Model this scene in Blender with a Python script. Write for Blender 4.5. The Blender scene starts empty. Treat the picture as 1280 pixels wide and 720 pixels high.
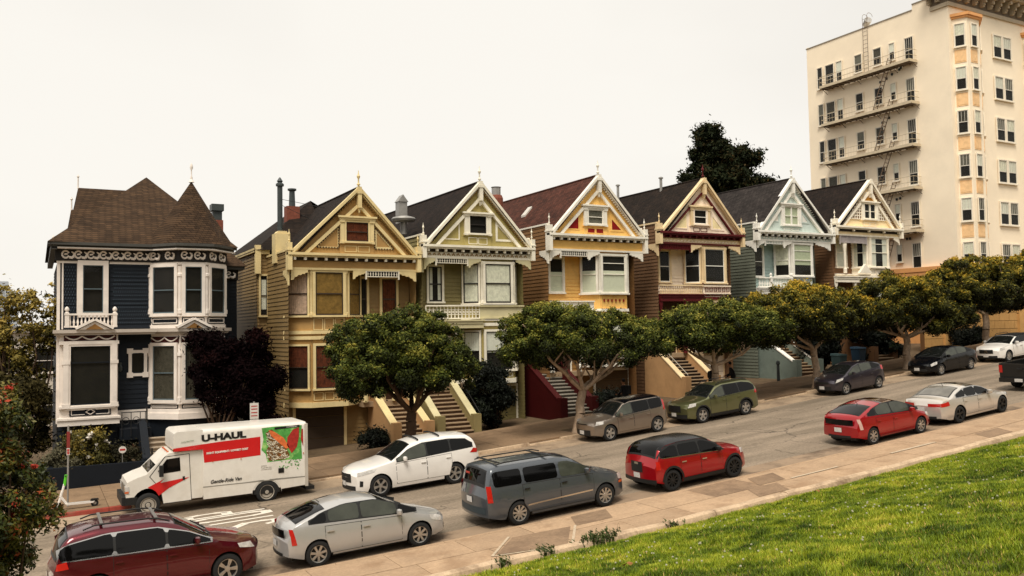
import bpy, math, random
import numpy as np
from mathutils import Vector as V, Matrix
random.seed(7); rng = np.random.default_rng(7)
C = bpy.context.scene.collection
SC = bpy.context.scene
# ------------------------------------------------------------ camera, world, sun, exposure
def cam_axes(yaw, pitch, roll):
    cy, sy = math.cos(yaw), math.sin(yaw)
    f = V((sy*math.cos(pitch), cy*math.cos(pitch), math.sin(pitch)))
    r = V((cy, -sy, 0)); u = r.cross(f)
    r2 = r*math.cos(roll) + u*math.sin(roll)
    return r2, r2.cross(f), f
cr, cu, cf = cam_axes(.507828, .0478119, -.0168697)
cd = bpy.data.cameras.new('camera'); cam = bpy.data.objects.new('camera', cd); C.objects.link(cam)
M = Matrix.Identity(4)
for i in range(3):
    M[i][0] = cr[i]; M[i][1] = cu[i]; M[i][2] = -cf[i]
cam.matrix_world = M
cd.sensor_width = 36; cd.lens = 1069.77/1280*36; cd.clip_end = 5000; cd.clip_start = .1
SC.camera = cam
SUN_EL, SUN_AZ = math.radians(60), math.radians(222)      # azimuth measured from +Y clockwise
w = bpy.data.worlds.new('World'); SC.world = w; w.use_nodes = True
nt = w.node_tree; nt.nodes.clear()
def N(t, kind, **kw):
    n = t.nodes.new(kind)
    for k, v in kw.items(): setattr(n, k, v)
    return n
out = N(nt, 'ShaderNodeOutputWorld'); bg = N(nt, 'ShaderNodeBackground')
sky = N(nt, 'ShaderNodeTexSky', sky_type='NISHITA', sun_disc=False, sun_elevation=SUN_EL, sun_rotation=SUN_AZ)
sb = N(nt, 'ShaderNodeVectorMath', operation='SCALE'); sb.inputs['Scale'].default_value = .05
nt.links.new(sky.outputs[0], sb.inputs[0])
tc = N(nt, 'ShaderNodeTexCoord'); mp = N(nt, 'ShaderNodeMapping'); mp.inputs['Scale'].default_value = (1, 1, 2.2)
nz = N(nt, 'ShaderNodeTexNoise'); nz.inputs['Scale'].default_value = 1.5; nz.inputs['Detail'].default_value = 4; nz.inputs['Roughness'].default_value = .45
nt.links.new(tc.outputs['Generated'], mp.inputs[0]); nt.links.new(mp.outputs[0], nz.inputs['Vector'])
rp = N(nt, 'ShaderNodeValToRGB'); rp.color_ramp.elements[0].position = .38; rp.color_ramp.elements[1].position = .6
rp.color_ramp.elements[0].color = (.80, .765, .705, 1); rp.color_ramp.elements[1].color = (.875, .84, .775, 1)
nt.links.new(nz.outputs[0], rp.inputs[0])
mx = N(nt, 'ShaderNodeMix', data_type='RGBA'); mx.inputs[0].default_value = .93     # overcast cloud over a thin blue
nt.links.new(sb.outputs[0], mx.inputs[6]); nt.links.new(rp.outputs[0], mx.inputs[7])
nt.links.new(mx.outputs[2], bg.inputs[0]); bg.inputs[1].default_value = 1.0
nt.links.new(bg.outputs[0], out.inputs[0])
sl = bpy.data.lights.new('sun', 'SUN'); sl.energy = 3.0; sl.angle = math.radians(24); sl.color = (1, .93, .82)
so = bpy.data.objects.new('sun', sl); C.objects.link(so)
sd = V((math.sin(SUN_AZ)*math.cos(SUN_EL), math.cos(SUN_AZ)*math.cos(SUN_EL), math.sin(SUN_EL)))
so.rotation_euler = (-sd).to_track_quat('-Z', 'Y').to_euler()
SC.view_settings.view_transform = 'Standard'; SC.view_settings.look = 'None'
SC.view_settings.exposure = 0.24; SC.view_settings.gamma = 1
SC.render.engine = 'CYCLES'
# ------------------------------------------------------------ terrain profile
KN = [(-4000, -14), (-200, -14), (-60, -9), (-20, -6.6), (-10, -6.25), (0, -5.98), (5, -5.83), (10, -5.6), (15, -5.3), (20, -4.95), (30, -4.17), (40, -3.3), (50, -2.45), (60, -1.6), (100, 1.8), (200, 6), (4000, 6)]
KX = [k[0] for k in KN]; KZ = [k[1] for k in KN]
def zr(x): return float((np.interp(x-1.5, KX, KZ)+np.interp(x, KX, KZ)+np.interp(x+1.5, KX, KZ))/3)
YN, YF, YB, YP = 20.65, 32.1, 37.0, 17.95      # near kerb, far kerb, back of far walk, park edge
KERB = .14
# ------------------------------------------------------------ materials
def lin(h):
    h = h.lstrip('#'); c = [int(h[i:i+2], 16)/255 for i in (0, 2, 4)]
    return tuple(x/12.92 if x <= .04045 else ((x+.055)/1.055)**2.4 for x in c)
MATS = {}
def mat(name, col, rough=.65, var=.12, scale=3.0, bump=0.0, bscale=30., metal=0., coat=0., spec=.4, objrand=0., stain=None, stain_scale=.8, stain_amt=.5, grain=0.):
    if name in MATS: return MATS[name]
    if isinstance(col, str): col = lin(col)
    m = bpy.data.materials.new(name); m.use_nodes = True; t = m.node_tree
    b = t.nodes['Principled BSDF']
    b.inputs['Roughness'].default_value = rough; b.inputs['Metallic'].default_value = metal
    b.inputs['Specular IOR Level'].default_value = spec
    if coat: b.inputs['Coat Weight'].default_value = coat; b.inputs['Coat Roughness'].default_value = .04
    c = N(t, 'ShaderNodeTexCoord'); src = c.outputs['Object']
    n = N(t, 'ShaderNodeTexNoise'); n.inputs['Scale'].default_value = scale; n.inputs['Detail'].default_value = 5; n.inputs['Roughness'].default_value = .6
    t.links.new(src, n.inputs['Vector'])
    mr = N(t, 'ShaderNodeMapRange'); mr.inputs[1].default_value = .25; mr.inputs[2].default_value = .75; mr.inputs[3].default_value = 1-var; mr.inputs[4].default_value = 1+var
    t.links.new(n.outputs[0], mr.inputs[0])
    fac = mr.outputs[0]
    if grain:
        ng = N(t, 'ShaderNodeTexNoise'); ng.inputs['Scale'].default_value = 11; ng.inputs['Detail'].default_value = 6; ng.inputs['Roughness'].default_value = .8; t.links.new(src, ng.inputs['Vector'])
        mg = N(t, 'ShaderNodeMapRange'); mg.inputs[1].default_value = .3; mg.inputs[2].default_value = .7; mg.inputs[3].default_value = 1-grain; mg.inputs[4].default_value = 1+grain; t.links.new(ng.outputs[0], mg.inputs[0])
        mq = N(t, 'ShaderNodeMath', operation='MULTIPLY'); t.links.new(fac, mq.inputs[0]); t.links.new(mg.outputs[0], mq.inputs[1]); fac = mq.outputs[0]
    if objrand:
        oi = N(t, 'ShaderNodeObjectInfo'); m2 = N(t, 'ShaderNodeMapRange'); m2.inputs[3].default_value = 1-objrand; m2.inputs[4].default_value = 1+objrand
        t.links.new(oi.outputs['Random'], m2.inputs[0]); mm = N(t, 'ShaderNodeMath', operation='MULTIPLY')
        t.links.new(fac, mm.inputs[0]); t.links.new(m2.outputs[0], mm.inputs[1]); fac = mm.outputs[0]
    sc = N(t, 'ShaderNodeVectorMath', operation='SCALE'); sc.inputs[0].default_value = col
    t.links.new(fac, sc.inputs['Scale']); colout = sc.outputs[0]
    if stain:
        if isinstance(stain, str): stain = lin(stain)
        n2 = N(t, 'ShaderNodeTexNoise'); n2.inputs['Scale'].default_value = stain_scale; n2.inputs['Detail'].default_value = 7; n2.inputs['Roughness'].default_value = .65
        t.links.new(src, n2.inputs['Vector'])
        m3 = N(t, 'ShaderNodeMapRange'); m3.inputs[1].default_value = .5; m3.inputs[2].default_value = .66; m3.inputs[4].default_value = stain_amt
        t.links.new(n2.outputs[0], m3.inputs[0])
        mi = N(t, 'ShaderNodeMix', data_type='RGBA'); t.links.new(m3.outputs[0], mi.inputs[0]); t.links.new(colout, mi.inputs[6]); mi.inputs[7].default_value = (*stain, 1)
        colout = mi.outputs[2]
    t.links.new(colout, b.inputs['Base Color'])
    if bump:
        n3 = N(t, 'ShaderNodeTexNoise'); n3.inputs['Scale'].default_value = bscale; n3.inputs['Detail'].default_value = 4
        t.links.new(src, n3.inputs['Vector']); bp = N(t, 'ShaderNodeBump'); bp.inputs['Strength'].default_value = bump; bp.inputs['Distance'].default_value = .02
        t.links.new(n3.outputs[0], bp.inputs['Height']); t.links.new(bp.outputs[0], b.inputs['Normal'])
    MATS[name] = m; return m
def paint(name, col, **k):
    k.setdefault('spec', .2)
    k.setdefault('rough', .6); k.setdefault('var', .1); k.setdefault('scale', 1.6); k.setdefault('bump', .15); c_ = lin(col) if isinstance(col, str) else col; k.setdefault('stain', tuple(x*.55 for x in c_)); k.setdefault('stain_scale', 1.3); k.setdefault('stain_amt', .28)
    return mat(name, col, **k)
def carpaint(name, col, metal=0.0, rough=.35, coat=1.0):
    return mat(name, col, rough=rough, var=.05, scale=2, metal=metal, coat=coat, spec=.35)
def shingles(name, c1, c2, bw=.3, rh=.14):
    m = bpy.data.materials.new(name); m.use_nodes = True; t = m.node_tree; b = t.nodes['Principled BSDF']; b.inputs['Roughness'].default_value = .9; b.inputs['Specular IOR Level'].default_value = .15
    c = N(t, 'ShaderNodeTexCoord'); s = N(t, 'ShaderNodeSeparateXYZ'); t.links.new(c.outputs['Object'], s.inputs[0])
    a = N(t, 'ShaderNodeMath', operation='ADD'); t.links.new(s.outputs[0], a.inputs[0]); t.links.new(s.outputs[1], a.inputs[1])
    cb = N(t, 'ShaderNodeCombineXYZ'); t.links.new(a.outputs[0], cb.inputs[0])
    z = N(t, 'ShaderNodeMath', operation='MULTIPLY'); z.inputs[1].default_value = 1.35; t.links.new(s.outputs[2], z.inputs[0]); t.links.new(z.outputs[0], cb.inputs[1])
    br = N(t, 'ShaderNodeTexBrick'); br.inputs['Scale'].default_value = 1; br.inputs['Brick Width'].default_value = bw; br.inputs['Row Height'].default_value = rh; br.inputs['Mortar Size'].default_value = .012; br.inputs['Mortar Smooth'].default_value = .3
    br.inputs['Color1'].default_value = (*lin(c1), 1); br.inputs['Color2'].default_value = (*lin(c2), 1); br.inputs['Mortar'].default_value = (*[x*.35 for x in lin(c2)], 1)
    t.links.new(cb.outputs[0], br.inputs[0])
    n = N(t, 'ShaderNodeTexNoise'); n.inputs['Scale'].default_value = .9; n.inputs['Detail'].default_value = 8; n.inputs['Roughness'].default_value = .7; t.links.new(c.outputs['Object'], n.inputs['Vector'])
    mr = N(t, 'ShaderNodeMapRange'); mr.inputs[1].default_value = .3; mr.inputs[2].default_value = .7; mr.inputs[3].default_value = .7; mr.inputs[4].default_value = 1.3; t.links.new(n.outputs[0], mr.inputs[0])
    sc = N(t, 'ShaderNodeVectorMath', operation='SCALE'); t.links.new(br.outputs[0], sc.inputs[0]); t.links.new(mr.outputs[0], sc.inputs['Scale']); t.links.new(sc.outputs[0], b.inputs['Base Color'])
    bp = N(t, 'ShaderNodeBump'); bp.inputs['Strength'].default_value = .7; bp.inputs['Distance'].default_value = .03; bp.invert = True
    t.links.new(br.outputs['Fac'], bp.inputs['Height']); t.links.new(bp.outputs[0], b.inputs['Normal'])
    return m
def glassmat(name, tint=(.9, .93, .9), refl=.12, top=.8):
    m = bpy.data.materials.new(name); m.use_nodes = True; t = m.node_tree; t.nodes.clear()
    o = N(t, 'ShaderNodeOutputMaterial'); tr = N(t, 'ShaderNodeBsdfTransparent'); tr.inputs[0].default_value = (*tint, 1)
    g = N(t, 'ShaderNodeBsdfGlossy'); g.inputs['Roughness'].default_value = .03; mi = N(t, 'ShaderNodeMixShader')
    lw = N(t, 'ShaderNodeLayerWeight'); lw.inputs[0].default_value = .25; mr = N(t, 'ShaderNodeMapRange'); mr.inputs[3].default_value = refl; mr.inputs[4].default_value = top
    t.links.new(lw.outputs['Fresnel'], mr.inputs[0]); t.links.new(mr.outputs[0], mi.inputs[0]); t.links.new(tr.outputs[0], mi.inputs[1]); t.links.new(g.outputs[0], mi.inputs[2]); t.links.new(mi.outputs[0], o.inputs[0])
    return m
GLASS = glassmat('window_glass', refl=.006, top=.22)
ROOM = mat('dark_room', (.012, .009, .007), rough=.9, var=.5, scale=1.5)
CARGLASS = mat('car_glass', (.008, .009, .008), rough=.04, var=.3, scale=1.5, spec=.3)
TINTGLASS = mat('tinted_car_glass', (.003, .003, .003), rough=.05, var=0, spec=.22)
LITEGLASS = mat('clear_car_glass', (.05, .055, .042), rough=.05, var=.5, scale=1.2, spec=.4)
RUBBER = mat('tyre_rubber', (.012, .012, .012), rough=.85, var=.15)
BLACKPL = mat('black_plastic', (.012, .012, .012), rough=.5, var=.1)
CHROME = mat('chrome', (.6, .58, .55), rough=.18, metal=1, var=.05)
ALLOY = mat('alloy_rim', (.5, .48, .45), rough=.3, metal=.8, var=.05)
DARKALLOY = mat('dark_alloy', (.03, .03, .03), rough=.35, metal=.5)
REDLENS = mat('red_lens', (.45, .012, .008), rough=.12, var=.15, scale=12, coat=.6)
HEADLENS = mat('headlight_lens', (.55, .53, .5), rough=.08, var=.35, scale=9, coat=1)
ORANGELENS = mat('amber_lens', (.6, .13, .03), rough=.15, coat=.6)
PLATE = mat('plate_white', (.6, .58, .55), rough=.5, var=.25, scale=25)
IRON = mat('black_iron', (.015, .014, .013), rough=.6)
CONCRETE = mat('walk_concrete', '#a58a6e', grain=.2, rough=.9, var=.15, scale=1.3, bump=.35, bscale=45, objrand=.1, stain='#84674b', stain_scale=1.0, stain_amt=.55)
PATCH = mat('dark_patch_concrete', '#866e56', grain=.25, rough=.9, var=.16, scale=2.5, bump=.35, bscale=45, objrand=.06, stain='#5d4838', stain_amt=.5)
FARCONC = mat('far_walk_concrete', '#80684f', grain=.2, rough=.9, var=.14, scale=1.1, bump=.3, bscale=45, objrand=.12, stain='#5e4a36', stain_scale=.7, stain_amt=.6)
KERBC = mat('kerb_concrete', '#bba285', grain=.25, rough=.9, var=.16, scale=2.0, bump=.4, bscale=30, stain='#6d5540', stain_scale=1.4, stain_amt=.7)
REDKERB = mat('red_kerb_paint', '#8e3a2c', rough=.8, var=.25, scale=4, stain='#77604c', stain_scale=3)
GROUT = mat('pale_grout', '#b8a68e', rough=.9, var=.3, scale=5, stain='#8d745a', stain_scale=5, stain_amt=.8)
WHITEMARK = mat('road_white', '#d8d0c2', rough=.8, var=.2, scale=4, stain='#84786a', stain_scale=4, stain_amt=.6)
# ------------------------------------------------------------ mesh builder
ROOT = {}
SPLIT = {'bay_moulding', 'bay_column', 'porch_column', 'pilaster', 'bay_pilaster', 'gutter', 'corner_board', 'rosette_blocks', 'side_window_pair', 'cornice_strip', 'bay_crown', 'cornice', 'cornice_frieze', 'planter_wall_', 'wing_cornice', 'cab_side', 'wheel_well', 'red_blocks', 'wing_wall', 'stair_coping', 'wipers', 'rake_board', 'mid_cornice', 'main_cornice', 'parapet_coping', 'base_ledge', 'window_box_trim', 'garland_field', 'platform_edge'}
STUFF = {'dentils', 'bracket_row', 'bead_row', 'balusters', 'carved_frieze', 'wing_scales', 'shingle_pattern', 'lattice', 'green_leaves_print', 'scalloped_valance', 'platform_rail', 'fire_escape_ladder', 'roof_ladder'}
class MB:
    def __init__(s, org=(0, 0, 0), u=(1, 0, 0), n=(0, -1, 0)):
        s.v = []; s.f = []; s.m = []; s.o = V(org); s.u = V(u).normalized(); s.n = V(n).normalized()
    def P(s, a, b, c): return s.o+s.u*a+s.n*b+V((0, 0, c))
    def face(s, pts, mi=0):
        k = len(s.v); s.v += [tuple(p) for p in pts]; s.f.append(tuple(range(k, k+len(pts)))); s.m.append(mi)
    def hexa(s, p, mi=0):
        k = len(s.v); s.v += [tuple(q) for q in p]
        for q in ((0, 1, 2, 3), (7, 6, 5, 4), (0, 4, 5, 1), (1, 5, 6, 2), (2, 6, 7, 3), (3, 7, 4, 0)): s.f.append(tuple(k+i for i in q)); s.m.append(mi)
    def box(s, a0, a1, b0, b1, c0, c1, mi=0):
        s.hexa([s.P(a0, b0, c0), s.P(a1, b0, c0), s.P(a1, b1, c0), s.P(a0, b1, c0), s.P(a0, b0, c1), s.P(a1, b0, c1), s.P(a1, b1, c1), s.P(a0, b1, c1)], mi)
    def prism(s, pts, b0, b1, mi=0):
        n = len(pts); k = len(s.v)
        s.v += [tuple(s.P(a, b0, c)) for a, c in pts]+[tuple(s.P(a, b1, c)) for a, c in pts]
        s.f.append(tuple(range(k, k+n))); s.f.append(tuple(range(k+2*n-1, k+n-1, -1))); s.m += [mi, mi]
        for i in range(n):
            j = (i+1) % n; s.f.append((k+i, k+j, k+n+j, k+n+i)); s.m.append(mi)
    def plan(s, pts, c0, c1, mi=0):           # polygon in (a,b) extruded up
        n = len(pts); k = len(s.v)
        s.v += [tuple(s.P(a, b, c0)) for a, b in pts]+[tuple(s.P(a, b, c1)) for a, b in pts]
        s.f.append(tuple(range(k, k+n))); s.f.append(tuple(range(k+2*n-1, k+n-1, -1))); s.m += [mi, mi]
        for i in range(n):
            j = (i+1) % n; s.f.append((k+i, k+j, k+n+j, k+n+i)); s.m.append(mi)
    def band(s, p, q, wd, b0, b1, mi=0):      # bar from p to q (a,c), width wd measured below the line
        dx, dz = q[0]-p[0], q[1]-p[1]; l = math.hypot(dx, dz); nx, nz_ = dz/l, -dx/l
        if nz_ > 0: nx, nz_ = -nx, -nz_
        s.prism([p, q, (q[0]+nx*wd, q[1]+nz_*wd), (p[0]+nx*wd, p[1]+nz_*wd)], b0, b1, mi)
    def tube(s, p, q, r, r2=None, n=7, mi=0, world=False):
        if not world: p, q = s.P(*p), s.P(*q)
        p, q = V(p), V(q); r2 = r if r2 is None else r2; d = (q-p)
        if d.length < 1e-6: return
        d.normalize(); x = d.cross(V((0, 0, 1)) if abs(d.z) < .9 else V((1, 0, 0))).normalized(); y = d.cross(x); k = len(s.v)
        for c, rr in ((p, r), (q, r2)):
            for i in range(n):
                a = 2*math.pi*i/n; s.v.append(tuple(c+x*rr*math.cos(a)+y*rr*math.sin(a)))
        for i in range(n):
            j = (i+1) % n; s.f.append((k+i, k+j, k+n+j, k+n+i)); s.m.append(mi)
        s.f.append(tuple(range(k, k+n))[::-1]); s.f.append(tuple(range(k+n, k+2*n))); s.m += [mi, mi]
    def path(s, pts, rad, n=7, mi=0, world=True):
        for i in range(len(pts)-1): s.tube(pts[i], pts[i+1], rad[i], rad[i+1], n, mi, world)
    def lathe(s, base, prof, n=10, mi=0):
        o = s.P(*base); k = len(s.v)
        for r, z in prof:
            for i in range(n):
                a = 2*math.pi*i/n; s.v.append((o.x+r*math.cos(a), o.y+r*math.sin(a), o.z+z))
        for j in range(len(prof)-1):
            for i in range(n):
                i2 = (i+1) % n; s.f.append((k+j*n+i, k+j*n+i2, k+(j+1)*n+i2, k+(j+1)*n+i)); s.m.append(mi)
        s.f.append(tuple(range(k, k+n))[::-1]); s.f.append(tuple(range(k+(len(prof)-1)*n, k+len(prof)*n))); s.m += [mi, mi]
    def laps(s, a0, a1, c0, c1, ex=.2, lip=.028, b=0., mi=0, slope=0):
        c = c0
        while c < c1-1e-3:
            d = min(c+ex, c1)
            s.face([s.P(a0, b+lip, c), s.P(a1, b+lip, c), s.P(a1, b+.002, d), s.P(a0, b+.002, d)], mi)
            s.face([s.P(a0, b, c), s.P(a1, b, c), s.P(a1, b+lip, c), s.P(a0, b+lip, c)], mi); c = d
    def grid(s, fn, nu, nv, mi=0):
        k = len(s.v)
        for j in range(nv+1):
            for i in range(nu+1): s.v.append(tuple(fn(i/nu, j/nv)))
        for j in range(nv):
            for i in range(nu):
                q = k+j*(nu+1)+i; s.f.append((q, q+1, q+nu+2, q+nu+1)); s.m.append(mi)
    def build(s, name, mats, parent=None, label=None, smooth=False, local=False, kind=None):
        if name in SPLIT:
            comps = s.components()
            if len(comps) > 1:
                first = None
                for c in comps:
                    o = c._build(name, mats, parent, label, smooth, local, kind); first = first or o
                return first
        if name in STUFF: kind = 'stuff'
        return s._build(name, mats, parent, label, smooth, local, kind)
    def components(s):
        par = list(range(len(s.v)))
        def find(a):
            while par[a] != a: par[a] = par[par[a]]; a = par[a]
            return a
        for f in s.f:
            r0 = find(f[0])
            for i in f[1:]: par[find(i)] = r0
        g = {}
        for f, m_ in zip(s.f, s.m): g.setdefault(find(f[0]), []).append((f, m_))
        out_ = []
        for fs in g.values():
            c = MB(); mp_ = {}
            for f, m_ in fs:
                nf = []
                for i in f:
                    if i not in mp_: mp_[i] = len(c.v); c.v.append(s.v[i])
                    nf.append(mp_[i])
                c.f.append(tuple(nf)); c.m.append(m_)
            out_.append(c)
        return out_
    def _build(s, name, mats, parent, label, smooth, local, kind):
        me = bpy.data.meshes.new(name); off = V((0, 0, 0))
        if parent is not None and not local: off = V(ROOT.get(parent.name, (0, 0, 0)))
        me.from_pydata([(x-off.x, y-off.y, z-off.z) for x, y, z in s.v], [], s.f)
        if not isinstance(mats, (list, tuple)): mats = [mats]
        for m in mats: me.materials.append(m)
        if len(mats) > 1: me.polygons.foreach_set('material_index', s.m)
        if smooth:
            me.polygons.foreach_set('use_smooth', [True]*len(me.polygons))
            if smooth is not True: me.set_sharp_from_angle(angle=math.radians(smooth))
        ob = bpy.data.objects.new(name, me); C.objects.link(ob)
        if parent is not None: ob.parent = parent; ROOT[ob.name] = tuple(off)
        if label: ob['label'] = label
        if kind: ob['kind'] = kind
        return ob
def thing(name, label, cat, loc=(0, 0, 0), group=None, rot=None):
    o = bpy.data.objects.new(name, None); C.objects.link(o); o.location = loc
    if rot: o.rotation_euler = rot
    o.empty_display_size = .3; o['label'] = label; o['category'] = cat; ROOT[o.name] = tuple(loc)
    if group: o['group'] = group
    return o
def tag(o, label, cat, group=None):
    o['label'] = label; o['category'] = cat
    if group: o['group'] = group
    return o
def struct(mb, name, m, parent=None, **k):
    o = mb.build(name, m, parent, **k); o['kind'] = 'structure'; return o
def inst(src, parent=None, loc=None):
    o = src.copy(); C.objects.link(o); o.parent = parent
    if loc is not None: o.location = loc
    return o
# ------------------------------------------------------------ asphalt, grass, terrain materials
def asphalt():
    m = bpy.data.materials.new('street_asphalt'); m.use_nodes = True; t = m.node_tree; b = t.nodes['Principled BSDF']; b.inputs['Roughness'].default_value = .85; b.inputs['Specular IOR Level'].default_value = .25
    c = N(t, 'ShaderNodeTexCoord'); mp = N(t, 'ShaderNodeMapping'); mp.inputs['Scale'].default_value = (.12, .9, 1); t.links.new(c.outputs['Object'], mp.inputs[0])
    n = N(t, 'ShaderNodeTexNoise'); n.inputs['Scale'].default_value = 1.2; n.inputs['Detail'].default_value = 6; t.links.new(mp.outputs[0], n.inputs['Vector'])
    r = N(t, 'ShaderNodeValToRGB'); r.color_ramp.elements[0].position = .3; r.color_ramp.elements[1].position = .7
    r.color_ramp.elements[0].color = (*lin('#6d6152'), 1); r.color_ramp.elements[1].color = (*lin('#948472'), 1); t.links.new(n.outputs[0], r.inputs[0])
    g = N(t, 'ShaderNodeTexNoise'); g.inputs['Scale'].default_value = 12; g.inputs['Detail'].default_value = 5; g.inputs['Roughness'].default_value = .75; t.links.new(c.outputs['Object'], g.inputs['Vector'])
    mr = N(t, 'ShaderNodeMapRange'); mr.inputs[1].default_value = .3; mr.inputs[2].default_value = .7; mr.inputs[3].default_value = .68; mr.inputs[4].default_value = 1.28; t.links.new(g.outputs[0], mr.inputs[0])
    s = N(t, 'ShaderNodeVectorMath', operation='SCALE'); t.links.new(r.outputs[0], s.inputs[0]); t.links.new(mr.outputs[0], s.inputs['Scale'])
    wn = N(t, 'ShaderNodeTexNoise'); wn.inputs['Scale'].default_value = 1.1; wn.inputs['Detail'].default_value = 5; t.links.new(c.outputs['Object'], wn.inputs['Vector'])
    ad = N(t, 'ShaderNodeVectorMath', operation='MULTIPLY_ADD'); ad.inputs[1].default_value = (1.3, 1.3, 1.3); t.links.new(wn.outputs[1], ad.inputs[0]); t.links.new(c.outputs['Object'], ad.inputs[2])
    vo = N(t, 'ShaderNodeTexVoronoi', feature='DISTANCE_TO_EDGE'); vo.inputs['Scale'].default_value = .33; t.links.new(ad.outputs[0], vo.inputs['Vector'])
    lt = N(t, 'ShaderNodeMapRange'); lt.inputs[1].default_value = .0; lt.inputs[2].default_value = .012; lt.inputs[3].default_value = .55; lt.inputs[4].default_value = 0; t.links.new(vo.outputs[0], lt.inputs[0]); lt.inputs[2].default_value = .018; lt.inputs[3].default_value = .75
    ms = N(t, 'ShaderNodeTexNoise'); ms.inputs['Scale'].default_value = .35; t.links.new(c.outputs['Object'], ms.inputs['Vector'])
    mk = N(t, 'ShaderNodeMapRange'); mk.inputs[1].default_value = .47; mk.inputs[2].default_value = .56; t.links.new(ms.outputs[0], mk.inputs[0])
    mu = N(t, 'ShaderNodeMath', operation='MULTIPLY'); t.links.new(lt.outputs[0], mu.inputs[0]); t.links.new(mk.outputs[0], mu.inputs[1])
    mi = N(t, 'ShaderNodeMix', data_type='RGBA'); t.links.new(mu.outputs[0], mi.inputs[0]); t.links.new(s.outputs[0], mi.inputs[6]); mi.inputs[7].default_value = (.03, .025, .02, 1)
    t.links.new(mi.outputs[2], b.inputs['Base Color'])
    bp = N(t, 'ShaderNodeBump'); bp.inputs['Strength'].default_value = .35; bp.inputs['Distance'].default_value = .02; t.links.new(g.outputs[0], bp.inputs['Height']); t.links.new(bp.outputs[0], b.inputs['Normal'])
    return m
ASPH = asphalt()
GUTTER = mat('gutter_concrete', '#9d8870', grain=.2, rough=.9, var=.12, scale=1.2, bump=.3, bscale=40, stain='#6b5948', stain_scale=.9, stain_amt=.75)
SOIL = mat('soil', '#5a4934', rough=1, var=.3, scale=2, bump=.6, bscale=12)
TURF = mat('turf_soil', '#5c5228', rough=1, var=.35, scale=1.3, bump=.8, bscale=25, stain='#4a4a1c', stain_scale=.8, stain_amt=.7)
def xs_range(a, b, st):
    n = max(1, int(round((b-a)/st))); return [a+(b-a)*i/n for i in range(n+1)]
def sheet(y0, y1, x0, x1, dz, st=2.0, ny=1):
    m = MB(); X = xs_range(x0, x1, st)
    for i in range(len(X)-1):
        for j in range(ny):
            ya, yb = y0+(y1-y0)*j/ny, y0+(y1-y0)*(j+1)/ny
            m.face([(X[i], ya, zr(X[i])+dz), (X[i+1], ya, zr(X[i+1])+dz), (X[i+1], yb, zr(X[i+1])+dz), (X[i], yb, zr(X[i])+dz)])
    return m
# big ground sheet to the horizon
m = MB(); GX = [-4000, -1500, -400, -200, -120, -60]+xs_range(-56, 104, 4)+[120, 160, 200, 400, 1500, 4000]
for i in range(len(GX)-1):
    a, b = GX[i], GX[i+1]; m.face([(a, -4000, zr(a)-.06), (b, -4000, zr(b)-.06), (b, 4000, zr(b)-.06), (a, 4000, zr(a)-.06)])
ground = struct(m, 'ground', SOIL)
road = struct(sheet(YN-.02, YF+.02, -120, 140, 0.0), 'road', ASPH)
m = MB()
for (y0, y1) in ((YF, 300), (-200, YN)):
    m.face([(-17, y0, zr(-17)-.02), (-5, y0, zr(-5)-.02), (-5, y1, zr(-5)-.02), (-17, y1, zr(-17)-.02)])
struct(m, 'cross_street', ASPH)
struct(sheet(YF-1.55, YF, -4, 120, .004), 'far_gutter_strip', GUTTER)
struct(sheet(YN, YN+1.25, -60, 120, .004), 'near_gutter_strip', mat('near_gutter_concrete', '#8d7862', rough=.9, var=.15, scale=1.2, bump=.3, bscale=40, stain='#4a3c30', stain_scale=.8, stain_amt=.8))
# ------------------------------------------------------------ pavements: each flag a slab of its own
def slab(x0, x1, y0, y1, top, mt, parent, thick=.16, skew=0., name='slab', off=0.):
    m = MB(); z0, z1 = zr(x0)+top, zr(x1)+top
    k = skew
    m.hexa([(x0, y0, z0-thick), (x1, y0, z1-thick), (x1+k, y1, z1-thick), (x0+k, y1, z0-thick), (x0, y0, z0), (x1, y0, z1), (x1+k, y1, z1), (x0+k, y1, z0)])
    o = m.build(name, mt, parent); return o
near_walk = struct(sheet(YP-.1, YN-.15, -60, 100, .07), 'near_pavement', GUTTER)
far_walk = struct(sheet(YF+.12, YB, -3.6, 110, .07), 'far_pavement', GUTTER)
rows = [(YN-.17, 19.2), (19.19, YP)]
x = -8.0; k = 0
while x < 62:
    L = 1.95
    for r, (ya, yb) in enumerate(rows):
        xx = x+(.35 if r == 1 else 0)
        dark = rng.random() < .07 and x > 14
        slab(xx+.008, xx+L-.008, yb+.008, ya-.008, KERB+rng.uniform(-.004, .004), PATCH if dark else CONCRETE, near_walk)
    x += L; k += 1
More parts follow.
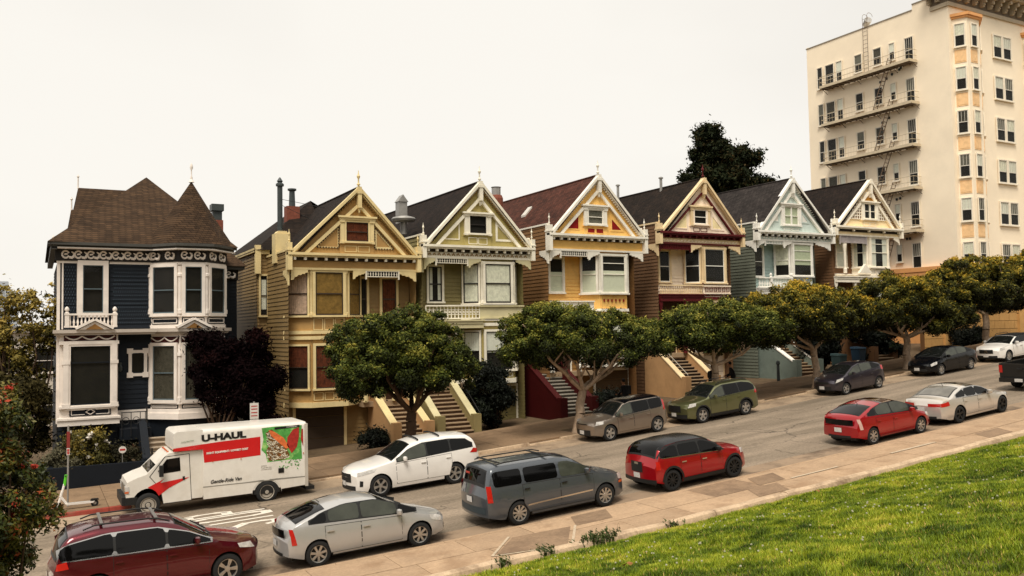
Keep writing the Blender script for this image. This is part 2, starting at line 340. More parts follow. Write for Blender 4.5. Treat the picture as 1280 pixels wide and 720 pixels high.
# darker repair patches with their pale borders (measured on the ground), laid 5 mm over the flags
def patch(pts, mt, dz, name, label=None):
    m = MB(); m.face([(px, py, zr(px)+KERB+dz) for px, py in pts]); return m.build(name, mt, near_walk, label)
patch([(9.8, 18.6), (10.85, 19.7), (12.55, 19.55), (11.55, 18.15)], PATCH, .008, 'repair_patch', 'brown concrete repair patch')
for a, b in (((9.65, 18.55), (11.6, 18.08)), ((10.8, 19.8), (9.65, 18.55)), ((12.7, 19.55), (11.65, 18.08))):
    d = V((b[0]-a[0], b[1]-a[1])).normalized()*.035; n_ = (-d.y, d.x)
    patch([(a[0]+n_[0], a[1]+n_[1]), (b[0]+n_[0], b[1]+n_[1]), (b[0]-n_[0], b[1]-n_[1]), (a[0]-n_[0], a[1]-n_[1])], GROUT, .012, 'grout_line')
for (x0, x1, y0, y1) in ((12.7, 13.9, 19.5, 20.4), (18.2, 19.4, 18.3, 19.18), (19.2, 20.3, 19.3, 20.2), (29.2, 30.6, 18.3, 19.1)):
    patch([(x0, y0), (x1, y0), (x1+.4, y1), (x0+.4, y1)], PATCH, .008, 'repair_patch')
for (x0, x1, y0, y1) in ((25.2, 27.6, 19.2, 19.32), (20.5, 22.6, 19.2, 19.3)):
    patch([(x0, y0), (x1, y0), (x1, y1), (x0, y1)], GROUT, .012, 'grout_line')
# far pavement flags, driveway aprons lower at the kerb
x = -3.5
while x < 70:
    L = 1.9
    for (ya, yb) in ((YF+.16, 33.75), (33.76, 35.4), (35.41, YB)):
        skip = any(abs(x+L/2-t) < 1.0 for t in (13.4, 21.6, 29.8, 36.9, 44.9, 52.2)) and ya < 33
        slab(x+.008, x+L-.008, ya+.008, yb-.008, KERB+rng.uniform(-.005, .005), SOIL if skip else FARCONC, far_walk, name='tree_pit' if skip else 'slab')
    x += L
# kerbs
def kerb_run(x0, x1, y0, y1, top, mt, parent, st=2.9, name='kerb_stone', jit=.0, bev=.04, thick=.4):
    x = x0
    while x < x1-.05:
        e = min(x+st*(1+rng.uniform(-jit, jit)), x1); m = MB(); z0, z1 = zr(x), zr(e); g = .007
        prof = [(y0, -thick), (y0, top-bev), (y0+bev*.35, top-bev*.25), (y0+bev, top), (y1-bev, top), (y1-bev*.35, top-bev*.25), (y1, top-bev), (y1, -thick)]
        n = len(prof); X = xs_range(x+g, e-g, 1.0); dy = [rng.uniform(-jit, jit)*.07 for _ in X]; dz = [rng.uniform(-jit, jit)*.07 for _ in X]
        for i, xx in enumerate(X):
            for (yy, zz) in prof: m.v.append((xx, yy+dy[i], zr(xx)+zz+dz[i]))
        for i in range(len(X)-1):
            for j in range(n-1): m.f.append((i*n+j, i*n+j+1, (i+1)*n+j+1, (i+1)*n+j)); m.m.append(0)
        m.f.append(tuple(range(n))); m.m.append(0); q = (len(X)-1)*n; m.f.append(tuple(range(q+n-1, q-1, -1))); m.m.append(0)
        m.build(name, mt, parent, smooth=40); x = e
fk = thing('kerb', 'pale concrete kerb along the house side of the street, painted red at its downhill end', 'kerb', (0, YF, zr(0))); 
kerb_run(-3.6, 2.9, YF, YF+.15, KERB+.006, REDKERB, fk)
for a, b in ((2.9, 9.0), (12.9, 18.6), (20.2, 24.0), (28.2, 32.5), (35.6, 40.5), (43.6, 70)): kerb_run(a, b, YF, YF+.15, KERB+.006, KERBC, fk)
for a, b in ((9.0, 12.9), (18.6, 20.2), (24, 28.2), (32.5, 35.6), (40.5, 43.6)): kerb_run(a, b, YF, YF+.15, .07, KERBC, fk, name='lowered_kerb')
nk = thing('kerb', 'worn kerb on the park side beside the parked cars', 'kerb', (0, YN, zr(0)))
kerb_run(-40, 70, YN-.16, YN, KERB+.006, CONCRETE, nk)
pk = thing('retaining_kerb', 'low rounded concrete kerb with cracks between the pavement and the lawn', 'low wall', (0, YP, zr(0)))
kerb_run(-20, 70, YP-.42, YP-.04, .30, KERBC, pk, st=3.6, name='kerb_block', jit=.28, bev=.14)
# ------------------------------------------------------------ lawn
LS = .235
def zl(x, y):
    d = max(0., YP-.35-y); base = zr(x)+.13+LS*min(d, 60)
    return base+.05*math.sin(x*.9+y*.6)*min(1, d)+.03*math.sin(x*2.3-y*1.7)*min(1, d)
m = MB(); GXs = xs_range(-20, 80, .5); GYs = [YP-.38-.45*i for i in range(60)]+[-15, -25, -42, -120]
k = 0
for yy in GYs:
    for xx in GXs: m.v.append((xx, yy, zl(xx, yy)))
nxx = len(GXs)
for j in range(len(GYs)-1):
    for i in range(nxx-1): q = j*nxx+i; m.f.append((q, q+1, q+nxx+1, q+nxx)); m.m.append(0)
struct(m, 'lawn_slope', TURF, smooth=True)
def attr_mat(name, ramp, rough=.6, spec=.25, trans=0.):
    m = bpy.data.materials.new(name); m.use_nodes = True; t = m.node_tree; b = t.nodes['Principled BSDF']; b.inputs['Roughness'].default_value = rough; b.inputs['Specular IOR Level'].default_value = spec
    a = N(t, 'ShaderNodeAttribute', attribute_name='tint'); r = N(t, 'ShaderNodeValToRGB'); e = r.color_ramp.elements
    while len(e) < len(ramp): e.new(.5)
    for q, (p, c) in zip(e, ramp): q.position = p; q.color = (*(lin(c) if isinstance(c, str) else c), 1)
    t.links.new(a.outputs['Fac'], r.inputs[0]); t.links.new(r.outputs[0], b.inputs['Base Color'])
    return m
def mesh_np(name, verts, nper, tint, mt):
    nf = len(verts)//nper; me = bpy.data.meshes.new(name); me.vertices.add(len(verts)); me.vertices.foreach_set('co', verts.astype(np.float32).ravel())
    me.loops.add(len(verts)); me.loops.foreach_set('vertex_index', np.arange(len(verts), dtype=np.int32))
    me.polygons.add(nf); me.polygons.foreach_set('loop_start', np.arange(0, len(verts), nper, dtype=np.int32))
    me.update(calc_edges=True)
    at = me.attributes.new('tint', 'FLOAT', 'FACE'); at.data.foreach_set('value', tint.astype(np.float32))
    me.materials.append(mt); ob = bpy.data.objects.new(name, me); C.objects.link(ob); return ob
GRASSM = attr_mat('grass_blades', [(0, '#22300a'), (.25, '#4f6412'), (.5, '#82921d'), (.78, '#b5b538'), (1, '#cfae64')], rough=.55)
def vnoise(x, y, s, seed):
    r = np.random.default_rng(seed); n = 4; tot = np.zeros_like(x)
    for i in range(n):
        a = r.uniform(0, 6.28); f = s*r.uniform(.6, 1.7); tot += np.sin((x*np.cos(a)+y*np.sin(a))*f+r.uniform(0, 6.28)+1.3*np.sin((y*np.cos(a)-x*np.sin(a))*f*.7+r.uniform(0, 6.28)))
    return tot/n
def grass():
    P = []
    for (n, ymin, ymax) in ((230000, 11.5, YP-.5), (170000, 5.5, 12)):
        y = rng.uniform(ymin, ymax, n); x = rng.uniform(.25, 1.95, n)*y+1.5*(rng.random(n)-.5); P.append(np.stack([x, y], 1))
    P = np.concatenate(P); x, y = P[:, 0], P[:, 1]; keep = (x > 1.5) & (x < 42); x, y = x[keep], y[keep]; n = len(x)
    d = np.maximum(0, YP-.35-y); zb = np.interp(x, KX, KZ)+.13+LS*d+.05*np.sin(x*.9+y*.6)*np.minimum(1, d)+.03*np.sin(x*2.3-y*1.7)*np.minimum(1, d)
    nz1 = vnoise(x, y, 1.6, 3); nz2 = vnoise(x, y, 5.5, 4); nz3 = vnoise(x, y, 14, 9)
    h = .046*(1+.5*nz2+.35*nz1+.4*nz3)+rng.uniform(0, .035, n); h = np.clip(h, .02, .2)
    a = rng.uniform(0, 6.28, n); wd = .0045+.00045*y+rng.uniform(0, .004, n); lx = rng.normal(0, .45, n)*h; ly = rng.normal(0, .45, n)*h
    base = np.stack([x, y, zb-.01], 1); dx = np.stack([np.cos(a)*wd, np.sin(a)*wd, np.zeros(n)], 1); tip = np.stack([x+lx, y+ly, zb+h], 1)
    v = np.stack([base-dx, base+dx, tip], 1).reshape(-1, 3)
    t = .44+.24*nz1-.26*nz2-.14*nz3+rng.normal(0, .09, n)
    edge = np.exp(-d/.7); t += .45*edge*rng.random(n); t[rng.random(n) < .02] = 1.
    return mesh_np('lawn_grass', v, 3, np.clip(t, 0, 1), GRASSM)
g = grass(); tag(g, 'short bright green park grass with yellow dry tufts on the slope in the foreground', 'grass'); g['kind'] = 'stuff'
# small clover flowers and dry leaves on the lawn
m = MB()
for i in range(420):
    y = rng.uniform(9, 16.6); x = rng.uniform(.5, 1.8)*y
    if vnoise(np.array([x]), np.array([y]), 1.6, 3)[0] < .0 and rng.random() < .8: continue
    z = zl(x, y)+.07; s_ = .012
    m.box(x-s_, x+s_, -y-s_, -y+s_, z, z+.02)
o = m.build('clover_flowers', mat('clover_white', '#b9b69a', rough=.9)); tag(o, 'tiny pale clover flowers scattered through the lawn', 'flowers'); o['kind'] = 'stuff'
def leaf_litter(x, y, s, col, lab):
    m = MB(); z = zl(x, y)+.08
    pts = [V((x+s*math.cos(a)*r, y+s*math.sin(a)*r*.6, z+.35*s*math.sin(a*2))) for a, r in ((0, 1.3), (.7, .8), (1.4, .9), (2.2, .7), (3.1, 1.2), (4, .6), (4.9, .9), (5.6, .7))]
    c = V((x, y, z+s*.3))
    for i in range(8): m.face([c, pts[i], pts[(i+1) % 8]]); 
    o = m.build('dry_leaf', mat('dry_leaf', '#9a6a3c', rough=.9)); tag(o, lab, 'leaf', 'dry leaves on the lawn')
leaf_litter(9.5, 12.9, .1, 0, 'brown dry leaf lying on the lawn near the bottom of the picture')
leaf_litter(18.35, 16.35, .1, 0, 'brown dry leaf lying by the low kerb uphill')
def weeds(x, y, n, h, lab):
    v = []; t = []
    for i in range(n):
        bx = x+rng.normal(0, .28 if h > .3 else .12); by = y+rng.normal(0, .1); bz = zr(bx)+.13; l = h*rng.uniform(.5, 1.1); a = rng.uniform(0, 6.28); le = rng.normal(0, .25)*l
        tip = (bx+math.cos(a)*le, by+math.sin(a)*le*.6, bz+l); wv = .014
        v += [(bx-wv, by, bz), (bx+wv, by, bz), tip]; t.append(rng.uniform(0, .4))
        for q in range(3):
            f = rng.uniform(.3, .9); px, py, pz = bx+(tip[0]-bx)*f, by+(tip[1]-by)*f, bz+l*f; a2 = rng.uniform(0, 6.28)
            v += [(px, py, pz), (px+.03, py, pz+.02), (px+math.cos(a2)*.07, py+math.sin(a2)*.07, pz+.06)]; t.append(rng.uniform(0, .5))
    o = mesh_np('weed_clump', np.array(v), 3, np.array(t), attr_mat('weed_green', [(0, '#25300f'), (1, '#62702a')])); tag(o, lab, 'weeds', 'weeds along the low kerb'); o['kind'] = 'stuff'; return o
weeds(12.15, 17.66, 200, .34, 'largest dark clump of weeds at the low kerb in front of the grey minivan')
weeds(10.6, 17.62, 80, .27, 'small weed clump just downhill of the largest clump')
weeds(9.4, 17.62, 60, .24, 'smallest weed clump farthest down the low kerb')
weeds(14.4, 17.62, 90, .16, 'low row of weeds at the low kerb uphill of the largest clump')
# STOP painted across the lane for the traffic going downhill: letters read by a driver heading to the left
def stroke_letters():
    segs = {'S': [((1, .85), (.8, 1)), ((.8, 1), (.2, 1)), ((.2, 1), (0, .82)), ((0, .82), (.05, .62)), ((.05, .62), (.95, .4)), ((.95, .4), (1, .18)), ((1, .18), (.8, 0)), ((.8, 0), (.2, 0)), ((.2, 0), (0, .15))],
            'T': [((0, 1), (1, 1)), ((.5, 1), (.5, 0))], 'O': [((.2, 0), (.8, 0)), ((.8, 0), (1, .2)), ((1, .2), (1, .8)), ((1, .8), (.8, 1)), ((.8, 1), (.2, 1)), ((.2, 1), (0, .8)), ((0, .8), (0, .2)), ((0, .2), (.2, 0))],
            'P': [((0, 0), (0, 1)), ((0, 1), (.8, 1)), ((.8, 1), (1, .85)), ((1, .85), (1, .62)), ((1, .62), (.8, .48)), ((.8, .48), (0, .48))]}
    root = thing('road_marking', 'worn white STOP painted on the asphalt beside the box truck', 'road marking', (5.4, 28, zr(5.4)))
    for i, ch in enumerate('STOP'):
        m = MB(); y0 = 26.65+i*.72; H = 2.3
        for a, b in segs[ch]:
            A = V((6.55-a[1]*H, y0+a[0]*.5)); B = V((6.55-b[1]*H, y0+b[0]*.5)); d = (B-A).normalized(); wA = .07+.1*abs(d.y)
            nn = V((-d.y, d.x))*wA; A -= d*.05; B += d*.05
            m.face([(q.x, q.y, zr(q.x)+.007) for q in (A+nn, B+nn, B-nn, A-nn)])
        m.build('letter', WHITEMARK, root)
stroke_letters()
m = MB()
for i in range(5):
    y0 = 22.2+i*2.0; m.face([(-3.6, y0, zr(-3.6)+.008), (-.6, y0, zr(-.6)+.008), (-.6, y0+.6, zr(-.6)+.008), (-3.6, y0+.6, zr(-3.6)+.008)])
o = m.build('crosswalk_marking', WHITEMARK); tag(o, 'white crosswalk bars on the road behind the red flowering bush', 'road marking')
# ------------------------------------------------------------ house kit
FY, BY = 39.6, 40.6            # gable/bay front plane and main wall plane
S = BY/FY
def curtain_mat(kind):
    d = {'lace': ('#f0ead8', .22), 'white': ('#efeade', .08), 'blind': ('#e6e4cf', .05), 'wood': ('#65301a', .6), 'bamboo': ('#8d6b35', .4), 'pink': ('#d3b09a', .3), 'green': ('#ccd0b4', .1), 'grey': ('#6f6a60', .3), 'dim': ('#4a443a', .4)}[kind]
    return mat('curtain_'+kind, d[0], rough=.9, var=d[1], scale=7, bump=.3, bscale=20)
def window(root, fr, a0, a1, c0, c1, casing, sash, t=.11, curtain=None, cov=(0, 1), name='window', rail=.5, sill=True, proud=.09, bars=0, top_lights=False, label=None, back=.042, st=.035, head=False):
    m = MB(*fr); p = proud+.04
    m.box(a0-t, a0, back, p, c0-(.0 if sill else t), c1+t); m.box(a1, a1+t, back, p, c0-(.0 if sill else t), c1+t)
    m.box(a0+.001, a1-.001, back, p-.003, c1+.001, c1+t-.002)
    if sill: m.box(a0-t-.04, a1+t+.04, back, p+.05, c0-.09, c0-.001)
    else: m.box(a0+.001, a1-.001, back, p-.003, c0-t+.002, c0-.001)
    if head: m.box(a0-t-.05, a1+t+.05, back, p+.08, c1+t+.002, c1+t+.08)
    o = m.build(name, casing, root, label)
    q = MB(*fr); b0, b1 = proud-.022, proud+.005; ri = c0+(c1-c0)*rail
    q.box(a0, a0+st, b0, b1, c0, c1); q.box(a1-st, a1, b0, b1, c0, c1); q.box(a0+st, a1-st, b0, b1, c0, c0+st*1.5); q.box(a0+st, a1-st, b0, b1, c1-st, c1)
    if rail: q.box(a0+st, a1-st, b0, b1+.012, ri-st*.6, ri+st*.6)
    for i in range(bars):
        x = a0+(a1-a0)*(i+1)/(bars+1); q.box(x-.012, x+.012, b0, b1-.004, ri+st, c1-st)
    if top_lights: q.box(a0+st, a1-st, b0, b1-.002, c1-(c1-c0)*.2-.02, c1-(c1-c0)*.2+.02)
    q.build('sash', sash, o)
    g = MB(*fr); bb = proud-.012; g.face([g.P(a0+st, bb, c0+st), g.P(a1-st, bb, c0+st), g.P(a1-st, bb, c1-st), g.P(a0+st, bb, c1-st)]); g.build('pane', GLASS, o)
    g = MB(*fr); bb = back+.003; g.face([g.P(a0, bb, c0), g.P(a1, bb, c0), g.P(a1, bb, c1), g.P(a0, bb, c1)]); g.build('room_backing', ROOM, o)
    if curtain:
        k = MB(*fr); h = c1-c0; y0, y1 = c0+h*cov[0], c0+h*cov[1]
        spans = [(a0+.01, a1-.01)]
        if curtain in ('pair',): spans = [(a0+.01, a0+(a1-a0)*.3), (a1-(a1-a0)*.3, a1-.01)]
        for s0, s1 in spans:
            flat = curtain in ('blind', 'green', 'bamboo'); n = 2 if flat else max(4, int((s1-s0)/.05))
            for i in range(n):
                x0, x1 = s0+(s1-s0)*i/n, s0+(s1-s0)*(i+1)/n; u, v = (back+.012, back+.012) if flat else ((back+.008, back+.018) if i % 2 else (back+.018, back+.008))
                k.face([k.P(x0, u, y0), k.P(x1, v, y0), k.P(x1, v, y1), k.P(x0, u, y1)])
        k.build('curtain', curtain_mat('white' if curtain == 'pair' else curtain), o)
    return o
def frm(p, q):              # frame for the face from plan point p to q (left to right seen from outside)
    d = V((q[0]-p[0], q[1]-p[1], 0)).normalized(); return ((p[0], p[1], 0), tuple(d), (d.y, -d.x, 0)), math.hypot(q[0]-p[0], q[1]-p[1])
FR = ((0, FY, 0), (1, 0, 0), (0, -1, 0))
BR = ((0, BY, 0), (1, 0, 0), (0, -1, 0))
def side_frame(x, right=False): return ((x, FY, 0), (0, 1, 0), (-1 if not right else 1, 0, 0))
def scallop(m, a0, a1, ct, dep, b0, b1, flip=False, mi=0):   # carved bracket valance: deep at one end, rising in curves to the other
    pts = [(0, 0), (1, 0), (1, -.28), (.86, -.30), (.80, -.42), (.66, -.40), (.58, -.52), (.42, -.5), (.34, -.66), (.2, -.72), (.13, -.95), (.0, -1.0)]
    P = [((a1-(a1-a0)*x) if flip else (a0+(a1-a0)*x), ct+dep*y) for x, y in pts]
    if flip: P = P[::-1]
    m.prism(P, b0, b1, mi)
FIN = [(.05, 0), (.05, .12), (.09, .14), (.09, .18), (.04, .22), (.035, .42), (.07, .48), (.09, .55), (.06, .62), (.03, .68), (.02, .8), (.004, .86)]
def scaled(prof, s, sz=None): sz = s if sz is None else sz; return [(r*s, z*sz) for r, z in prof]
def balustrade(root, fr, a0, a1, c0, c1, mtr, style='baluster', b=(.0, .12), post=True, name='balcony_rail'):
    m = MB(*fr); m.box(a0, a1, b[0], b[1]+.03, c1-.07, c1); m.box(a0, a1, b[0]+.01, b[1], c0, c0+.07)
    o = m.build(name, mtr, root)
    q = MB(*fr); bc = (b[0]+b[1])/2
    if style == 'baluster':
        n = int((a1-a0)/.14)
        for i in range(n):
            x = a0+(a1-a0)*(i+.5)/n; q.lathe((x, bc, c0+.07), [(.02, 0), (.045, (c1-c0)*.25), (.02, (c1-c0)*.5), (.03, (c1-c0)-.15)], 6)
    elif style == 'lattice':
        n = int((a1-a0)/.19); h = c1-c0-.14
        for i in range(n+1):
            x = a0+(a1-a0)*i/n; q.box(x-.022, x+.022, bc-.02, bc+.02, c0+.07, c1-.07)
        for i in range(n):
            x = a0+(a1-a0)*(i+.5)/n; q.tube((x, bc-.02, c0+.07+h/2), (x, bc+.02, c0+.07+h/2), .05, n=8); 
        for z in (.3, .7): q.box(a0, a1, bc-.015, bc+.015, c0+.07+h*z-.018, c0+.07+h*z+.018)
    elif style == 'panel':
        q.box(a0, a1, bc-.02, bc+.01, c0+.07, c1-.07)
    q.build('balusters', mtr, o)
    if post:
        for x in post if isinstance(post, (list, tuple)) else (a0+.06, a1-.06):
            k = MB(*fr); k.box(x-.08, x+.08, b[0]-.02, b[1]+.02, c0, c1+.03); k.lathe((x, bc, c1+.03), [(.09, 0), (.04, .04), (.085, .1), (.09, .16), (.05, .23), (.01, .26)], 8); k.build('newel_post', mtr, o, smooth=35)
    return o
def panel_frame(root, fr, a0, a1, c0, c1, mt, b=.02, t=.035, inner=None, name='panel'):
    m = MB(*fr); m.box(a0, a1, .002, b, c0, c0+t); m.box(a0, a1, .002, b, c1-t, c1); m.box(a0, a0+t, .002, b+.002, c0, c1); m.box(a1-t, a1, .002, b+.002, c0, c1)
    o = m.build(name, mt, root)
    if inner: 
        k = MB(*fr); k.box(a0+t, a1-t, .003, b*.5, c0+t, c1-t); k.build('panel_field', inner, o)
    return o
def tri_panel(root, fr, P, mt, inner=None, b=.03, t=.05, dots=None):
    c = (sum(p[0] for p in P)/3, sum(p[1] for p in P)/3)
    def shrink(k): return [(c[0]+(p[0]-c[0])*k, c[1]+(p[1]-c[1])*k) for p in P]
    k = 1-t*3.2/max(.5, abs(P[0][0]-P[1][0])); Q = shrink(k); m = MB(*fr)
    for i in range(3):
        j = (i+1) % 3; m.prism([P[i], P[j], Q[j], Q[i]], .003, b)
    o = m.build('gable_panel', mt, root)
    if inner: q = MB(*fr); q.prism(Q, .003, .008); q.build('panel_field', inner, o)
    if dots:
        q = MB(*fr)
        for i in range(3):
            j = (i+1) % 3; L = math.hypot(P[j][0]-P[i][0], P[j][1]-P[i][1]); n = int(L/.13)
            for s_ in range(n): x = P[i][0]+(P[j][0]-P[i][0])*(s_+.5)/n; z = P[i][1]+(P[j][1]-P[i][1])*(s_+.5)/n; q.box(x-.034, x+.034, b+.001, b+.03, z-.034, z+.034)
        q.build('bead_row', dots, o)
def stairs(root, x0, x1, y0, y1, z0, z1, stepm, wallm, capm=None, wt=.3, left=True, right=True, newel=True, wtop=.55, riser=None):
    n = max(6, int(round((z1-z0)/.17))); o = None; m = MB()
    for sgn, xx in ((left, (x0-wt, x0)), (right, (x1, x1+wt))):
        if not sgn: continue
        a, b = xx; pr = [(y0, z0-1.0), (y0, z0+.75), (y0+.35, z0+.75), (y1, z1+wtop), (y1+.6, z1+wtop), (y1+.6, z0-1.0)]
        k = len(m.v); nn = len(pr)
        for x in (a, b): m.v += [(x, y, z) for y, z in pr]
        m.f.append(tuple(range(k, k+nn))); m.f.append(tuple(range(k+2*nn-1, k+nn-1, -1)))
        for i in range(nn): j = (i+1) % nn; m.f.append((k+i, k+j, k+nn+j, k+nn+i))
        m.m += [0]*(nn+2)
        if newel: m.box(a-.05, b+.05, -y0-.32, -y0+.03, z0-1.0, z0+.92)
    o = m.build('stairs', wallm, root)
    if capm:
        c = MB()
        for sgn, xx in ((left, (x0-wt, x0)), (right, (x1, x1+wt))):
            if not sgn: continue
            a, b = xx[0]-.03, xx[1]+.03
            c.hexa([(a, y0+.3, z0+.755), (b, y0+.3, z0+.755), (b, y1, z1+wtop+.005), (a, y1, z1+wtop+.005), (a, y0+.3, z0+.82), (b, y0+.3, z0+.82), (b, y1, z1+wtop+.07), (a, y1, z1+wtop+.07)])
        c.build('stair_coping', capm, o)
    for i in range(n):
        yy = y0+(y1-y0)*i/n; ye = y0+(y1-y0)*(i+1)/n; zz = z0+(z1-z0)*(i+1)/n; zb = z0+(z1-z0)*i/n
        s_ = MB(); s_.box(x0+.004, x1-.004, -yy, -yy+.03, zz-.045, zz); s_.box(x0+.004, x1-.004, -ye, -yy, zz-.045, zz); s_.box(x0+.004, x1-.004, -ye+.02, -yy-.015, zb-.3, zz-.047, 1)
        s_.build('step', [stepm, riser or stepm], o)
    return o
TREAD = mat('stair_tread', '#9b8468', rough=.85, var=.15, bump=.2); RISER = mat('stair_riser', '#55402f', rough=.9, var=.2)
def garage(root, fr, a0, a1, c0, c1, mt, trim, rows=4, nums=False):
    m = MB(*fr); m.box(a0-.14, a0, .0, .09, c0, c1+.14); m.box(a1, a1+.14, .0, .09, c0, c1+.14); m.box(a0, a1, .0, .085, c1, c1+.14); o = m.build('garage_surround', trim, root)
    for i in range(rows):
        h = (c1-c0)/rows; q = MB(*fr); q.box(a0+.005, a1-.005, .032, .055, c0+h*i+.012, c0+h*(i+1)-.012)
        q.build('garage_door_panel', mt, o)
    return o
BED = paint('shadow_line_brown', '#332a20')  # shadow line under the eave cornice, painted in as a dark band
def gable_house(d):
    xl, xr, xc, zA, zE, zF = d['xl'], d['xr'], d['xc'], d['zA'], d['zE'], d['zF']
    zg = zr(xc)+.1; Wm, Sd, Tm, Ac, Rf = d['wall'], d['siding'], d['trim'], d['accent'], d['roof']; T2 = d.get('trim2', Tm)
    root = thing(d['name'], d['label'], 'house', (xc, FY, zg), 'row of gabled wooden houses along the uphill street')
    D = d.get('depth', 14); wr = d.get('wr', xr); st_ = d.get('st', .038)
    # side walls with lapped siding, taller parapet than the eave
    zt = zE+d.get('side_up', .58)
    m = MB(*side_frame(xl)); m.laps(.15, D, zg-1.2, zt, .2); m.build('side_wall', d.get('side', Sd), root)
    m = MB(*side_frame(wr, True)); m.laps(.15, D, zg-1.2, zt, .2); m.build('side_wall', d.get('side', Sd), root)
    m = MB(); m.box(xl+.01, xr-.01, -FY-D, -FY-D+.1, zg-1.2, zt); 
    # rear wall
    m.build('rear_wall', Sd, root)
    m = MB(); m.box(xl-.06, xl+.12, -FY-D, -FY-.12, zt, zt+.09); m.box(xr-.12, xr+.06, -FY-D, -FY-.12, zt, zt+.09); m.build('gutter', T2, root)
    # roof slopes
    sl = (zA-zE)/((xr-xl)/2)
    th = .16; yr = FY+D+.3; zl_ = zA-sl*(xc-xl)*.86; zr_ = zA-sl*(xr-xc)*.86
    for nm, xe, ze in (('roof', xl+(xc-xl)*.14, zl_), ('roof', xr-(xr-xc)*.14, zr_)):
        m = MB(); m.hexa([(xc, FY-.25, zA-th), (xe, FY-.25, ze-th), (xe, yr, ze-th), (xc, yr, zA-th), (xc, FY-.25, zA), (xe, FY-.25, ze), (xe, yr, ze), (xc, yr, zA)]); m.build('roof', Rf, root)
    m = MB(); m.tube((xc, FY-.2, zA+.0), (xc, yr, zA+.0), .07, n=6, world=True); m.build('ridge_cap', Rf, root)
    # rear gable of the roof closed
    m = MB(); m.face([(xl+.3, yr-.3, zl_-.05), (xr-.3, yr-.3, zr_-.05), (xc, yr-.3, zA-.1)]); m.build('rear_gable', Sd, root)
    # gable wall in the front plane
    m = MB(*FR); m.prism([(xl+.05, zE), (xr-.05, zE), (xc, zA-.15)], -.12, 0.0); m.build('gable_wall', Wm, root)
    m = MB(*FR); m.box(xl+.02, xr-.02, -.12, .0, zF, zE-.002); m.build('frieze', d.get('frieze', Wm), root)
    # outer rakes
    for s_ in (-1, 1):
        xe = xl-.12 if s_ < 0 else xr+.12; ze = zE+.02
        m = MB(*FR); m.band((xc, zA+.05), (xe, ze), .13, .0, .3); m.band((xc, zA-.105), (xe+s_*-.14, ze-.0), .09, .0, .22, 0)
        o = m.build('rake_board', T2 if d.get('rake2') is None else d['rake2'], root)
        if d.get('dentils', True):
            q = MB(*FR); n = 30
            for i in range(1, n):
                f = i/n; x = xc+(xe-xc)*f; z = zA+(ze-zA)*f-.31; 
                if z < zE+.1: continue
                q.box(x-.034, x+.034, .0, .13, z-.05, z+.03)
            q.build('dentils', d.get('dent', Tm), o)
        # inner rake
        gi = d.get('inner', .86); m = MB(*FR); m.band((xc, zA-(1-gi)*(zA-zE)*1.6), (xc+(xe-xc)*.80, zE+.03), d.get('iw', .15), .0, .14)
        m.build('inner_rake', d.get('innerm', Tm), root)
    # king post and finial
    m = MB(*FR); m.box(xc-.09, xc+.09, 0, .33, zA-1.0, zA+.02); m.box(xc-.13, xc+.13, 0, .36, zA-.32, zA-.2); m.prism([(xc-.07, zA-1.0), (xc, zA-1.25), (xc+.07, zA-1.0)], .05, .25); m.build('king_post', Tm, root)
    if d.get('finial', 1): m = MB(*FR); m.lathe((xc, .1, zA), scaled(FIN, 1.0, d.get('finial', 1)), 8); m.build('finial', d.get('finm', T2), root, smooth=35)
    # eave cornice, brackets, corner posts
    m = MB(*FR); m.box(xl-.14, xr+.14, .0, .34, zE-.02, zE+.10); m.box(xl-.08, xr+.08, .0, .26, zE-.1, zE-.022); m.build('eave_cornice', d.get('corn', T2), root)
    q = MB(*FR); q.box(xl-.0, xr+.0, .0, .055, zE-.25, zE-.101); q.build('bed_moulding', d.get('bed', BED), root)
    q = MB(*FR); n = d.get('nb', 13)
    for i in range(n):
        x = xl+.2+(xr-xl-.4)*i/(n-1); q.box(x-.055, x+.055, .05, .22, zE-.24, zE-.1)
    q.build('bracket_row', d.get('brk', Tm), root)
    m = MB(*FR); m.box(xl-.02, xr+.02, .0, .06, zF-.02, zF+.08); m.build('frieze_moulding', d.get('mould', Tm), root)
    if d.get('garland'):
        q = MB(*FR); n = 22
        for i in range(n):
            x = xl+.2+(xr-xl-.4)*(i+.5)/n; q.box(x-.09, x-.03, .0, .035, zF+.12, zF+.2); q.box(x-.02, x+.05, .0, .035, zF+.16, zF+.24); q.box(x+.05, x+.09, .0, .035, zF+.11, zF+.17)
        q.build('carved_frieze', d['garland'], root)
    for s_, x in ((-1, xl-.04), (1, xr+.04)):
        k = MB(*FR); k.box(x-.1, x+.1, -.15, .3, zF-.05, zE+.55); k.box(x-.13, x+.13, -.18, .33, zE+.18, zE+.26); k.lathe((x, .1, zE+.55), scaled(FIN, .62, .75), 8)
        k.build('corner_post', d.get('postm', Tm), root)
    # gable window
    gx0, gx1, g0, g1 = d['gwin']; hood = d['hood']
    gw = window(root, FR, gx0, gx1, g0, g1, d.get('gcase', Tm), d.get('sash', Tm), t=.1, curtain=d.get('gcur'), bars=0, name='gable_window', proud=.095)
    if d.get('gsplit'):
        m = MB(*FR); x = (gx0+gx1)/2; m.box(x-.06, x+.06, .01, .12, g0, g1); m.build('mullion', Tm, gw)
    m = MB(*FR)
    for x in (gx0-.2, gx1+.2): m.box(x-.09, x+.09, .0, .13, g0-.1, g1+.1); m.box(x-.13, x+.13, .0, .17, g1-.02, g1+.12); m.box(x-.12, x+.12, .0, .16, g0-.12, g0)
    m.build('pilaster', Tm, gw)
    m = MB(*FR); m.box(gx0-.42, gx1+.42, .0, .24, hood-.09, hood); m.box(gx0-.36, gx1+.36, .0, .18, hood-.19, hood-.092); m.build('window_hood', d.get('hoodm', Tm), gw)
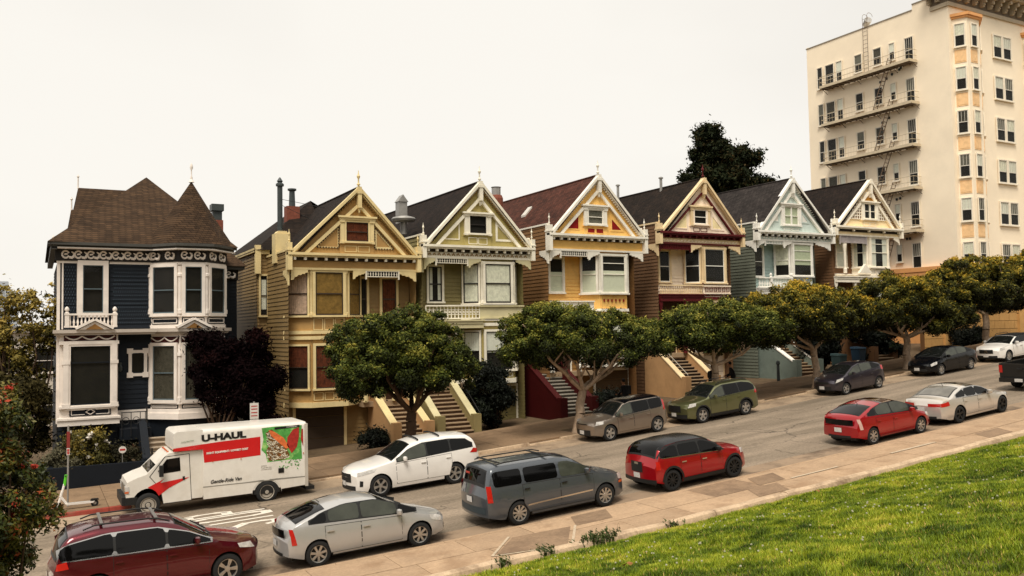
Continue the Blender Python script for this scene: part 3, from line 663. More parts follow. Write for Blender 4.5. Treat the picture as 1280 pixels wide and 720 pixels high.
    m = MB(*FR); m.box(gx0-.3, gx1+.3, .0, .05, zE+.1, g0-.12); m.box(gx0-.34, gx1+.34, .0, .12, g0-.15, g0-.1); m.build('window_apron', d.get('apron', Wm), gw)
    w_ = (gx1-gx0)
    for i in range(2): panel_frame(root, ((0, FY-.052, 0), (1, 0, 0), (0, -1, 0)), gx0-.1+(w_+.2)*i/2+.03, gx0-.1+(w_+.2)*(i+1)/2-.03, zE+.2, g0-.22, d.get('apm', Tm), b=.02, t=.03, inner=d.get('apin'), name='apron_panel')
    for P in d['tri']: tri_panel(root, FR, P, d.get('trim_tri', Tm), d.get('trin'), dots=d.get('tridots'))
    # main wall behind the balcony and down to the ground
    m = MB(*BR); m.laps(xl+.02, wr-.02, d['zbal'], zF+.25, .2, lip=.038); m.build('upper_wall', Sd, root)
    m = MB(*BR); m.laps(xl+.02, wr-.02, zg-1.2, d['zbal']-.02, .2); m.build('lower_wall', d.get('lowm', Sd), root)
    m = MB(); m.box(xl+.02, xr-.02, -BY-.05, -FY-.02+.01, zF-.01, zF+.05); m.build('soffit', Wm, root)
    # bay
    ba, bb = d['bay']; dd = d.get('dd', .75); fy = FY+.12; zb0, zb1 = d['baybot'], zF
    A, B, Cc, Dd = (max(ba-dd, xl+.03), BY), (ba, fy), (bb, fy), (min(bb+dd, wr-.03), BY)
    p0, p1 = d.get('balx', (xl, ba))
    m = MB(); m.plan([(x, -y) for x, y in (A, B, Cc, Dd)], zb0, zb1); m.build('bay_wall', d.get('bayw', Wm), root)
    m = MB(); e = .1; ring = [(A[0]-e, -A[1]), (B[0]-e*.5, -B[1]+e), (Cc[0]+e*.5, -Cc[1]+e), (Dd[0]+e, -Dd[1])]
    for z0, z1 in ((d['zsill']-.1, d['zsill']), (d['zbal']-.06, d['zbal']+.1), (d['zbal']-.32, d['zbal']-.16), (zb0-.02, zb0+.22)): m.plan(ring, z0, z1)
    m.build('bay_moulding', d.get('baym', Tm), root)
    fF, LF = frm(B, Cc); fL, LL = frm(A, B); fRr, LR = frm(Cc, Dd)
    zs, zt2 = d['zsill'], d['bwt']
    bc = d.get('bcur'); cas = d.get('casing', Tm); sh = d.get('sash', Tm); cv = d.get('cov', (0, 1))
    window(root, fF, .17, LF-.17, zs, zt2, cas, sh, t=.13, curtain=bc, cov=cv, bars=0, top_lights=d.get('toplight', False), rail=.5, st=st_)
    window(root, fL, .16, LL-.14, zs, zt2, cas, sh, t=.09, curtain=d.get('lcur', bc), cov=cv, st=st_)
    window(root, fRr, .14, LR-.16, zs, zt2, cas, sh, t=.09, curtain=bc, cov=cv)
    m = MB()
    for x, y in (B, Cc): m.lathe((x, -y+.03, zs-.02), [(.1, 0), (.1, .12), (.075, .14), (.07, (zt2-zs)*.97), (.11, (zt2-zs)), (.11, (zt2-zs)+.16)], 8)
    m.build('bay_column', Tm, root, smooth=35)
    # apron panels of the bay
    za0, za1 = d['zbal']+.12, d['zsill']-.14
    if za1-za0 > .15:
        npn = d.get('aprn', 3)
        for i in range(npn): panel_frame(root, fF, .06+(LF-.12)*i/npn+.03, .06+(LF-.12)*(i+1)/npn-.03, za0, za1, d.get('apm', Tm), b=.03, t=.035, inner=d.get('bapin'), name='bay_panel')
    # lower bay windows
    hl = d.get('lowh', 2.0); zl0 = d['zbal']-.62-hl
    if zl0 > zb0+.3:
        window(root, fF, .17, LF-.17, zl0, zl0+hl, cas, sh, t=.12, curtain=d.get('lowcur', 'white'), cov=d.get('lowcov', (.5, 1)))
        window(root, fL, .16, LL-.14, zl0, zl0+hl, cas, sh, t=.09, curtain=d.get('lowcur', 'white'), cov=(.5, 1)); window(root, fRr, .14, LR-.16, zl0, zl0+hl, cas, sh, t=.09)
        for i in range(3): panel_frame(root, fF, .06+(LF-.12)*i/3+.03, .06+(LF-.12)*(i+1)/3-.03, zb0+.3, zl0-.18, d.get('apm', Tm), b=.03, t=.035, name='bay_panel')
    # window beside the bay on the main wall
    for (a0, a1, c0, c1, cur) in d['bwin']: window(root, BR, a0, a1, c0, c1, cas, sh, t=.12, curtain=cur, cov=cv, proud=.09, st=st_)
    # valance: scalloped brackets and pierced panel under the frieze
    m = MB(*FR)
    for (a0, a1, dep, fl) in d['scal']: scallop(m, a0, a1, zF-.015, dep, -.04, .05, fl)
    if d.get('side_scal', True):
        m2 = MB(*side_frame(xl)); scallop(m2, 0.02, .95, zF-.015, .75, .0, .07); k = len(m.v); m.v += m2.v; m.f += [tuple(i+k for i in f) for f in m2.f]; m.m += m2.m
    m.build('scalloped_valance', d.get('scalm', Tm), root)
    if d.get('fret'):
        a0, a1, h = d['fret']; m = MB(*FR); z1 = zF-.015; m.box(a0, a1, -.02, .05, z1-.035, z1); m.box(a0, a1, -.02, .05, z1-h, z1-h+.035); m.box(a0-.06, a0, -.03, .06, z1-h-.12, z1); m.box(a1, a1+.06, -.03, .06, z1-h-.12, z1)
        n = int((a1-a0)/.13)
        for i in range(n):
            x = a0+(a1-a0)*(i+.5)/n; m.box(x-.013, x+.013, -.01, .03, z1-h+.05, z1-.05)
            if d.get('fretx', True): m.box(x-.04, x+.04, -.005, .025, z1-h*.5-.014, z1-h*.5+.014)
        o = m.build('fretwork_panel', d.get('fretm', Tm), root)
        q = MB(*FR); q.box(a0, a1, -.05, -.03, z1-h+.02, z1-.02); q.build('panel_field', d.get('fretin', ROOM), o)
    # balcony
    for (a0, a1, c0, c1, sty, mt_) in d['rails']: balustrade(root, FR, a0, a1, c0, c1, mt_, sty, b=(-.12, .02), post=d.get('posts', False))
    m = MB(*FR); m.box(p0+.0, p1-.05, -.98, .1, d['zbal']-.2, d['zbal']); m.box(p0-.03, p1+.02, -.1, .16, d['zbal']-.06, d['zbal']+.01); m.box(p0, p1, -.12, .06, d['zbal']-.42, d['zbal']-.21); m.build('balcony_floor', d.get('balm', Tm), root)
    # porch posts, door
    zp = d['zporch']
    m = MB(*FR)
    for x in (p0+.12, d.get('pp', (p0+p1)/2+.2)): m.lathe((x, -.1, zp), [(.13, 0), (.13, .35), (.08, .4), (.075, d['zbal']-zp-.75), (.12, d['zbal']-zp-.62), (.12, d['zbal']-zp-.42)], 10)
    m.build('porch_column', d.get('colm', Tm), root, smooth=35)
    dx = (p0+p1)/2-(dd/2 if p0 == xl else -dd/2); m = MB(*BR); m.box(dx-.6, dx+.6, .03, .1, zp, zp+2.45); o = m.build('door_surround', Tm, root)
    m = MB(*BR); m.box(dx-.46, dx+.46, .1, .14, zp+.02, zp+2.3); dr = m.build('door', mat('dark_door', '#3a2418', rough=.4), o)
    m = MB(); m.box(p0+.02, p1-.0, -BY+.0, -FY-.2, zp-.25, zp); m.build('porch_floor', TREAD, root)
    # base, garage
    g0, g1 = d['gar']; zgd = zg-.28
    garage(root, BR, g0, g1, zgd, zgd+2.05, d.get('garm', Sd), Tm)
    if d.get('stairs'):
        s0, s1, left, right = d['stairs']; sy0 = d.get('sy0', 37.05); zst = zr((s0+s1)/2)+KERB
        stairs(root, s0, s1, sy0, d.get('sy1', 40.4), zst, d.get('ztop', zst+1.75), d.get('tread', TREAD), d.get('stw', Wm), d.get('stc'), riser=d.get('riser', RISER), wtop=d.get('wtop', .6), newel=d.get('newel', True))
        m = MB(); m.box(s0-.1, s1+.1, -BY-.0, -d.get('sy1', 40.4)+.0, zst, d.get('ztop', zst+1.75)); m.build('landing', TREAD, root)
    return root
# ------------------------------------------------------------ the six gabled houses
def triL(x1, x2, z0, z1, x3, x4): return [[(x1, z0), (x2, z0), (x2, z1)], [(x3, z1), (x3, z0), (x4, z0)]]
GOLD = paint('gold_wall', '#ae8a56'); GOLDT = paint('gold_trim', '#dec995'); GOLDS = paint('gold_siding', '#8d744c'); DKROOF = shingles('dark_brown_shingles', '#2c221b', '#1d1713'); GOLDA = paint('dark_gold', '#6c4c22')
OLV = paint('olive_wall', '#a99a60'); OLVS = paint('olive_siding', '#857a50'); CREAM = paint('cream_trim', '#ece5d2'); OLVT = paint('pale_olive_trim', '#cdc39a'); BLKROOF = shingles('black_shingles', '#2b211b', '#1c1613')
YEL = paint('yellow_wall', '#ecbd6c'); YELS = paint('yellow_siding', '#ebbb6c'); YELW = paint('ivory_trim', '#ece6d8'); REDP = paint('red_panel', '#86110f'); REDROOF = shingles('red_brown_shingles', '#59352a', '#40271f')
PNK = paint('cream_pink_wall', '#fbe8d0'); PNKS = paint('cream_siding', '#f6e4cb'); TAN = paint('tan_trim', '#e6cda2'); MAR = paint('maroon_trim', '#58181a'); PNKSHADE = paint('shaded_cream_siding', '#745840')  # side and lower tan is cream siding with its shade painted in
SAGE = paint('sage_wall', '#c3d0ca'); SAGES = paint('sage_siding', '#a8bcb8'); WHT = paint('white_trim', '#efebe1'); SAGESHADE = paint('shaded_sage_siding', '#6b6f62'); GRYROOF = shingles('charcoal_shingles', '#3b3532', '#2a2523')  # darker sage of side and lower walls carries their shade in its colour
BUT = paint('butter_wall', '#f8dfb0'); BRN = paint('brown_siding', '#7c5b40'); BUTT = paint('butter_trim', '#faf0dc'); LILAC = paint('pale_lilac_valance', '#b9b0ae')
TERR = paint('terrazzo_red', '#3d0909'); GREENW = paint('dull_green_stair_wall', '#8f8259'); ORNG = paint('apricot_stair_wall', '#bb9368')
H2 = gable_house(dict(name='gabled_house', label='gold and tan gabled house between the dark navy house and the olive house', st=.05, xl=10.25, xr=16.6, xc=13.58, zA=6.95, zE=3.62, zF=2.95,
    wall=GOLD, siding=GOLDS, trim=GOLDT, accent=GOLDA, roof=DKROOF, gwin=(12.95, 14.05, 4.34, 5.26), hood=5.55, sash=mat('dark_sash', '#3a2c20', rough=.5), gcur='wood',
    tri=triL(11.5, 12.6, 4.0, 5.05, 14.4, 15.4), tridots=mat('bead_dark', '#4c3820'), dent=mat('bead_brown', '#8a6a38'), brk=CREAM, frieze=GOLD, bayw=GOLD, bay=(11.3, 12.98), dd=1.0, baybot=-3.5, zsill=.8, bwt=2.83, zbal=-.02, bcur='bamboo', lcur='pink',
    bwin=[(15.1, 15.85, -.1+.7, 2.6, 'wood'), (13.95, 14.3, .6, 2.6, None)], scal=[(10.32, 11.1, .5, False), (13.3, 13.95, .42, False), (15.65, 16.55, .5, True)], fret=(13.98, 15.6, .3), fretm=CREAM,
    rails=[(13.9, 16.5, 0, .7, 'panel', GOLDT)], balx=(13.8, 16.6), zporch=-3.4, gar=(10.75, 13.1), stairs=(14.65, 16.0, True, True), ztop=-3.45, stw=ORNG, stc=GOLDT, lowcur='wood', lowcov=(0, 1), postm=GOLDT, garm=mat('garage_brown', '#3c2e20', rough=.7), side_up=.2))
H3 = gable_house(dict(name='gabled_house', label='olive green gabled house with cream trim and lattice balcony, uphill neighbour of the gold house', st=.055, wr=22.78, xl=16.98, xr=23.2, xc=20.15, zA=7.68, zE=4.22, zF=3.68,
    wall=OLV, siding=OLVS, trim=CREAM, accent=OLVT, roof=BLKROOF, gwin=(19.55, 20.5, 4.99, 5.88), hood=6.08, sash=mat('black_sash', '#241d18', rough=.5), tri=triL(17.95, 19.0, 4.62, 5.66, 21.1, 22.2), dent=mat('bead_brown', '#8a6a38'),
    garland=mat('carving_tan', '#9c7f55'), frieze=CREAM, bayw=OLV, bay=(20.3, 22.15), baybot=-2.8, zsill=1.38, bwt=3.42, zbal=.5, bcur='lace', lcur='lace', bwin=[(17.65, 18.38, 1.48, 3.28, 'pair'), ], trim_tri=CREAM,
    scal=[(17.0, 17.6, .6, False), (19.48, 20.2, .48, False), (22.3, 23.2, .5, True)], scalm=OLVT, fret=(17.68, 19.4, .27), rails=[(17.1, 20.1, .55, 1.27, 'lattice', CREAM), (20.1, 22.75, .55, 1.25, 'panel', OLVT)], posts=False, balm=OLVT,
    zporch=-2.75, gar=(20.4, 22.7), stairs=(16.85, 18.45, True, True), ztop=-2.9, stw=GREENW, stc=OLVT, lowcur='white', lowcov=(.45, 1), lowm=paint('shaded_olive_siding', '#5f573c'), apm=CREAM))  # lower olive siding darkened to hold the shade under the trees
H4 = gable_house(dict(name='gabled_house', label='bright yellow gabled house with red triangle panels and red stair walls', wr=30.2, xl=24.4, xr=30.8, xc=27.65, zA=8.58, zE=5.08, zF=4.28,
    wall=YEL, siding=YELS, trim=YELW, accent=REDP, roof=REDROOF, gwin=(26.95, 27.92, 5.8, 6.6), hood=6.88, sash=YELW, gcur='grey', tri=triL(25.5, 26.38, 5.45, 6.33, 28.5, 29.45), trim_tri=YEL, trin=REDP, apin=REDP, apm=YEL, frieze=YEL, mould=YELW,
    bayw=YEL, bay=(27.75, 29.65), baybot=-2.2, zsill=1.95, bwt=4.05, zbal=.95, bcur='blind', cov=(0, .6), toplight=True, bwin=[(24.98, 25.82, 2.0, 3.9, 'blind')], aprn=2, scal=[(24.42, 25.1, .6, False), (26.95, 27.7, .5, False), (29.8, 30.75, .5, True)],
    fret=(25.14, 26.88, .3), rails=[(24.45, 27.3, .98, 1.5, 'panel', YELW)], zporch=-2.4, gar=(27.9, 30.2), stairs=(23.6, 25.2, True, True), sy0=36.9, ztop=-2.5, stw=TERR, stc=TERR, riser=mat('stair_riser_grey', '#4b443c'), tread=mat('stair_tread_pale', '#8f887c', var=.2), lowm=paint('shaded_yellow_lower', '#96703f'), postm=YELW, garm=mat('garage_tan', '#57432b'), side=paint('shaded_yellow_side', '#805e3b')))  # side and lower siding: yellow with narrow gap and tree shade painted in
H5 = gable_house(dict(name='gabled_house', label='cream and pink gabled house with maroon trim and tan stair walls', wr=37.65, xl=31.98, xr=38.4, xc=35.4, zA=8.95, zE=5.5, zF=4.9,
    wall=PNK, siding=PNKS, trim=TAN, accent=MAR, roof=DKROOF, gwin=(34.66, 35.6, 6.15, 7.0), hood=7.25, sash=WHT, gcase=PNK, tri=triL(33.1, 34.15, 5.82, 6.9, 36.05, 37.1), trim_tri=PNK, trin=paint('pale_yellow_field', '#f6e3b0'), innerm=MAR, iw=.09, corn=MAR, brk=MAR, dent=MAR, dentils=False,
    bed=MAR, frieze=TAN, garland=PNK, mould=MAR, bayw=PNKS, bay=(35.35, 37.2), baybot=-1.2, zsill=2.62, bwt=4.66, zbal=1.9, baym=MAR, bwin=[(32.72, 33.48, 2.68, 4.55, None)], scal=[(34.36, 35.2, .48, False), (37.4, 38.35, .5, True)], scalm=TAN,
    fret=(32.05, 34.3, .33), fretx=False, fretm=MAR, fretin=MAR, rails=[(32.0, 35.25, 1.92, 2.46, 'baluster', TAN), (35.3, 37.5, 1.92, 2.44, 'panel', PNK)], balm=MAR, zporch=-1.6, gar=(35.4, 37.6), stairs=(32.1, 34.0, True, True), sy0=37.3, ztop=-1.7, stw=ORNG, stc=TAN, finm=MAR, postm=TAN, side=PNKSHADE, lowm=PNKSHADE, colm=MAR, apm=MAR,
    riser=mat('stair_riser_dark', '#231a16')))
H6 = gable_house(dict(name='gabled_house', label='pale sage green gabled house with white balustrade under the dark conifer', wr=45.15, xl=39.8, xr=46.55, xc=42.95, zA=9.48, zE=5.88, zF=5.38,
    wall=SAGE, siding=SAGES, trim=WHT, accent=SAGES, roof=GRYROOF, gwin=(42.25, 43.45, 6.45, 7.6), hood=7.85, gsplit=True, gcur='green', tri=triL(41.0, 41.8, 6.6, 7.38, 43.85, 44.6), trim_tri=SAGE, trin=WHT, frieze=SAGE, garland=WHT, bayw=SAGE, bay=(42.95, 44.85), baybot=-.6,
    zsill=3.15, bwt=5.2, zbal=2.35, bcur='green', cov=(.35, 1), lcur='lace', toplight=True, bwin=[(40.35, 41.2, 3.12, 5.05, 'dim')], scal=[(39.85, 40.5, .5, False), (42.15, 42.85, .45, False), (45.1, 46.5, .5, True)], fret=(40.55, 42.1, .22), fretin=SAGES,
    rails=[(39.9, 42.9, 2.38, 3.02, 'baluster', WHT)], posts=(41.0, 42.8), zporch=-.9, gar=(43.0, 45.3), stairs=(40.3, 41.9, True, True), sy0=36.8, ztop=-1.0, stw=paint('sage_stair_wall', '#78837a'), stc=WHT, lowm=SAGESHADE, side=SAGESHADE))
def lattice_gable(root, x0, x1, z0, zt, slopeL):       # square lattice clipped to the rake
    m = MB(*FR); n = 7
    for i in range(n+1):
        x = x0+(x1-x0)*i/n; h = (i/n if slopeL else 1-i/n)*(zt-z0); 
        if h > .05: m.box(x-.03, x+.03, .03, .06, z0, z0+h)
    for j in range(1, 7):
        z = z0+(zt-z0)*j/7; f = j/7
        a, b = (x0+(x1-x0)*f, x1) if slopeL else (x0, x1-(x1-x0)*f)
        m.box(a, b, .03, .058, z-.03, z+.03)
    m.box(x0, x1, .02, .065, z0-.05, z0)
    m.build('lattice', BUTT, root)
    q = MB(*FR); q.prism([(x0, z0), (x1, z0), (x1, zt)] if slopeL else [(x0, zt), (x0, z0), (x1, z0)], .004, .012); q.build('lattice_backing', mat('brown_backing', '#8d6f52'), root)
H7 = gable_house(dict(name='gabled_house', label='small butter yellow gabled house with lattice gable beside the tall apartment building', wr=52.7, xl=46.95, xr=53.6, xc=50.5, zA=9.93, zE=6.5, zF=5.98,
    wall=BUT, siding=BRN, trim=BUTT, accent=BRN, roof=BLKROOF, gwin=(49.95, 51.05, 7.2, 8.25), hood=8.42, gsplit=True, tri=[], finial=0, dent=BRN, frieze=BUT, bayw=BUTT, bay=(50.5, 52.5), baybot=0, zsill=3.88, bwt=5.88, zbal=3.2, bcur='pair', toplight=True, brk=BUTT, nb=5,
    bwin=[(48.2, 49.1, 3.9, 5.9, 'white')], scal=[(53.0, 53.6, .5, True)], side_scal=False, fret=(47.5, 50.1, .5), fretin=LILAC, fretm=LILAC, fretx=False, rails=[(47.0, 50.4, 2.95, 3.35, 'panel', BUTT)], zporch=0, gar=(50.7, 52.9), stairs=(47.6, 49.2, True, True), ztop=-.2, stw=paint('brown_stair_wall', '#6b4c33'), side=BRN, side_up=.05))
lattice_gable(H7, 48.1, 49.7, 7.18, 8.6, True); lattice_gable(H7, 51.3, 52.8, 7.18, 8.6, False)
m = MB(*FR); m.prism([(50.5+.5*math.cos(a), 8.5+.5*math.sin(a)) for a in [math.pi*i/10 for i in range(11)]], .02, .05); ar = m.build('arched_window', paint('amber_fan', '#b07a2a'), H7)
m = MB(*FR); P_ = [(50.5+r*math.cos(a), 8.5+r*math.sin(a)) for r, s_ in ((.62, 1), (.5, -1)) for a in [math.pi*(i if s_ > 0 else 10-i)/10 for i in range(11)]]; m.prism(P_, .0, .12); m.build('arch_trim', BUTT, ar)
m = MB(*FR); m.prism([(49.1, 3.42), (50.4, 3.42), (49.75, 4.05)], .02, .2); m.build('porch_pediment', BUTT, H7)
m = MB(*FR); m.lathe((47.85, .05, 3.4), [(.12, 0), (.12, .3), (.07, .35), (.08, 1.4), (.1, 1.6), (.14, 1.8), (.14, 2.0)], 10); m.build('porch_column', BUTT, H7, smooth=35)
# six small red squares under the bay of the yellow house, little panels on the cream house
m = MB(*((0, FY+.12, 0), (1, 0, 0), (0, -1, 0)))
for i in range(6): x = 27.98+i*.27; m.box(x, x+.09, .04, .06, 1.45, 1.6)
m.build('red_blocks', REDP, H4)
for i in range(6):
    x = 35.42+i*.34; panel_frame(H5, ((0, FY-.02, 0), (1, 0, 0), (0, -1, 0)), x, x+.24, 2.05, 2.3, MAR, b=.02, t=.035)
# arched red opening in the stair wall and the white metal handrails of the cream house
def rail(root, p, q, posts=2, r=.022, mt=None, drop=.85):
    m = MB(); m.tube(p, q, r, world=True)
    for i in range(posts+1):
        f = i/posts; x = [p[k]+(q[k]-p[k])*f for k in range(3)]; m.tube(x, (x[0], x[1], x[2]-drop), r*.8, world=True)
    return m.build('handrail', mt or mat('pale_rail', '#a9a49a', rough=.4, metal=.5), root)
rail(H5, (32.2, 37.6, -2.75), (32.2, 40.2, -.95)); rail(H5, (34.75, 38.2, -2.6), (34.75, 40.3, -1.2))
rail(H3, (18.95, 37.4, -4.1), (18.95, 40.2, -2.1), mt=IRON)
# vents, chimneys and skylights on the roofs
def vent(root, x, y, z, r, h, mt, cap=True, name='vent_pipe'):
    m = MB(); m.lathe((x, -y, z), [(r, 0), (r, h)]+([(r*1.7, h), (r*1.7, h+r*.8), (r*.4, h+r*1.4)] if cap else [(r*1.15, h), (r*1.15, h+.05)]), 10); return m.build(name, mt, root, smooth=35)
GALV = mat('galvanised', '#9a9792', rough=.45, metal=.4, var=.2); DKMET = mat('dark_flue', '#3a4040', rough=.5, var=.2); BRICKM = mat('old_brick', '#7c4534', rough=.9, var=.3, scale=8)
def roofz(xc, zA, zE, half, x): return zA-(zA-zE)/half*abs(x-xc)
for (x, y) in ((26.3, 45), (26.2, 49), (26.1, 53)): 
    z = roofz(27.65, 8.58, 5.08, 3.2, x); m = MB(); m.hexa([(x-.25, y, z-.27), (x+.25, y, z+.28), (x+.25, y+.5, z+.28), (x-.25, y+.5, z-.27), (x-.25, y, z-.15), (x+.25, y, z+.4), (x+.25, y+.5, z+.4), (x-.25, y+.5, z-.15)]); m.build('skylight', mat('skylight_pale', '#c9c4ba', rough=.3), H4)
z = roofz(35.4, 8.95, 5.5, 3.2, 34.2); m = MB(); m.hexa([(33.9, 50, z-.32), (34.5, 50, z+.33), (34.5, 50.6, z+.33), (33.9, 50.6, z-.32), (33.9, 50, z-.2), (34.5, 50, z+.45), (34.5, 50.6, z+.45), (33.9, 50.6, z-.2)]); m.build('skylight', MATS['skylight_pale'], H5)
vent(H5, 34.9, 47.5, 8.3, .09, 1.4, GALV)
vent(H5, 35.25, 43.3, 8.7, .09, .85, GALV)
m = MB(); m.lathe((24.6, -46, 6.0), [(.42, 0), (.42, 2.0), (.34, 2.2)], 10); c_ = m.build('chimney', BRICKM, H3); m = MB(); m.lathe((24.6, -46, 8.1), [(.28, 0), (.28, .55), (.33, .6)], 9); m.build('chimney_cowl', GALV, c_)
# ------------------------------------------------------------ extras on the gold house: rear wing, chimneys, roof vents
m = MB(*((9.75, 44, 0), (1, 0, 0), (0, -1, 0))); m.laps(0, .52, -6.4, 4.2, .17); k = MB(*((9.75, 44, 0), (0, 1, 0), (-1, 0, 0))); k.laps(0, 8, -6.4, 4.2, .17)
q = len(m.v); m.v += k.v; m.f += [tuple(i+q for i in f) for f in k.f]; m.m += k.m; m.build('wing_wall', GOLDS, H2)
m = MB(); m.box(9.62, 9.86, -52, -43.86, 4.1, 4.32); m.box(9.62, 10.35, -44, -43.84, 4.0, 4.3); m.box(9.62, 9.9, -44.0, -43.8, 3.0, 4.45); m.build('wing_cornice', GOLDT, H2)
window(H2, ((0, 44, 0), (1, 0, 0), (0, -1, 0)), 9.9, 10.22, .9, 2.9, GOLDT, MATS['dark_sash'], t=.08, curtain='white', cov=(.15, .9))
m = MB(); m.tube((10.32, 43.4, -5.6), (10.32, 43.4, 3.8), .07, world=True); m.lathe((10.32, -43.4, 3.7), [(.1, 0), (.14, .15), (.14, .25)], 8); m.build('downpipe', GOLDS, H2)
m = MB(); m.hexa([(10.15, 42.6, 3.0), (9.7, 52, 3.0), (9.7, 52, 3.2), (10.15, 42.6, 3.2), (13.4, 46.8, 7.2), (13.4, 50, 7.2), (13.4, 50, 7.3), (13.4, 46.8, 7.3)]) 
m = MB(); m.face([(9.6, 43.8, 4.2), (9.6, 54, 4.2), (13.36, 50.2, 7.35), (13.36, 47, 7.35)]); m.face([(9.6, 43.8, 4.2), (13.36, 47, 7.35), (13.36, 43, 4.2)]); m.face([(13.36, 47, 7.35), (13.36, 50.2, 7.35), (17.2, 54, 4.2), (17.2, 43.8, 4.2)]); m.build('hip_roof', DKROOF, H2)
m = MB(); m.box(10.14, 10.86, -42.5, -41.8, 3.4, 4.85); m.prism([(10.2, 4.85), (10.3, 4.98), (10.7, 4.98), (10.8, 4.85)], -42.45, -41.85); c_ = m.build('chimney', GOLDT, H2); m = MB(); m.lathe((10.44, -42.1, 4.9), [(.13, 0), (.13, 2.3), (.2, 2.32), (.2, 2.42), (.1, 2.5), (.15, 2.56), (.03, 2.75)], 10); m.build('flue', DKMET, c_, smooth=35)
m = MB(); m.box(11.7, 12.4, -46.3, -45.7, 5.0, 6.8); c_ = m.build('chimney', BRICKM, H2); m = MB(); m.lathe((12.06, -46, 6.8), [(.18, 0), (.15, .85), (.24, .9), (.24, .98)], 10); m.build('flue', DKMET, c_, smooth=35)
m = MB(); m.box(17.35, 17.85, -44.3, -43.8, 5.9, 7.1); m.prism([(17.3, 7.1), (17.9, 7.1), (17.6, 7.5)], -44.35, -43.75); m.build('vent_box', GALV, H2)
m = MB(); m.lathe((17.3, -43, 5.2), [(.18, 0), (.18, .65), (.62, .72), (.66, .82), (.6, .9), (.2, 1.0)], 14); m.build('vent_hood', GALV, H2, smooth=35)
m = MB(); m.tube((10.6, 42.3, 6.6), (14.6, 44.5, 6.45), .012, n=4, world=True); m.tube((10.6, 42.3, 6.3), (13.5, 44.5, 5.6), .012, n=4, world=True); o = m.build('roof_wires', IRON); tag(o, 'thin wires strung from the flue over the roof of the gold house', 'wire')
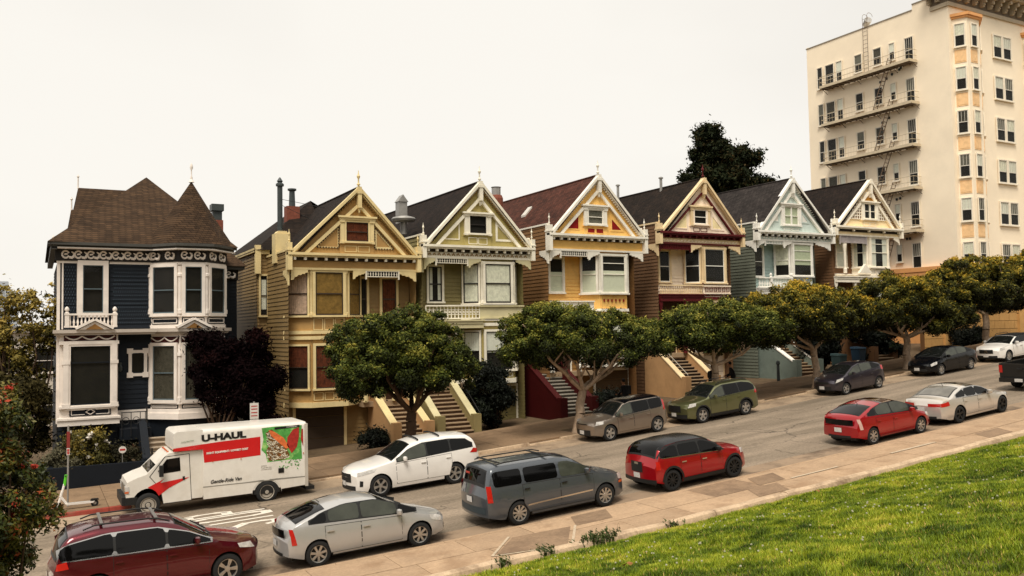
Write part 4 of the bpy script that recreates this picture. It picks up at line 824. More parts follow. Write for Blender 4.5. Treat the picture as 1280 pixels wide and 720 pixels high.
# ------------------------------------------------------------ dark blue corner house with turret
NAVY = paint('navy_siding', '#171d25'); NAVYD = paint('dark_navy', '#13181f'); STONE = paint('stone_white_trim', '#e6dcd2'); H1ROOF = shingles('brown_shingles', '#4f3c2b', '#3a2c20', .28, .13); WINE = paint('wine_field', '#3c1715')
def house1():
    root = thing('corner_house', 'dark navy Victorian corner house with white trim, round turret bay and brown shingle roof', 'house', (4, FY, zr(4)))
    WY = 40.2; s = WY/FY; WR = ((0, WY, 0), (1, 0, 0), (0, -1, 0)); x0, x1 = .72, 7.5
    m = MB(*WR); m.laps(x0+.1, x1, .3, 3.3, .2, lip=.026); m.laps(x0+.1, x1, -6.5, .3, .2, lip=.026); m.build('front_wall', NAVY, root)
    m = MB(*((x0+.1, WY, 0), (0, 1, 0), (-1, 0, 0))); m.laps(0, 11, -6.5, 3.3, .16); m.build('side_wall', NAVY, root)
    m = MB(*((x1, WY, 0), (0, 1, 0), (1, 0, 0))); m.laps(0, 11, -6.5, 3.3, .16); m.build('side_wall', NAVY, root)
    m = MB(); m.box(x0+.12, x1-.02, -51.2, -51.1, -6.5, 3.4); m.build('rear_wall', NAVY, root)
    # diamond dots on the upper wall
    m = MB(*WR)
    for r in range(16):
        for c in range(19):
            x = 2.85*s+c*.087+(.04 if r % 2 else 0); z = .55+r*.165
            if x < 4.38*s: m.box(x-.014, x+.014, .034, .05, z-.03, z+.03)
        for c in range(5):
            x = 1.0*s+c*.1+(.05 if r % 2 else 0); z = .95+r*.13
            if x < 1.42*s: m.box(x-.014, x+.014, .034, .05, z-.03, z+.03)
    m.build('shingle_pattern', paint('blue_grey_dots', '#3d4852'), root)
    m = MB(*WR); m.box(x0+.02, x0+.14, -.12, .05, -3.6, 3.15); m.box(x0+.2, x0+.26, .02, .06, .3, 3.1); m.box(x0, 4.5, .0, .07, 3.06, 3.16); m.box(1.46*s-.0, 1.46*s+.04, .02, .06, .9, 3.06); m.build('corner_board', STONE, root)
    # upper left window with pilasters
    window(root, WR, 1.68*s, 2.44*s, .97*s, 2.94*s, STONE, paint('grey_sash', '#5d6b70'), t=.2, sill=False, proud=.11)
    # turret bay
    A, B, Cc, D = (4.36, WY), (5.42, 39.2), (6.5, 39.2), (7.46, WY)
    faces = [frm(A, B), frm(B, Cc), frm(Cc, D)]
    def ring(e): return [(A[0]-e, -A[1]), (B[0]-e*.45, -B[1]+e), (Cc[0]+e*.45, -Cc[1]+e), (D[0]+e, -D[1])]
    m = MB(); m.plan(ring(0), .3, 3.15); m.plan(ring(.0), -3.2, .1); m.build('bay_wall', STONE, root)
    m = MB(); m.plan(ring(0.03), -6.4, -3.6); m.build('bay_base', NAVYD, root)
    m = MB()
    for e, a, b in ((.09, .78, .9), (.05, .28, .42), (.06, 3.02, 3.14), (.12, -2.98, -2.86), (.14, -3.36, -3.2), (.2, -3.62, -3.36)): m.plan(ring(e), a, b)
    m.build('bay_moulding', STONE, root)
    for i, (f, L) in enumerate(faces):
        for z0, z1, cur in ((.93, 2.93, None), (-2.8, -.48, 'dim')):
            window(root, f, .2, L-.2, z0, z1, STONE, MATS['grey_sash'], t=.14, curtain=('dim' if cur else None), cov=(0, 1), sill=False, proud=.1)
        for z0, z1 in ((.45, .74), (-3.17, -3.0)): 
            q = MB(*f); q.box(.08, L-.08, .003, .02, z0, z1); o = q.build('bay_panel', NAVYD, root); q = MB(*f)
            a, b = .12, L-.12; t = .035
            q.box(a, b, .02, .04, z0+.04, z0+.04+t); q.box(a, b, .02, .04, z1-.04-t, z1-.04); q.box(a, a+t, .02, .041, z0+.04, z1-.04); q.box(b-t, b, .02, .041, z0+.04, z1-.04); q.build('panel_border', STONE, o)
        q = MB(*f); q.box(.05, L-.05, .003, .03, -.36, -.08); q.build('garland_field', WINE, root)
        q = MB(*f)
        for k in range(12):
            def gg(tt): u = tt*2 % 1; return (.08+(L-.16)*tt, -.12-.16*math.sin(math.pi*u))
            p, r = gg(k/12), gg((k+.98)/12); q.tube((p[0], .05, p[1]), (r[0], .05, r[1]), .028, n=5)
        q.build('garland', STONE, root)
    m = MB()
    for x, y in (A, B, Cc, D):
        for z0, z1 in ((.9, 2.95), (-2.86, -.4)):
            m.lathe((x, -y+.02, z0), [(.12, 0), (.12, .18), (.09, .2), (.09, (z1-z0)*.78), (.125, (z1-z0)*.79), (.125, (z1-z0)*.84), (.09, (z1-z0)*.86), (.1, z1-z0)], 8)
    m.build('bay_pilaster', STONE, root, smooth=35)
    # lower left projecting window box
    L0, L1 = .85, 3.02; BX = ((0, 39.6, 0), (1, 0, 0), (0, -1, 0))
    m = MB(); m.box(L0, L1, -WY, -39.6, -3.55, .12); m.build('window_box', STONE, root)
    window(root, BX, 1.25, 2.72, -2.82, -.42, STONE, NAVYD, t=.2, rail=.72, sill=False, proud=.1)
    m = MB(*BX)
    for x in (1.08, 2.88): m.box(x-.1, x+.1, .02, .165, -2.9, -.25); m.box(x-.15, x+.15, .02, .18, -1.15, -1.0); m.box(x-.15, x+.15, .02, .19, -2.94, -2.76)
    m.box(.82, 3.05, .0, .16, -.34, -.2); m.box(.82, 3.05, .0, .18, -2.95, -2.86); m.box(.78, 3.08, .0, .2, -3.65, -3.31); m.box(.74, 3.12, .0, .25, -3.42, -3.34); m.build('window_box_trim', STONE, root)
    q = MB(*BX); q.box(1.0, 2.95, .003, .03, -.19, .06); q.build('garland_field', WINE, root)
    q = MB(*BX)
    for k in range(24):
        def gg(tt): u = tt*3 % 1; return (1.05+1.85*tt, -.0-.14*math.sin(math.pi*u))
        p, r = gg(k/24), gg((k+.98)/24); q.tube((p[0], .05, p[1]), (r[0], .05, r[1]), .03, n=5)
    q.build('garland', STONE, root)
    q = MB(*BX); q.box(1.22, 2.76, .003, .04, -3.28, -2.965)
    o = q.build('diamond_panel', NAVYD, root); q = MB(*BX); c = (1.99, -3.12)
    for a0, a1 in ((1.28, 1.78), (2.2, 2.7)): q.box(a0, a1, .04, .06, -3.23, -3.205); q.box(a0, a1, .04, .06, -3.04, -3.015); q.box(a0, a0+.025, .04, .06, -3.205, -3.04) if a0 < 2 else q.box(a1-.025, a1, .04, .06, -3.205, -3.04)
    for k in range(4):
        an = [0, math.pi/2, math.pi, 1.5*math.pi]; p = (c[0]+.17*math.cos(an[k]), c[1]+.11*math.sin(an[k])); r = (c[0]+.17*math.cos(an[(k+1) % 4]), c[1]+.11*math.sin(an[(k+1) % 4])); q.tube((p[0], .05, p[1]), (r[0], .05, r[1]), .018, n=4)
        q.box(c[0]-.035, c[0]+.035, .04, .06, c[1]-.03, c[1]+.03)
    q.build('panel_border', STONE, o)
    # mid cornice with two little pediments
    m = MB(); m.box(.6, 4.5, -WY-.0, -39.28, .13, .27); m.box(.66, 4.45, -WY, -39.38, .04, .128); m.plan(ring(.3), .13, .272); m.plan(ring(.18), .04, .129); m.build('mid_cornice', paint('cornice_stone', '#b9aea2'), root)
    for xc_, yy in ((2.12, 39.2), (5.96, 38.85)):
        fr = ((0, yy, 0), (1, 0, 0), (0, -1, 0)); m = MB(*fr); m.band((xc_-.68, .27), (xc_, .63), -.1, -.5, .06); m.band((xc_+.68, .27), (xc_, .63), -.1, -.5, .06); m.prism([(xc_-.6, .27), (xc_+.6, .27), (xc_, .6)], -.6, -.03)
        o = m.build('pediment', STONE, root); q = MB(*fr); q.prism([(xc_-.33, .28), (xc_+.33, .28), (xc_, .5)], -.02, .0); q.build('pediment_field', paint('ochre_field', '#8a6334'), o)
    balustrade(root, ((0, 39.45, 0), (1, 0, 0), (0, -1, 0)), 1.0, 2.98, .36, .93, STONE, 'baluster', b=(-.0, .12), post=(1.1, 2.88))
    # square window with corner rosettes, lamp
    fr = WR; window(root, fr, 3.55*s, 4.02*s, -1.6*s, -.75*s, STONE, NAVYD, t=.13, rail=0, sill=False, proud=.075, name='square_window')
    m = MB(*fr)
    for a in (3.48, 4.09):
        for c in (-1.7, -.67): m.box(a*s-.12, a*s+.12, .02, .12, c-.11, c+.11)
    m.build('rosette_blocks', STONE, root)
    m = MB(*fr); m.box(3.12, 3.2, .02, .12, -1.35, -1.15); m.lathe((3.16, .16, -1.55), [(.02, 0), (.07, .08), (.08, .2), (.03, .3)], 8); m.build('wall_lamp', DKMET, root)
    m = MB(*WR); m.box(3.0, 4.4, .0, .1, -3.6, -3.18); m.build('base_moulding', STONE, root)
    # scroll frieze: each scroll a piece
    m = MB(); m.box(.66, 4.6, -WY-.0, -WY+.12, 3.16, 3.66); m.plan(ring(.1), 3.151, 3.66); fz = m.build('frieze', mat('frieze_black', '#1b1715', rough=.7), root)
    base = None
    def scroll(fr_, a, c, sz):
        nonlocal base
        if base is None:
            q = MB(); 
            for i in range(10):
                t0, t1 = i/10*1.75*math.pi+.4, (i+1)/10*1.75*math.pi+.4; q.tube((.13*math.cos(t0), .0, .13*math.sin(t0)), (.13*math.cos(t1), 0, .13*math.sin(t1)), .036, n=5, world=True)
            q.tube((-.05, 0, .0), (.08, 0, 0.02), .03, .03, n=5, world=True); q.tube((.13, 0, -.1), (.27, 0, -.12), .05, .055, n=6, world=True); q.tube((.27, 0, -.12), (.33, 0, .03), .055, .04, n=6, world=True); q.tube((.33, 0, .03), (.22, 0, .1), .04, .02, n=6, world=True)
            base = q.build('scroll', STONE, fz, local=True); o = base
        else: o = inst(base, fz)
        org, u, n = fr_; p = V(org)+V(u)*a+V(n)*.13; p.z = c
        o.location = p-V(ROOT[root.name]); o.rotation_euler = (0, 0, math.atan2(u[1], u[0])); o.scale = (sz, 1, 1.15)
    for i in range(8): scroll(WR, 1.05+i*.475, 3.42, 1.0)
    ext = .13
    for (f, L), n in zip(faces, (2, 2, 2)):
        for i in range(n): scroll(f, L*(i+.3)/n, 3.42, .95)
    # main cornice
    m = MB(); m.box(.5, 4.7, -WY-.3, -39.75, 3.66, 3.78); m.box(.42, 4.7, -WY-.3, -39.6, 3.781, 3.9); m.plan(ring(.42), 3.661, 3.79); m.plan(ring(.55), 3.791, 3.91); m.box(.5, .74, -51.4, -39.7, 3.6, 3.85); m.build('main_cornice', paint('cornice_dark_grey', '#4b4a46'), root)
    m = MB(); m.box(.54, 4.7, -WY-.3, -39.7, 3.645, 3.70); m.plan(ring(.47), 3.645, 3.70); m.build('cornice_strip', STONE, root)
    # roofs
    ez = 3.9; ap = (4.66, 45, 7.72); c4 = [(.38, 39.55, ez), (8.0, 39.9, ez), (8.0, 51.3, ez), (.38, 51.3, ez)]
    m = MB()
    for i in range(4): m.face([c4[i], c4[(i+1) % 4], ap])
    m.build('hip_roof', H1ROOF, root)
    m = MB(); r0, r1 = (1.66, 44.5, 6.93), (4.3, 44.5, 6.93); m.face([r0, (4.6, 44.5, 6.93), (4.4, 42.3, 4.9), (1.3, 42.3, 4.9)]); m.face([r0, (4.6, 44.5, 6.93), (4.4, 46.8, 4.9), (1.3, 46.8, 4.9)]); m.face([(1.5, 42.4, 4.6), (1.5, 46.7, 4.6), (1.72, 44.5, 6.85)]); m.build('cross_gable', H1ROOF, root)
    m = MB(); m.face([(1.36, 44, 5.82), (3.0, 44, 5.82), (2.8, 42.6, 4.7), (1.2, 42.6, 4.7)]); m.face([(1.36, 44, 5.82), (3, 44, 5.82), (2.8, 45.4, 4.7), (1.2, 45.4, 4.7)]); m.face([(1.3, 42.7, 4.5), (1.3, 45.3, 4.5), (1.4, 44, 5.75)]); m.build('cross_gable', H1ROOF, root)
    ax = (6.14, 40.95, 6.98); n = 10; m = MB(); ringc = []
    for i in range(n):
        a = 2*math.pi*(i+.5)/n; ringc.append((6.0+2.02*math.cos(a), 40.9+1.95*math.sin(a), ez+.02))
    mid = [(6.1+(p[0]-6.0)*.5, 40.93+(p[1]-40.9)*.5, ez+(ax[2]-ez)*.47) for p in ringc]
    for i in range(n): j = (i+1) % n; m.face([ringc[i], ringc[j], mid[j], mid[i]]); m.face([mid[i], mid[j], ax])
    m.build('turret_roof', H1ROOF, root)
    m = MB(); m.lathe((ax[0], -ax[1], ax[2]-.05), [(.13, 0), (.05, .14), (.06, .2), (.025, .3), (.025, .55), (.07, .66), (.06, .78), (.005, .9)], 9); m.build('finial', STONE, root, smooth=35)
    for x, y, z, h in ((1.66, 44.5, 6.9, .65), (1.38, 44, 5.8, .6), (.62, 41.5, 3.9, .45)): m = MB(); m.lathe((x, -y, z), [(.05, 0), (.03, .1), (.03, h-.15), (.06, h-.1), (.01, h)], 6); m.build('finial', STONE, root)
    m = MB(); m.box(8.05, 8.6, -47.4, -46.7, 4.4, 6.0); c_ = m.build('chimney', BRICKM, root); m = MB(); m.box(8.1, 8.56, -47.3, -46.8, 6.0, 6.5); m.box(8.02, 8.64, -47.4, -46.7, 6.5, 6.85); m.build('flue', DKMET, c_)
    m = MB(); m.box(5.3, 5.6, -46.3, -46.0, 6.6, 7.2); m.build('chimney', DKMET, root)
    # rear right wing
    m = MB(*((0, 43, 0), (1, 0, 0), (0, -1, 0))); m.laps(7.4, 8.55, -6.2, 2.6, .16); m.build('wing_wall', NAVY, root)
    m = MB(); m.box(7.4, 8.6, -51, -42.9, 2.6, 3.1); m.build('wing_frieze', MATS['frieze_black'], root); scroll(((0, 42.88, 0), (1, 0, 0), (0, -1, 0)), 8.1, 2.85, 1.0)
    m = MB(); m.box(7.4, 8.85, -51, -42.6, 3.1, 3.25); m.build('wing_cornice', MATS['cornice_dark_grey'], root)
    m = MB(); m.face([(7.2, 42.5, 3.26), (8.95, 42.5, 3.26), (7.6, 44.6, 4.9)]); m.face([(8.95, 42.5, 3.26), (8.95, 51, 3.26), (7.6, 49, 4.9), (7.6, 44.6, 4.9)]); m.build('wing_roof', H1ROOF, root)
    m = MB(); m.tube((2.65*s, WY-.08, .4), (2.65*s, WY-.08, 3.9), .025, world=True); m.build('downpipe', NAVYD, root)
    # stairs between the planter and the bay, iron rail with scrolls
    st = stairs(root, 4.1, 5.9, 37.3, 39.2, zr(5)+KERB, -4.3, mat('stone_steps', '#b3a28d', var=.2), NAVYD, None, left=True, right=False, wtop=.75, riser=mat('stone_riser', '#8d7c68', var=.2), newel=False)
    m = MB(); m.box(3.1, 4.3, -WY, -39.2, -4.35, -3.9); m.build('landing', NAVYD, root)
    m = MB(); 
    for x in (3.15, 3.5, 3.85, 4.05): m.tube((x, 39.15, -4.2), (x, 39.15, -3.2), .015, world=True)
    m.tube((3.1, 39.15, -3.2), (4.1, 39.15, -3.2), .02, world=True)
    for cx in (3.3, 3.7): 
        for i in range(9): t0, t1 = i*.7, (i+1)*.7; m.tube((cx+.13*math.cos(t0), 39.15, -3.55+.15*math.sin(t0)), (cx+.13*math.cos(t1), 39.15, -3.55+.15*math.sin(t1)), .012, n=4, world=True)
    for x in (4.3, 4.7, 5.1, 5.5): m.tube((x, 37.25, zr(5)+.1), (x, 37.25, zr(5)+1.15), .012, world=True)
    m.tube((4.1, 37.25, zr(5)+1.15), (5.9, 37.25, zr(5)+1.15), .018, world=True); m.tube((4.1, 37.25, zr(5)+.3), (5.9, 37.25, zr(5)+.3), .012, world=True)
    m.tube((4.1, 37.2, zr(5)), (4.1, 37.2, zr(5)+1.3), .035, world=True); m.tube((4.1, 39.1, -4.3), (4.1, 39.1, -3.0), .03, world=True)
    m.build('iron_railing', IRON, root)
    return root
H1 = house1()
m = MB(); zz = zr(2)+KERB; m.box(.35, 4.0, -37.3, -37.05, zz-.3, zz+.78); m.box(.35, .6, -40.1, -37.31, zz-.3, zz+.78); m.box(3.75, 4.0, -39.1, -37.31, zz-.3, zz+.78); pl = m.build('planter_wall', NAVYD); tag(pl, 'low dark navy planter wall in front of the navy corner house', 'planter')
m = MB(); m.box(.6, 3.75, -40.0, -37.31, zz-.2, zz+.6); m.build('planter_soil', SOIL, pl, local=True)
# ------------------------------------------------------------ tall apartment building
APT = paint('apartment_stucco', '#faead0', var=.05, scale=.5, rough=.85, stain_amt=.16, stain_scale=.22); APTT = paint('apartment_trim', '#f3e8d4'); APO = paint('orange_panel', '#efc592', var=.15, scale=4); APOC = paint('orange_crown', '#e0a368'); CORN = paint('cornice_grey_beige', '#b6a78f'); CORD = paint('cornice_dark', '#6b5d4c')
def apartment():
    AX, AY = 60.3, 39.6; root = thing('apartment_building', 'tall cream apartment building with fire escapes on its side and orange panels on its bays', 'apartment building', (AX, AY, -1.6))
    m = MB(); m.box(AX, 84, -53.2, -AY, -2.5, 24.6); m.box(AX, 84, -42.6, -AY-.02, 24.6, 25.05); m.box(AX+.0, 84, -53.2, -53.0, 24.61, 24.75); m.build('wall', APT, root)
    m = MB(); m.box(AX-.05, AX+.12, -53.25, -42.6, 24.6, 24.68); m.box(AX-.05, AX+.12, -42.6, -AY-1.2, 25.05, 25.13); m.build('parapet_coping', paint('coping_grey', '#8f8577'), root)
    sf = ((AX, 0, 0), (0, 1, 0), (-1, 0, 0)); k = 60.3/57.5; SA = mat('white_sash', '#cfc8bb', rough=.5)
    cols = [(49.1, 49.62, 1.78), (47.92, 48.78, 1.8), (47.12, 47.66, 1.72), (45.18, 45.86, 1.42), (43.38, 44.1, 1.35), (42.2, 42.65, 1.3), (40.6, 41.3, 1.85)]
    tops = [21.48, 18.36, 15.24, 12.12, 9.0, 5.88, 2.76]; cur = [None, 'white', 'dim', 'grey', 'white', None]
    for r, zt in enumerate(tops):
        for c, (a, b, h) in enumerate(cols):
            if r >= 4 and c < 3: continue
            cc = cur[(r*3+c*5) % 6]
            window(root, sf, a*k, b*k, (zt-h)*k, zt*k, APTT, SA, t=.05, curtain=cc, cov=(.5, 1) if cc else (0, 1), rail=.48, proud=.08, bars=(3 if c == 6 and r < 6 else 0), st=.045)
    # fire escape: platforms, rails, ladders
    fe = root
    for zi, (z, a, b) in enumerate(((19.5, 40.35, 48.65), (16.33, 40.3, 48.6), (13.15, 40.35, 48.5), (9.95, 40.35, 44.1), (6.75, 40.35, 44.0))):
        A_, B_, Z = a*k, b*k, z*k; n = int((B_-A_)/.55); q = MB(*sf)
        q.box(A_, B_, .04, 1.0, Z-.06, Z); e_ = MB(*sf); e_.box(A_, B_, 1.005, 1.05, Z-.1, Z+.12); e_.box(A_-.04, A_-.002, .04, 1.0, Z-.1, Z+.12); e_.box(B_+.002, B_+.04, .04, 1.0, Z-.1, Z+.12)
        for i in range(n+1): y = A_+(B_-A_)*i/n; q.prism([(y-.03, Z-.06), (y+.03, Z-.06), (y+.03, Z-.12), (y-.03, Z-.12)], .04, 1.0)
        for i in range(0, n+1, 3): y = A_+(B_-A_)*i/n; q.tube((y, .04, Z-.45), (y, .7, Z-.1), .025, n=5)
        pf = q.build('fire_escape_platform', mat('fire_escape_dark', '#6e5f50', rough=.7), fe); q = MB(*sf)
        for zz in (.45, .9): q.tube((A_, 1.0, Z+zz), (B_, 1.0, Z+zz), .022, n=5); q.tube((A_, .05, Z+zz), (A_, 1.0, Z+zz), .022, n=5); q.tube((B_, .05, Z+zz), (B_, 1.0, Z+zz), .022, n=5)
        for i in range(n*2+1): y = A_+(B_-A_)*i/(n*2); q.tube((y, 1.0, Z), (y, 1.0, Z+.9), .010, n=4)
        e_.build('platform_edge', mat('fire_escape_cream', '#c7b79b', rough=.7), pf); q.build('platform_rail', mat('fire_escape_cream', '#c7b79b', rough=.7), pf)
        if zi < 4 or True:
            z2 = (z-3.2)*k if zi < 4 else 3.0; y1, y2 = 42.2*k, (43.75*k); q = MB(*sf)
            for b_ in (.42, .86): q.tube((y1, b_, Z+.7), (y2, b_, z2+.1), .035, n=5)
            nr = 13
            for i in range(nr): f = (i+.5)/nr; q.tube((y1+(y2-y1)*f, .42, Z+.7+(z2+.1-Z-.7)*f), (y1+(y2-y1)*f, .86, Z+.7+(z2+.1-Z-.7)*f), .03, n=4)
            q.build('fire_escape_ladder', mat('ladder_brown', '#6e5a48', rough=.7), fe)
    q = MB(*sf)
    for y in (44.5*k, 44.92*k): q.tube((y, .15, 19.6*k), (y, .15, 24.0*k+.35), .02, n=5)
    for i in range(14): z = 19.8*k+i*.35; q.tube((44.5*k, .15, z), (44.92*k, .15, z), .015, n=4)
    for y in (44.5*k, 44.92*k): 
        for i in range(6): t0, t1 = math.pi*i/6, math.pi*(i+1)/6; q.tube((y, .15-.35*(1-math.cos(t0)), 24.0*k+.35+.3*math.sin(t0)), (y, .15-.35*(1-math.cos(t1)), 24.0*k+.35+.3*math.sin(t1)), .018, n=4)
    q.build('roof_ladder', MATS['ladder_brown'], root)
    for y, z in ((43.55, 18.66), (43.0, 18.8), (42.5, 19.0), (43.5, 15.45), (42.9, 15.7), (41.85, 19.2), (41.7, 19.3), (42.5, 9.3), (42.2, 9.35), (41.75, 6.2), (41.5, 6.2)): q = MB(*sf); q.lathe((y*k, .06, z*k), [(.07, 0), (.09, .06), (.09, .16), (.05, .2)], 8); q.build('wall_vent', DKMET, root)
    m = MB(); m.lathe((61.2, -47.6, 24.6), [(.16, 0), (.16, .5)], 9); m.tube((61.2, 47.6, 25.2), (60.9, 47.1, 25.45), .28, .3, world=True, n=10); m.build('roof_vent', GALV, root)
    # front windows
    for r in range(8):
        zt = 22.55-3.32*r
        for base in (0, 9.2):
            for a, b in ((65.82, 66.86), (67.1, 68.12)): 
                cc = cur[(r*2+int(a)) % 6]; window(root, FR, a+base, b+base, zt-1.78, zt, APTT, SA, t=.09, curtain=cc if cc else 'lace', cov=(.5, 1), rail=.5, proud=.085, bars=3, st=.05)
    for off in (0, 9.15):
        A, B, Cc, D = (60.75+off, AY), (61.18+off, 38.72), (62.72+off, 38.72), (64.1+off, AY)
        def ring(e): return [(A[0]-e, -A[1]), (B[0]-e*.5, -B[1]+e), (Cc[0]+e*.5, -Cc[1]+e), (D[0]+e, -D[1])]
        m = MB(); m.plan(ring(0), -2.2, 23.2); m.build('bay_wall', APT, root)
        m = MB(); m.plan(ring(.14), 22.95, 23.1); m.plan(ring(.24), 23.101, 23.32); m.build('bay_crown', APOC, root)
        for (f, L), (w0, w1) in zip((frm(A, B), frm(B, Cc), frm(Cc, D)), ((.16, .84), (.28, .72), (.2, .8))):
            for r in range(8):
                zt = 22.5-3.32*r
                cc = cur[(r+int(L*7)) % 6]; window(root, f, L*w0, L*w1, zt-1.72, zt, APTT, SA, t=.06, curtain=cc or 'lace', cov=(.5, 1), rail=.5, proud=.08, bars=2, st=.045)
                q = MB(*f); q.box(L*w0-.06, L*w1+.06, .003, .03, zt-2.95, zt-1.95); q.box(L*w0, L*w1, .03, .045, zt-2.85, zt-2.05); q.build('orange_panel', APO, root)
    # cornice with its brackets
    m = MB(); m.box(AX-.95, 84, -AY-0, -38.35, 25.5, 25.75); m.box(AX-.75, 84, -AY, -38.6, 25.3, 25.499); m.box(AX-.12, 84, -AY, -39.45, 23.95, 24.25); m.box(AX-.95, AX-.001, -41.2, -AY, 25.5, 25.75); m.box(AX-.75, AX-.001, -41.1, -AY, 25.3, 25.499); m.box(AX-.15, AX-.001, -41.0, -AY, 23.95, 24.25); m.build('cornice', CORN, root)
    m = MB(); m.box(AX-.06, 84, -AY, -39.5, 24.25, 25.3); m.box(AX-.06, AX-.001, -41.0, -AY, 24.25, 25.3); m.build('cornice_frieze', CORD, root)
    base = None
    def bracket(p, rz):
        nonlocal base
        if base is None: q = MB(); q.box(-.12, .12, 0, .72, .35, .62); q.box(-.1, .1, 0, .5, .1, .35); q.box(-.13, .13, 0, .26, -.2, .1); q.lathe((0, .3, -.12), [(.05, 0), (.12, .08), (.05, .2)], 6); base = q.build('cornice_bracket', CORN, root, local=True); o = base
        else: o = inst(base, root)
        o.location = V(p)-V(ROOT[root.name]); o.rotation_euler = (0, 0, rz)
    for i in range(24): bracket((AX+.1+i*.98, 39.5, 24.65), 0)
    bracket((AX-.06, 40.3, 24.65), -math.pi/2); bracket((AX-.06, 41.0, 24.65), -math.pi/2)
    m = MB(); m.box(AX-.35, AX, -53, -AY-.2, 3.9, 4.25); m.box(AX-.3, AX-.001, -53, -AY-.2, -2.5, 3.9); m.build('base_ledge', APOC, root)
    return root
apartment()
WB = paint('block_tan', '#c99d62', var=.15, scale=3, rough=.9)
def block_wall():
    root = thing('retaining_wall', 'tan block retaining wall behind the trees at the foot of the apartment building', 'wall', (60, 38.5, -1.6))
    m = MB(); m.box(54.6, 80, -38.95, -38.63, -3, 2.9); m.box(54.5, 80, -39.05, -38.4, 2.9, 3.1); m.build('wall_core', mat('mortar_brown', '#6b4a2a', rough=.95), root)
    base = None; hh = .6; ww = 1.25
    for r in range(9):
        z = -2.4+r*hh; x = 54.62-(ww/2 if r % 2 else 0)
        while x < 78:
            a = max(x, 54.62); wv = x+ww-a
            if wv > .3:
                if base is None or abs(wv-ww) > .01:
                    q = MB(); q.box(.015, wv-.015, 0, .12, .015, hh-.015); o = q.build('stone_block', WB, root, local=True)
                    if abs(wv-ww) < .01: base = o
                else: o = inst(base, root)
                o.location = V((a, 38.63, z))-V(ROOT[root.name])
            x += ww
    for x in (56.9, 60.6, 66): m = MB(); m.box(x-.3, x+.3, -38.64, -38.35, -2.6, 3.2); m.build('wall_pier', WB, root)
block_wall()
# ------------------------------------------------------------ far things at the left
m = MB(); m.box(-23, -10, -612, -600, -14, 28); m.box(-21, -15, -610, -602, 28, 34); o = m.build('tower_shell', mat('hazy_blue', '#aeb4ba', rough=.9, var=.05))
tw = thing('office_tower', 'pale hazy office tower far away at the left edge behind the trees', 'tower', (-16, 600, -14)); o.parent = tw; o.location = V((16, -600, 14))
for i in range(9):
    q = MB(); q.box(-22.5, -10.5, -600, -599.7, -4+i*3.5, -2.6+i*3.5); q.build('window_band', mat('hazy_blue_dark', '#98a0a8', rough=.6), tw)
bh = thing('far_house', 'white house half hidden behind the trees at the left edge', 'house', (-5, 66, -7)); 
m = MB(); m.box(-12, 2.2, -76, -66, -9, .3); m.build('wall', paint('far_white', '#cfc6b8'), bh); m = MB(); m.box(-12.3, 2.5, -76, -65.7, .3, .7); m.build('roof', mat('far_roof', '#8a8178'), bh)
for i in range(6):
    window(bh, ((0, 66, 0), (1, 0, 0), (0, -1, 0)), -11+i*2.2, -9.9+i*2.2, -2.4, -.8, STONE, STONE, t=.1); window(bh, ((0, 66, 0), (1, 0, 0), (0, -1, 0)), -11+i*2.2, -9.9+i*2.2, -5.4, -3.8, STONE, STONE, t=.1)
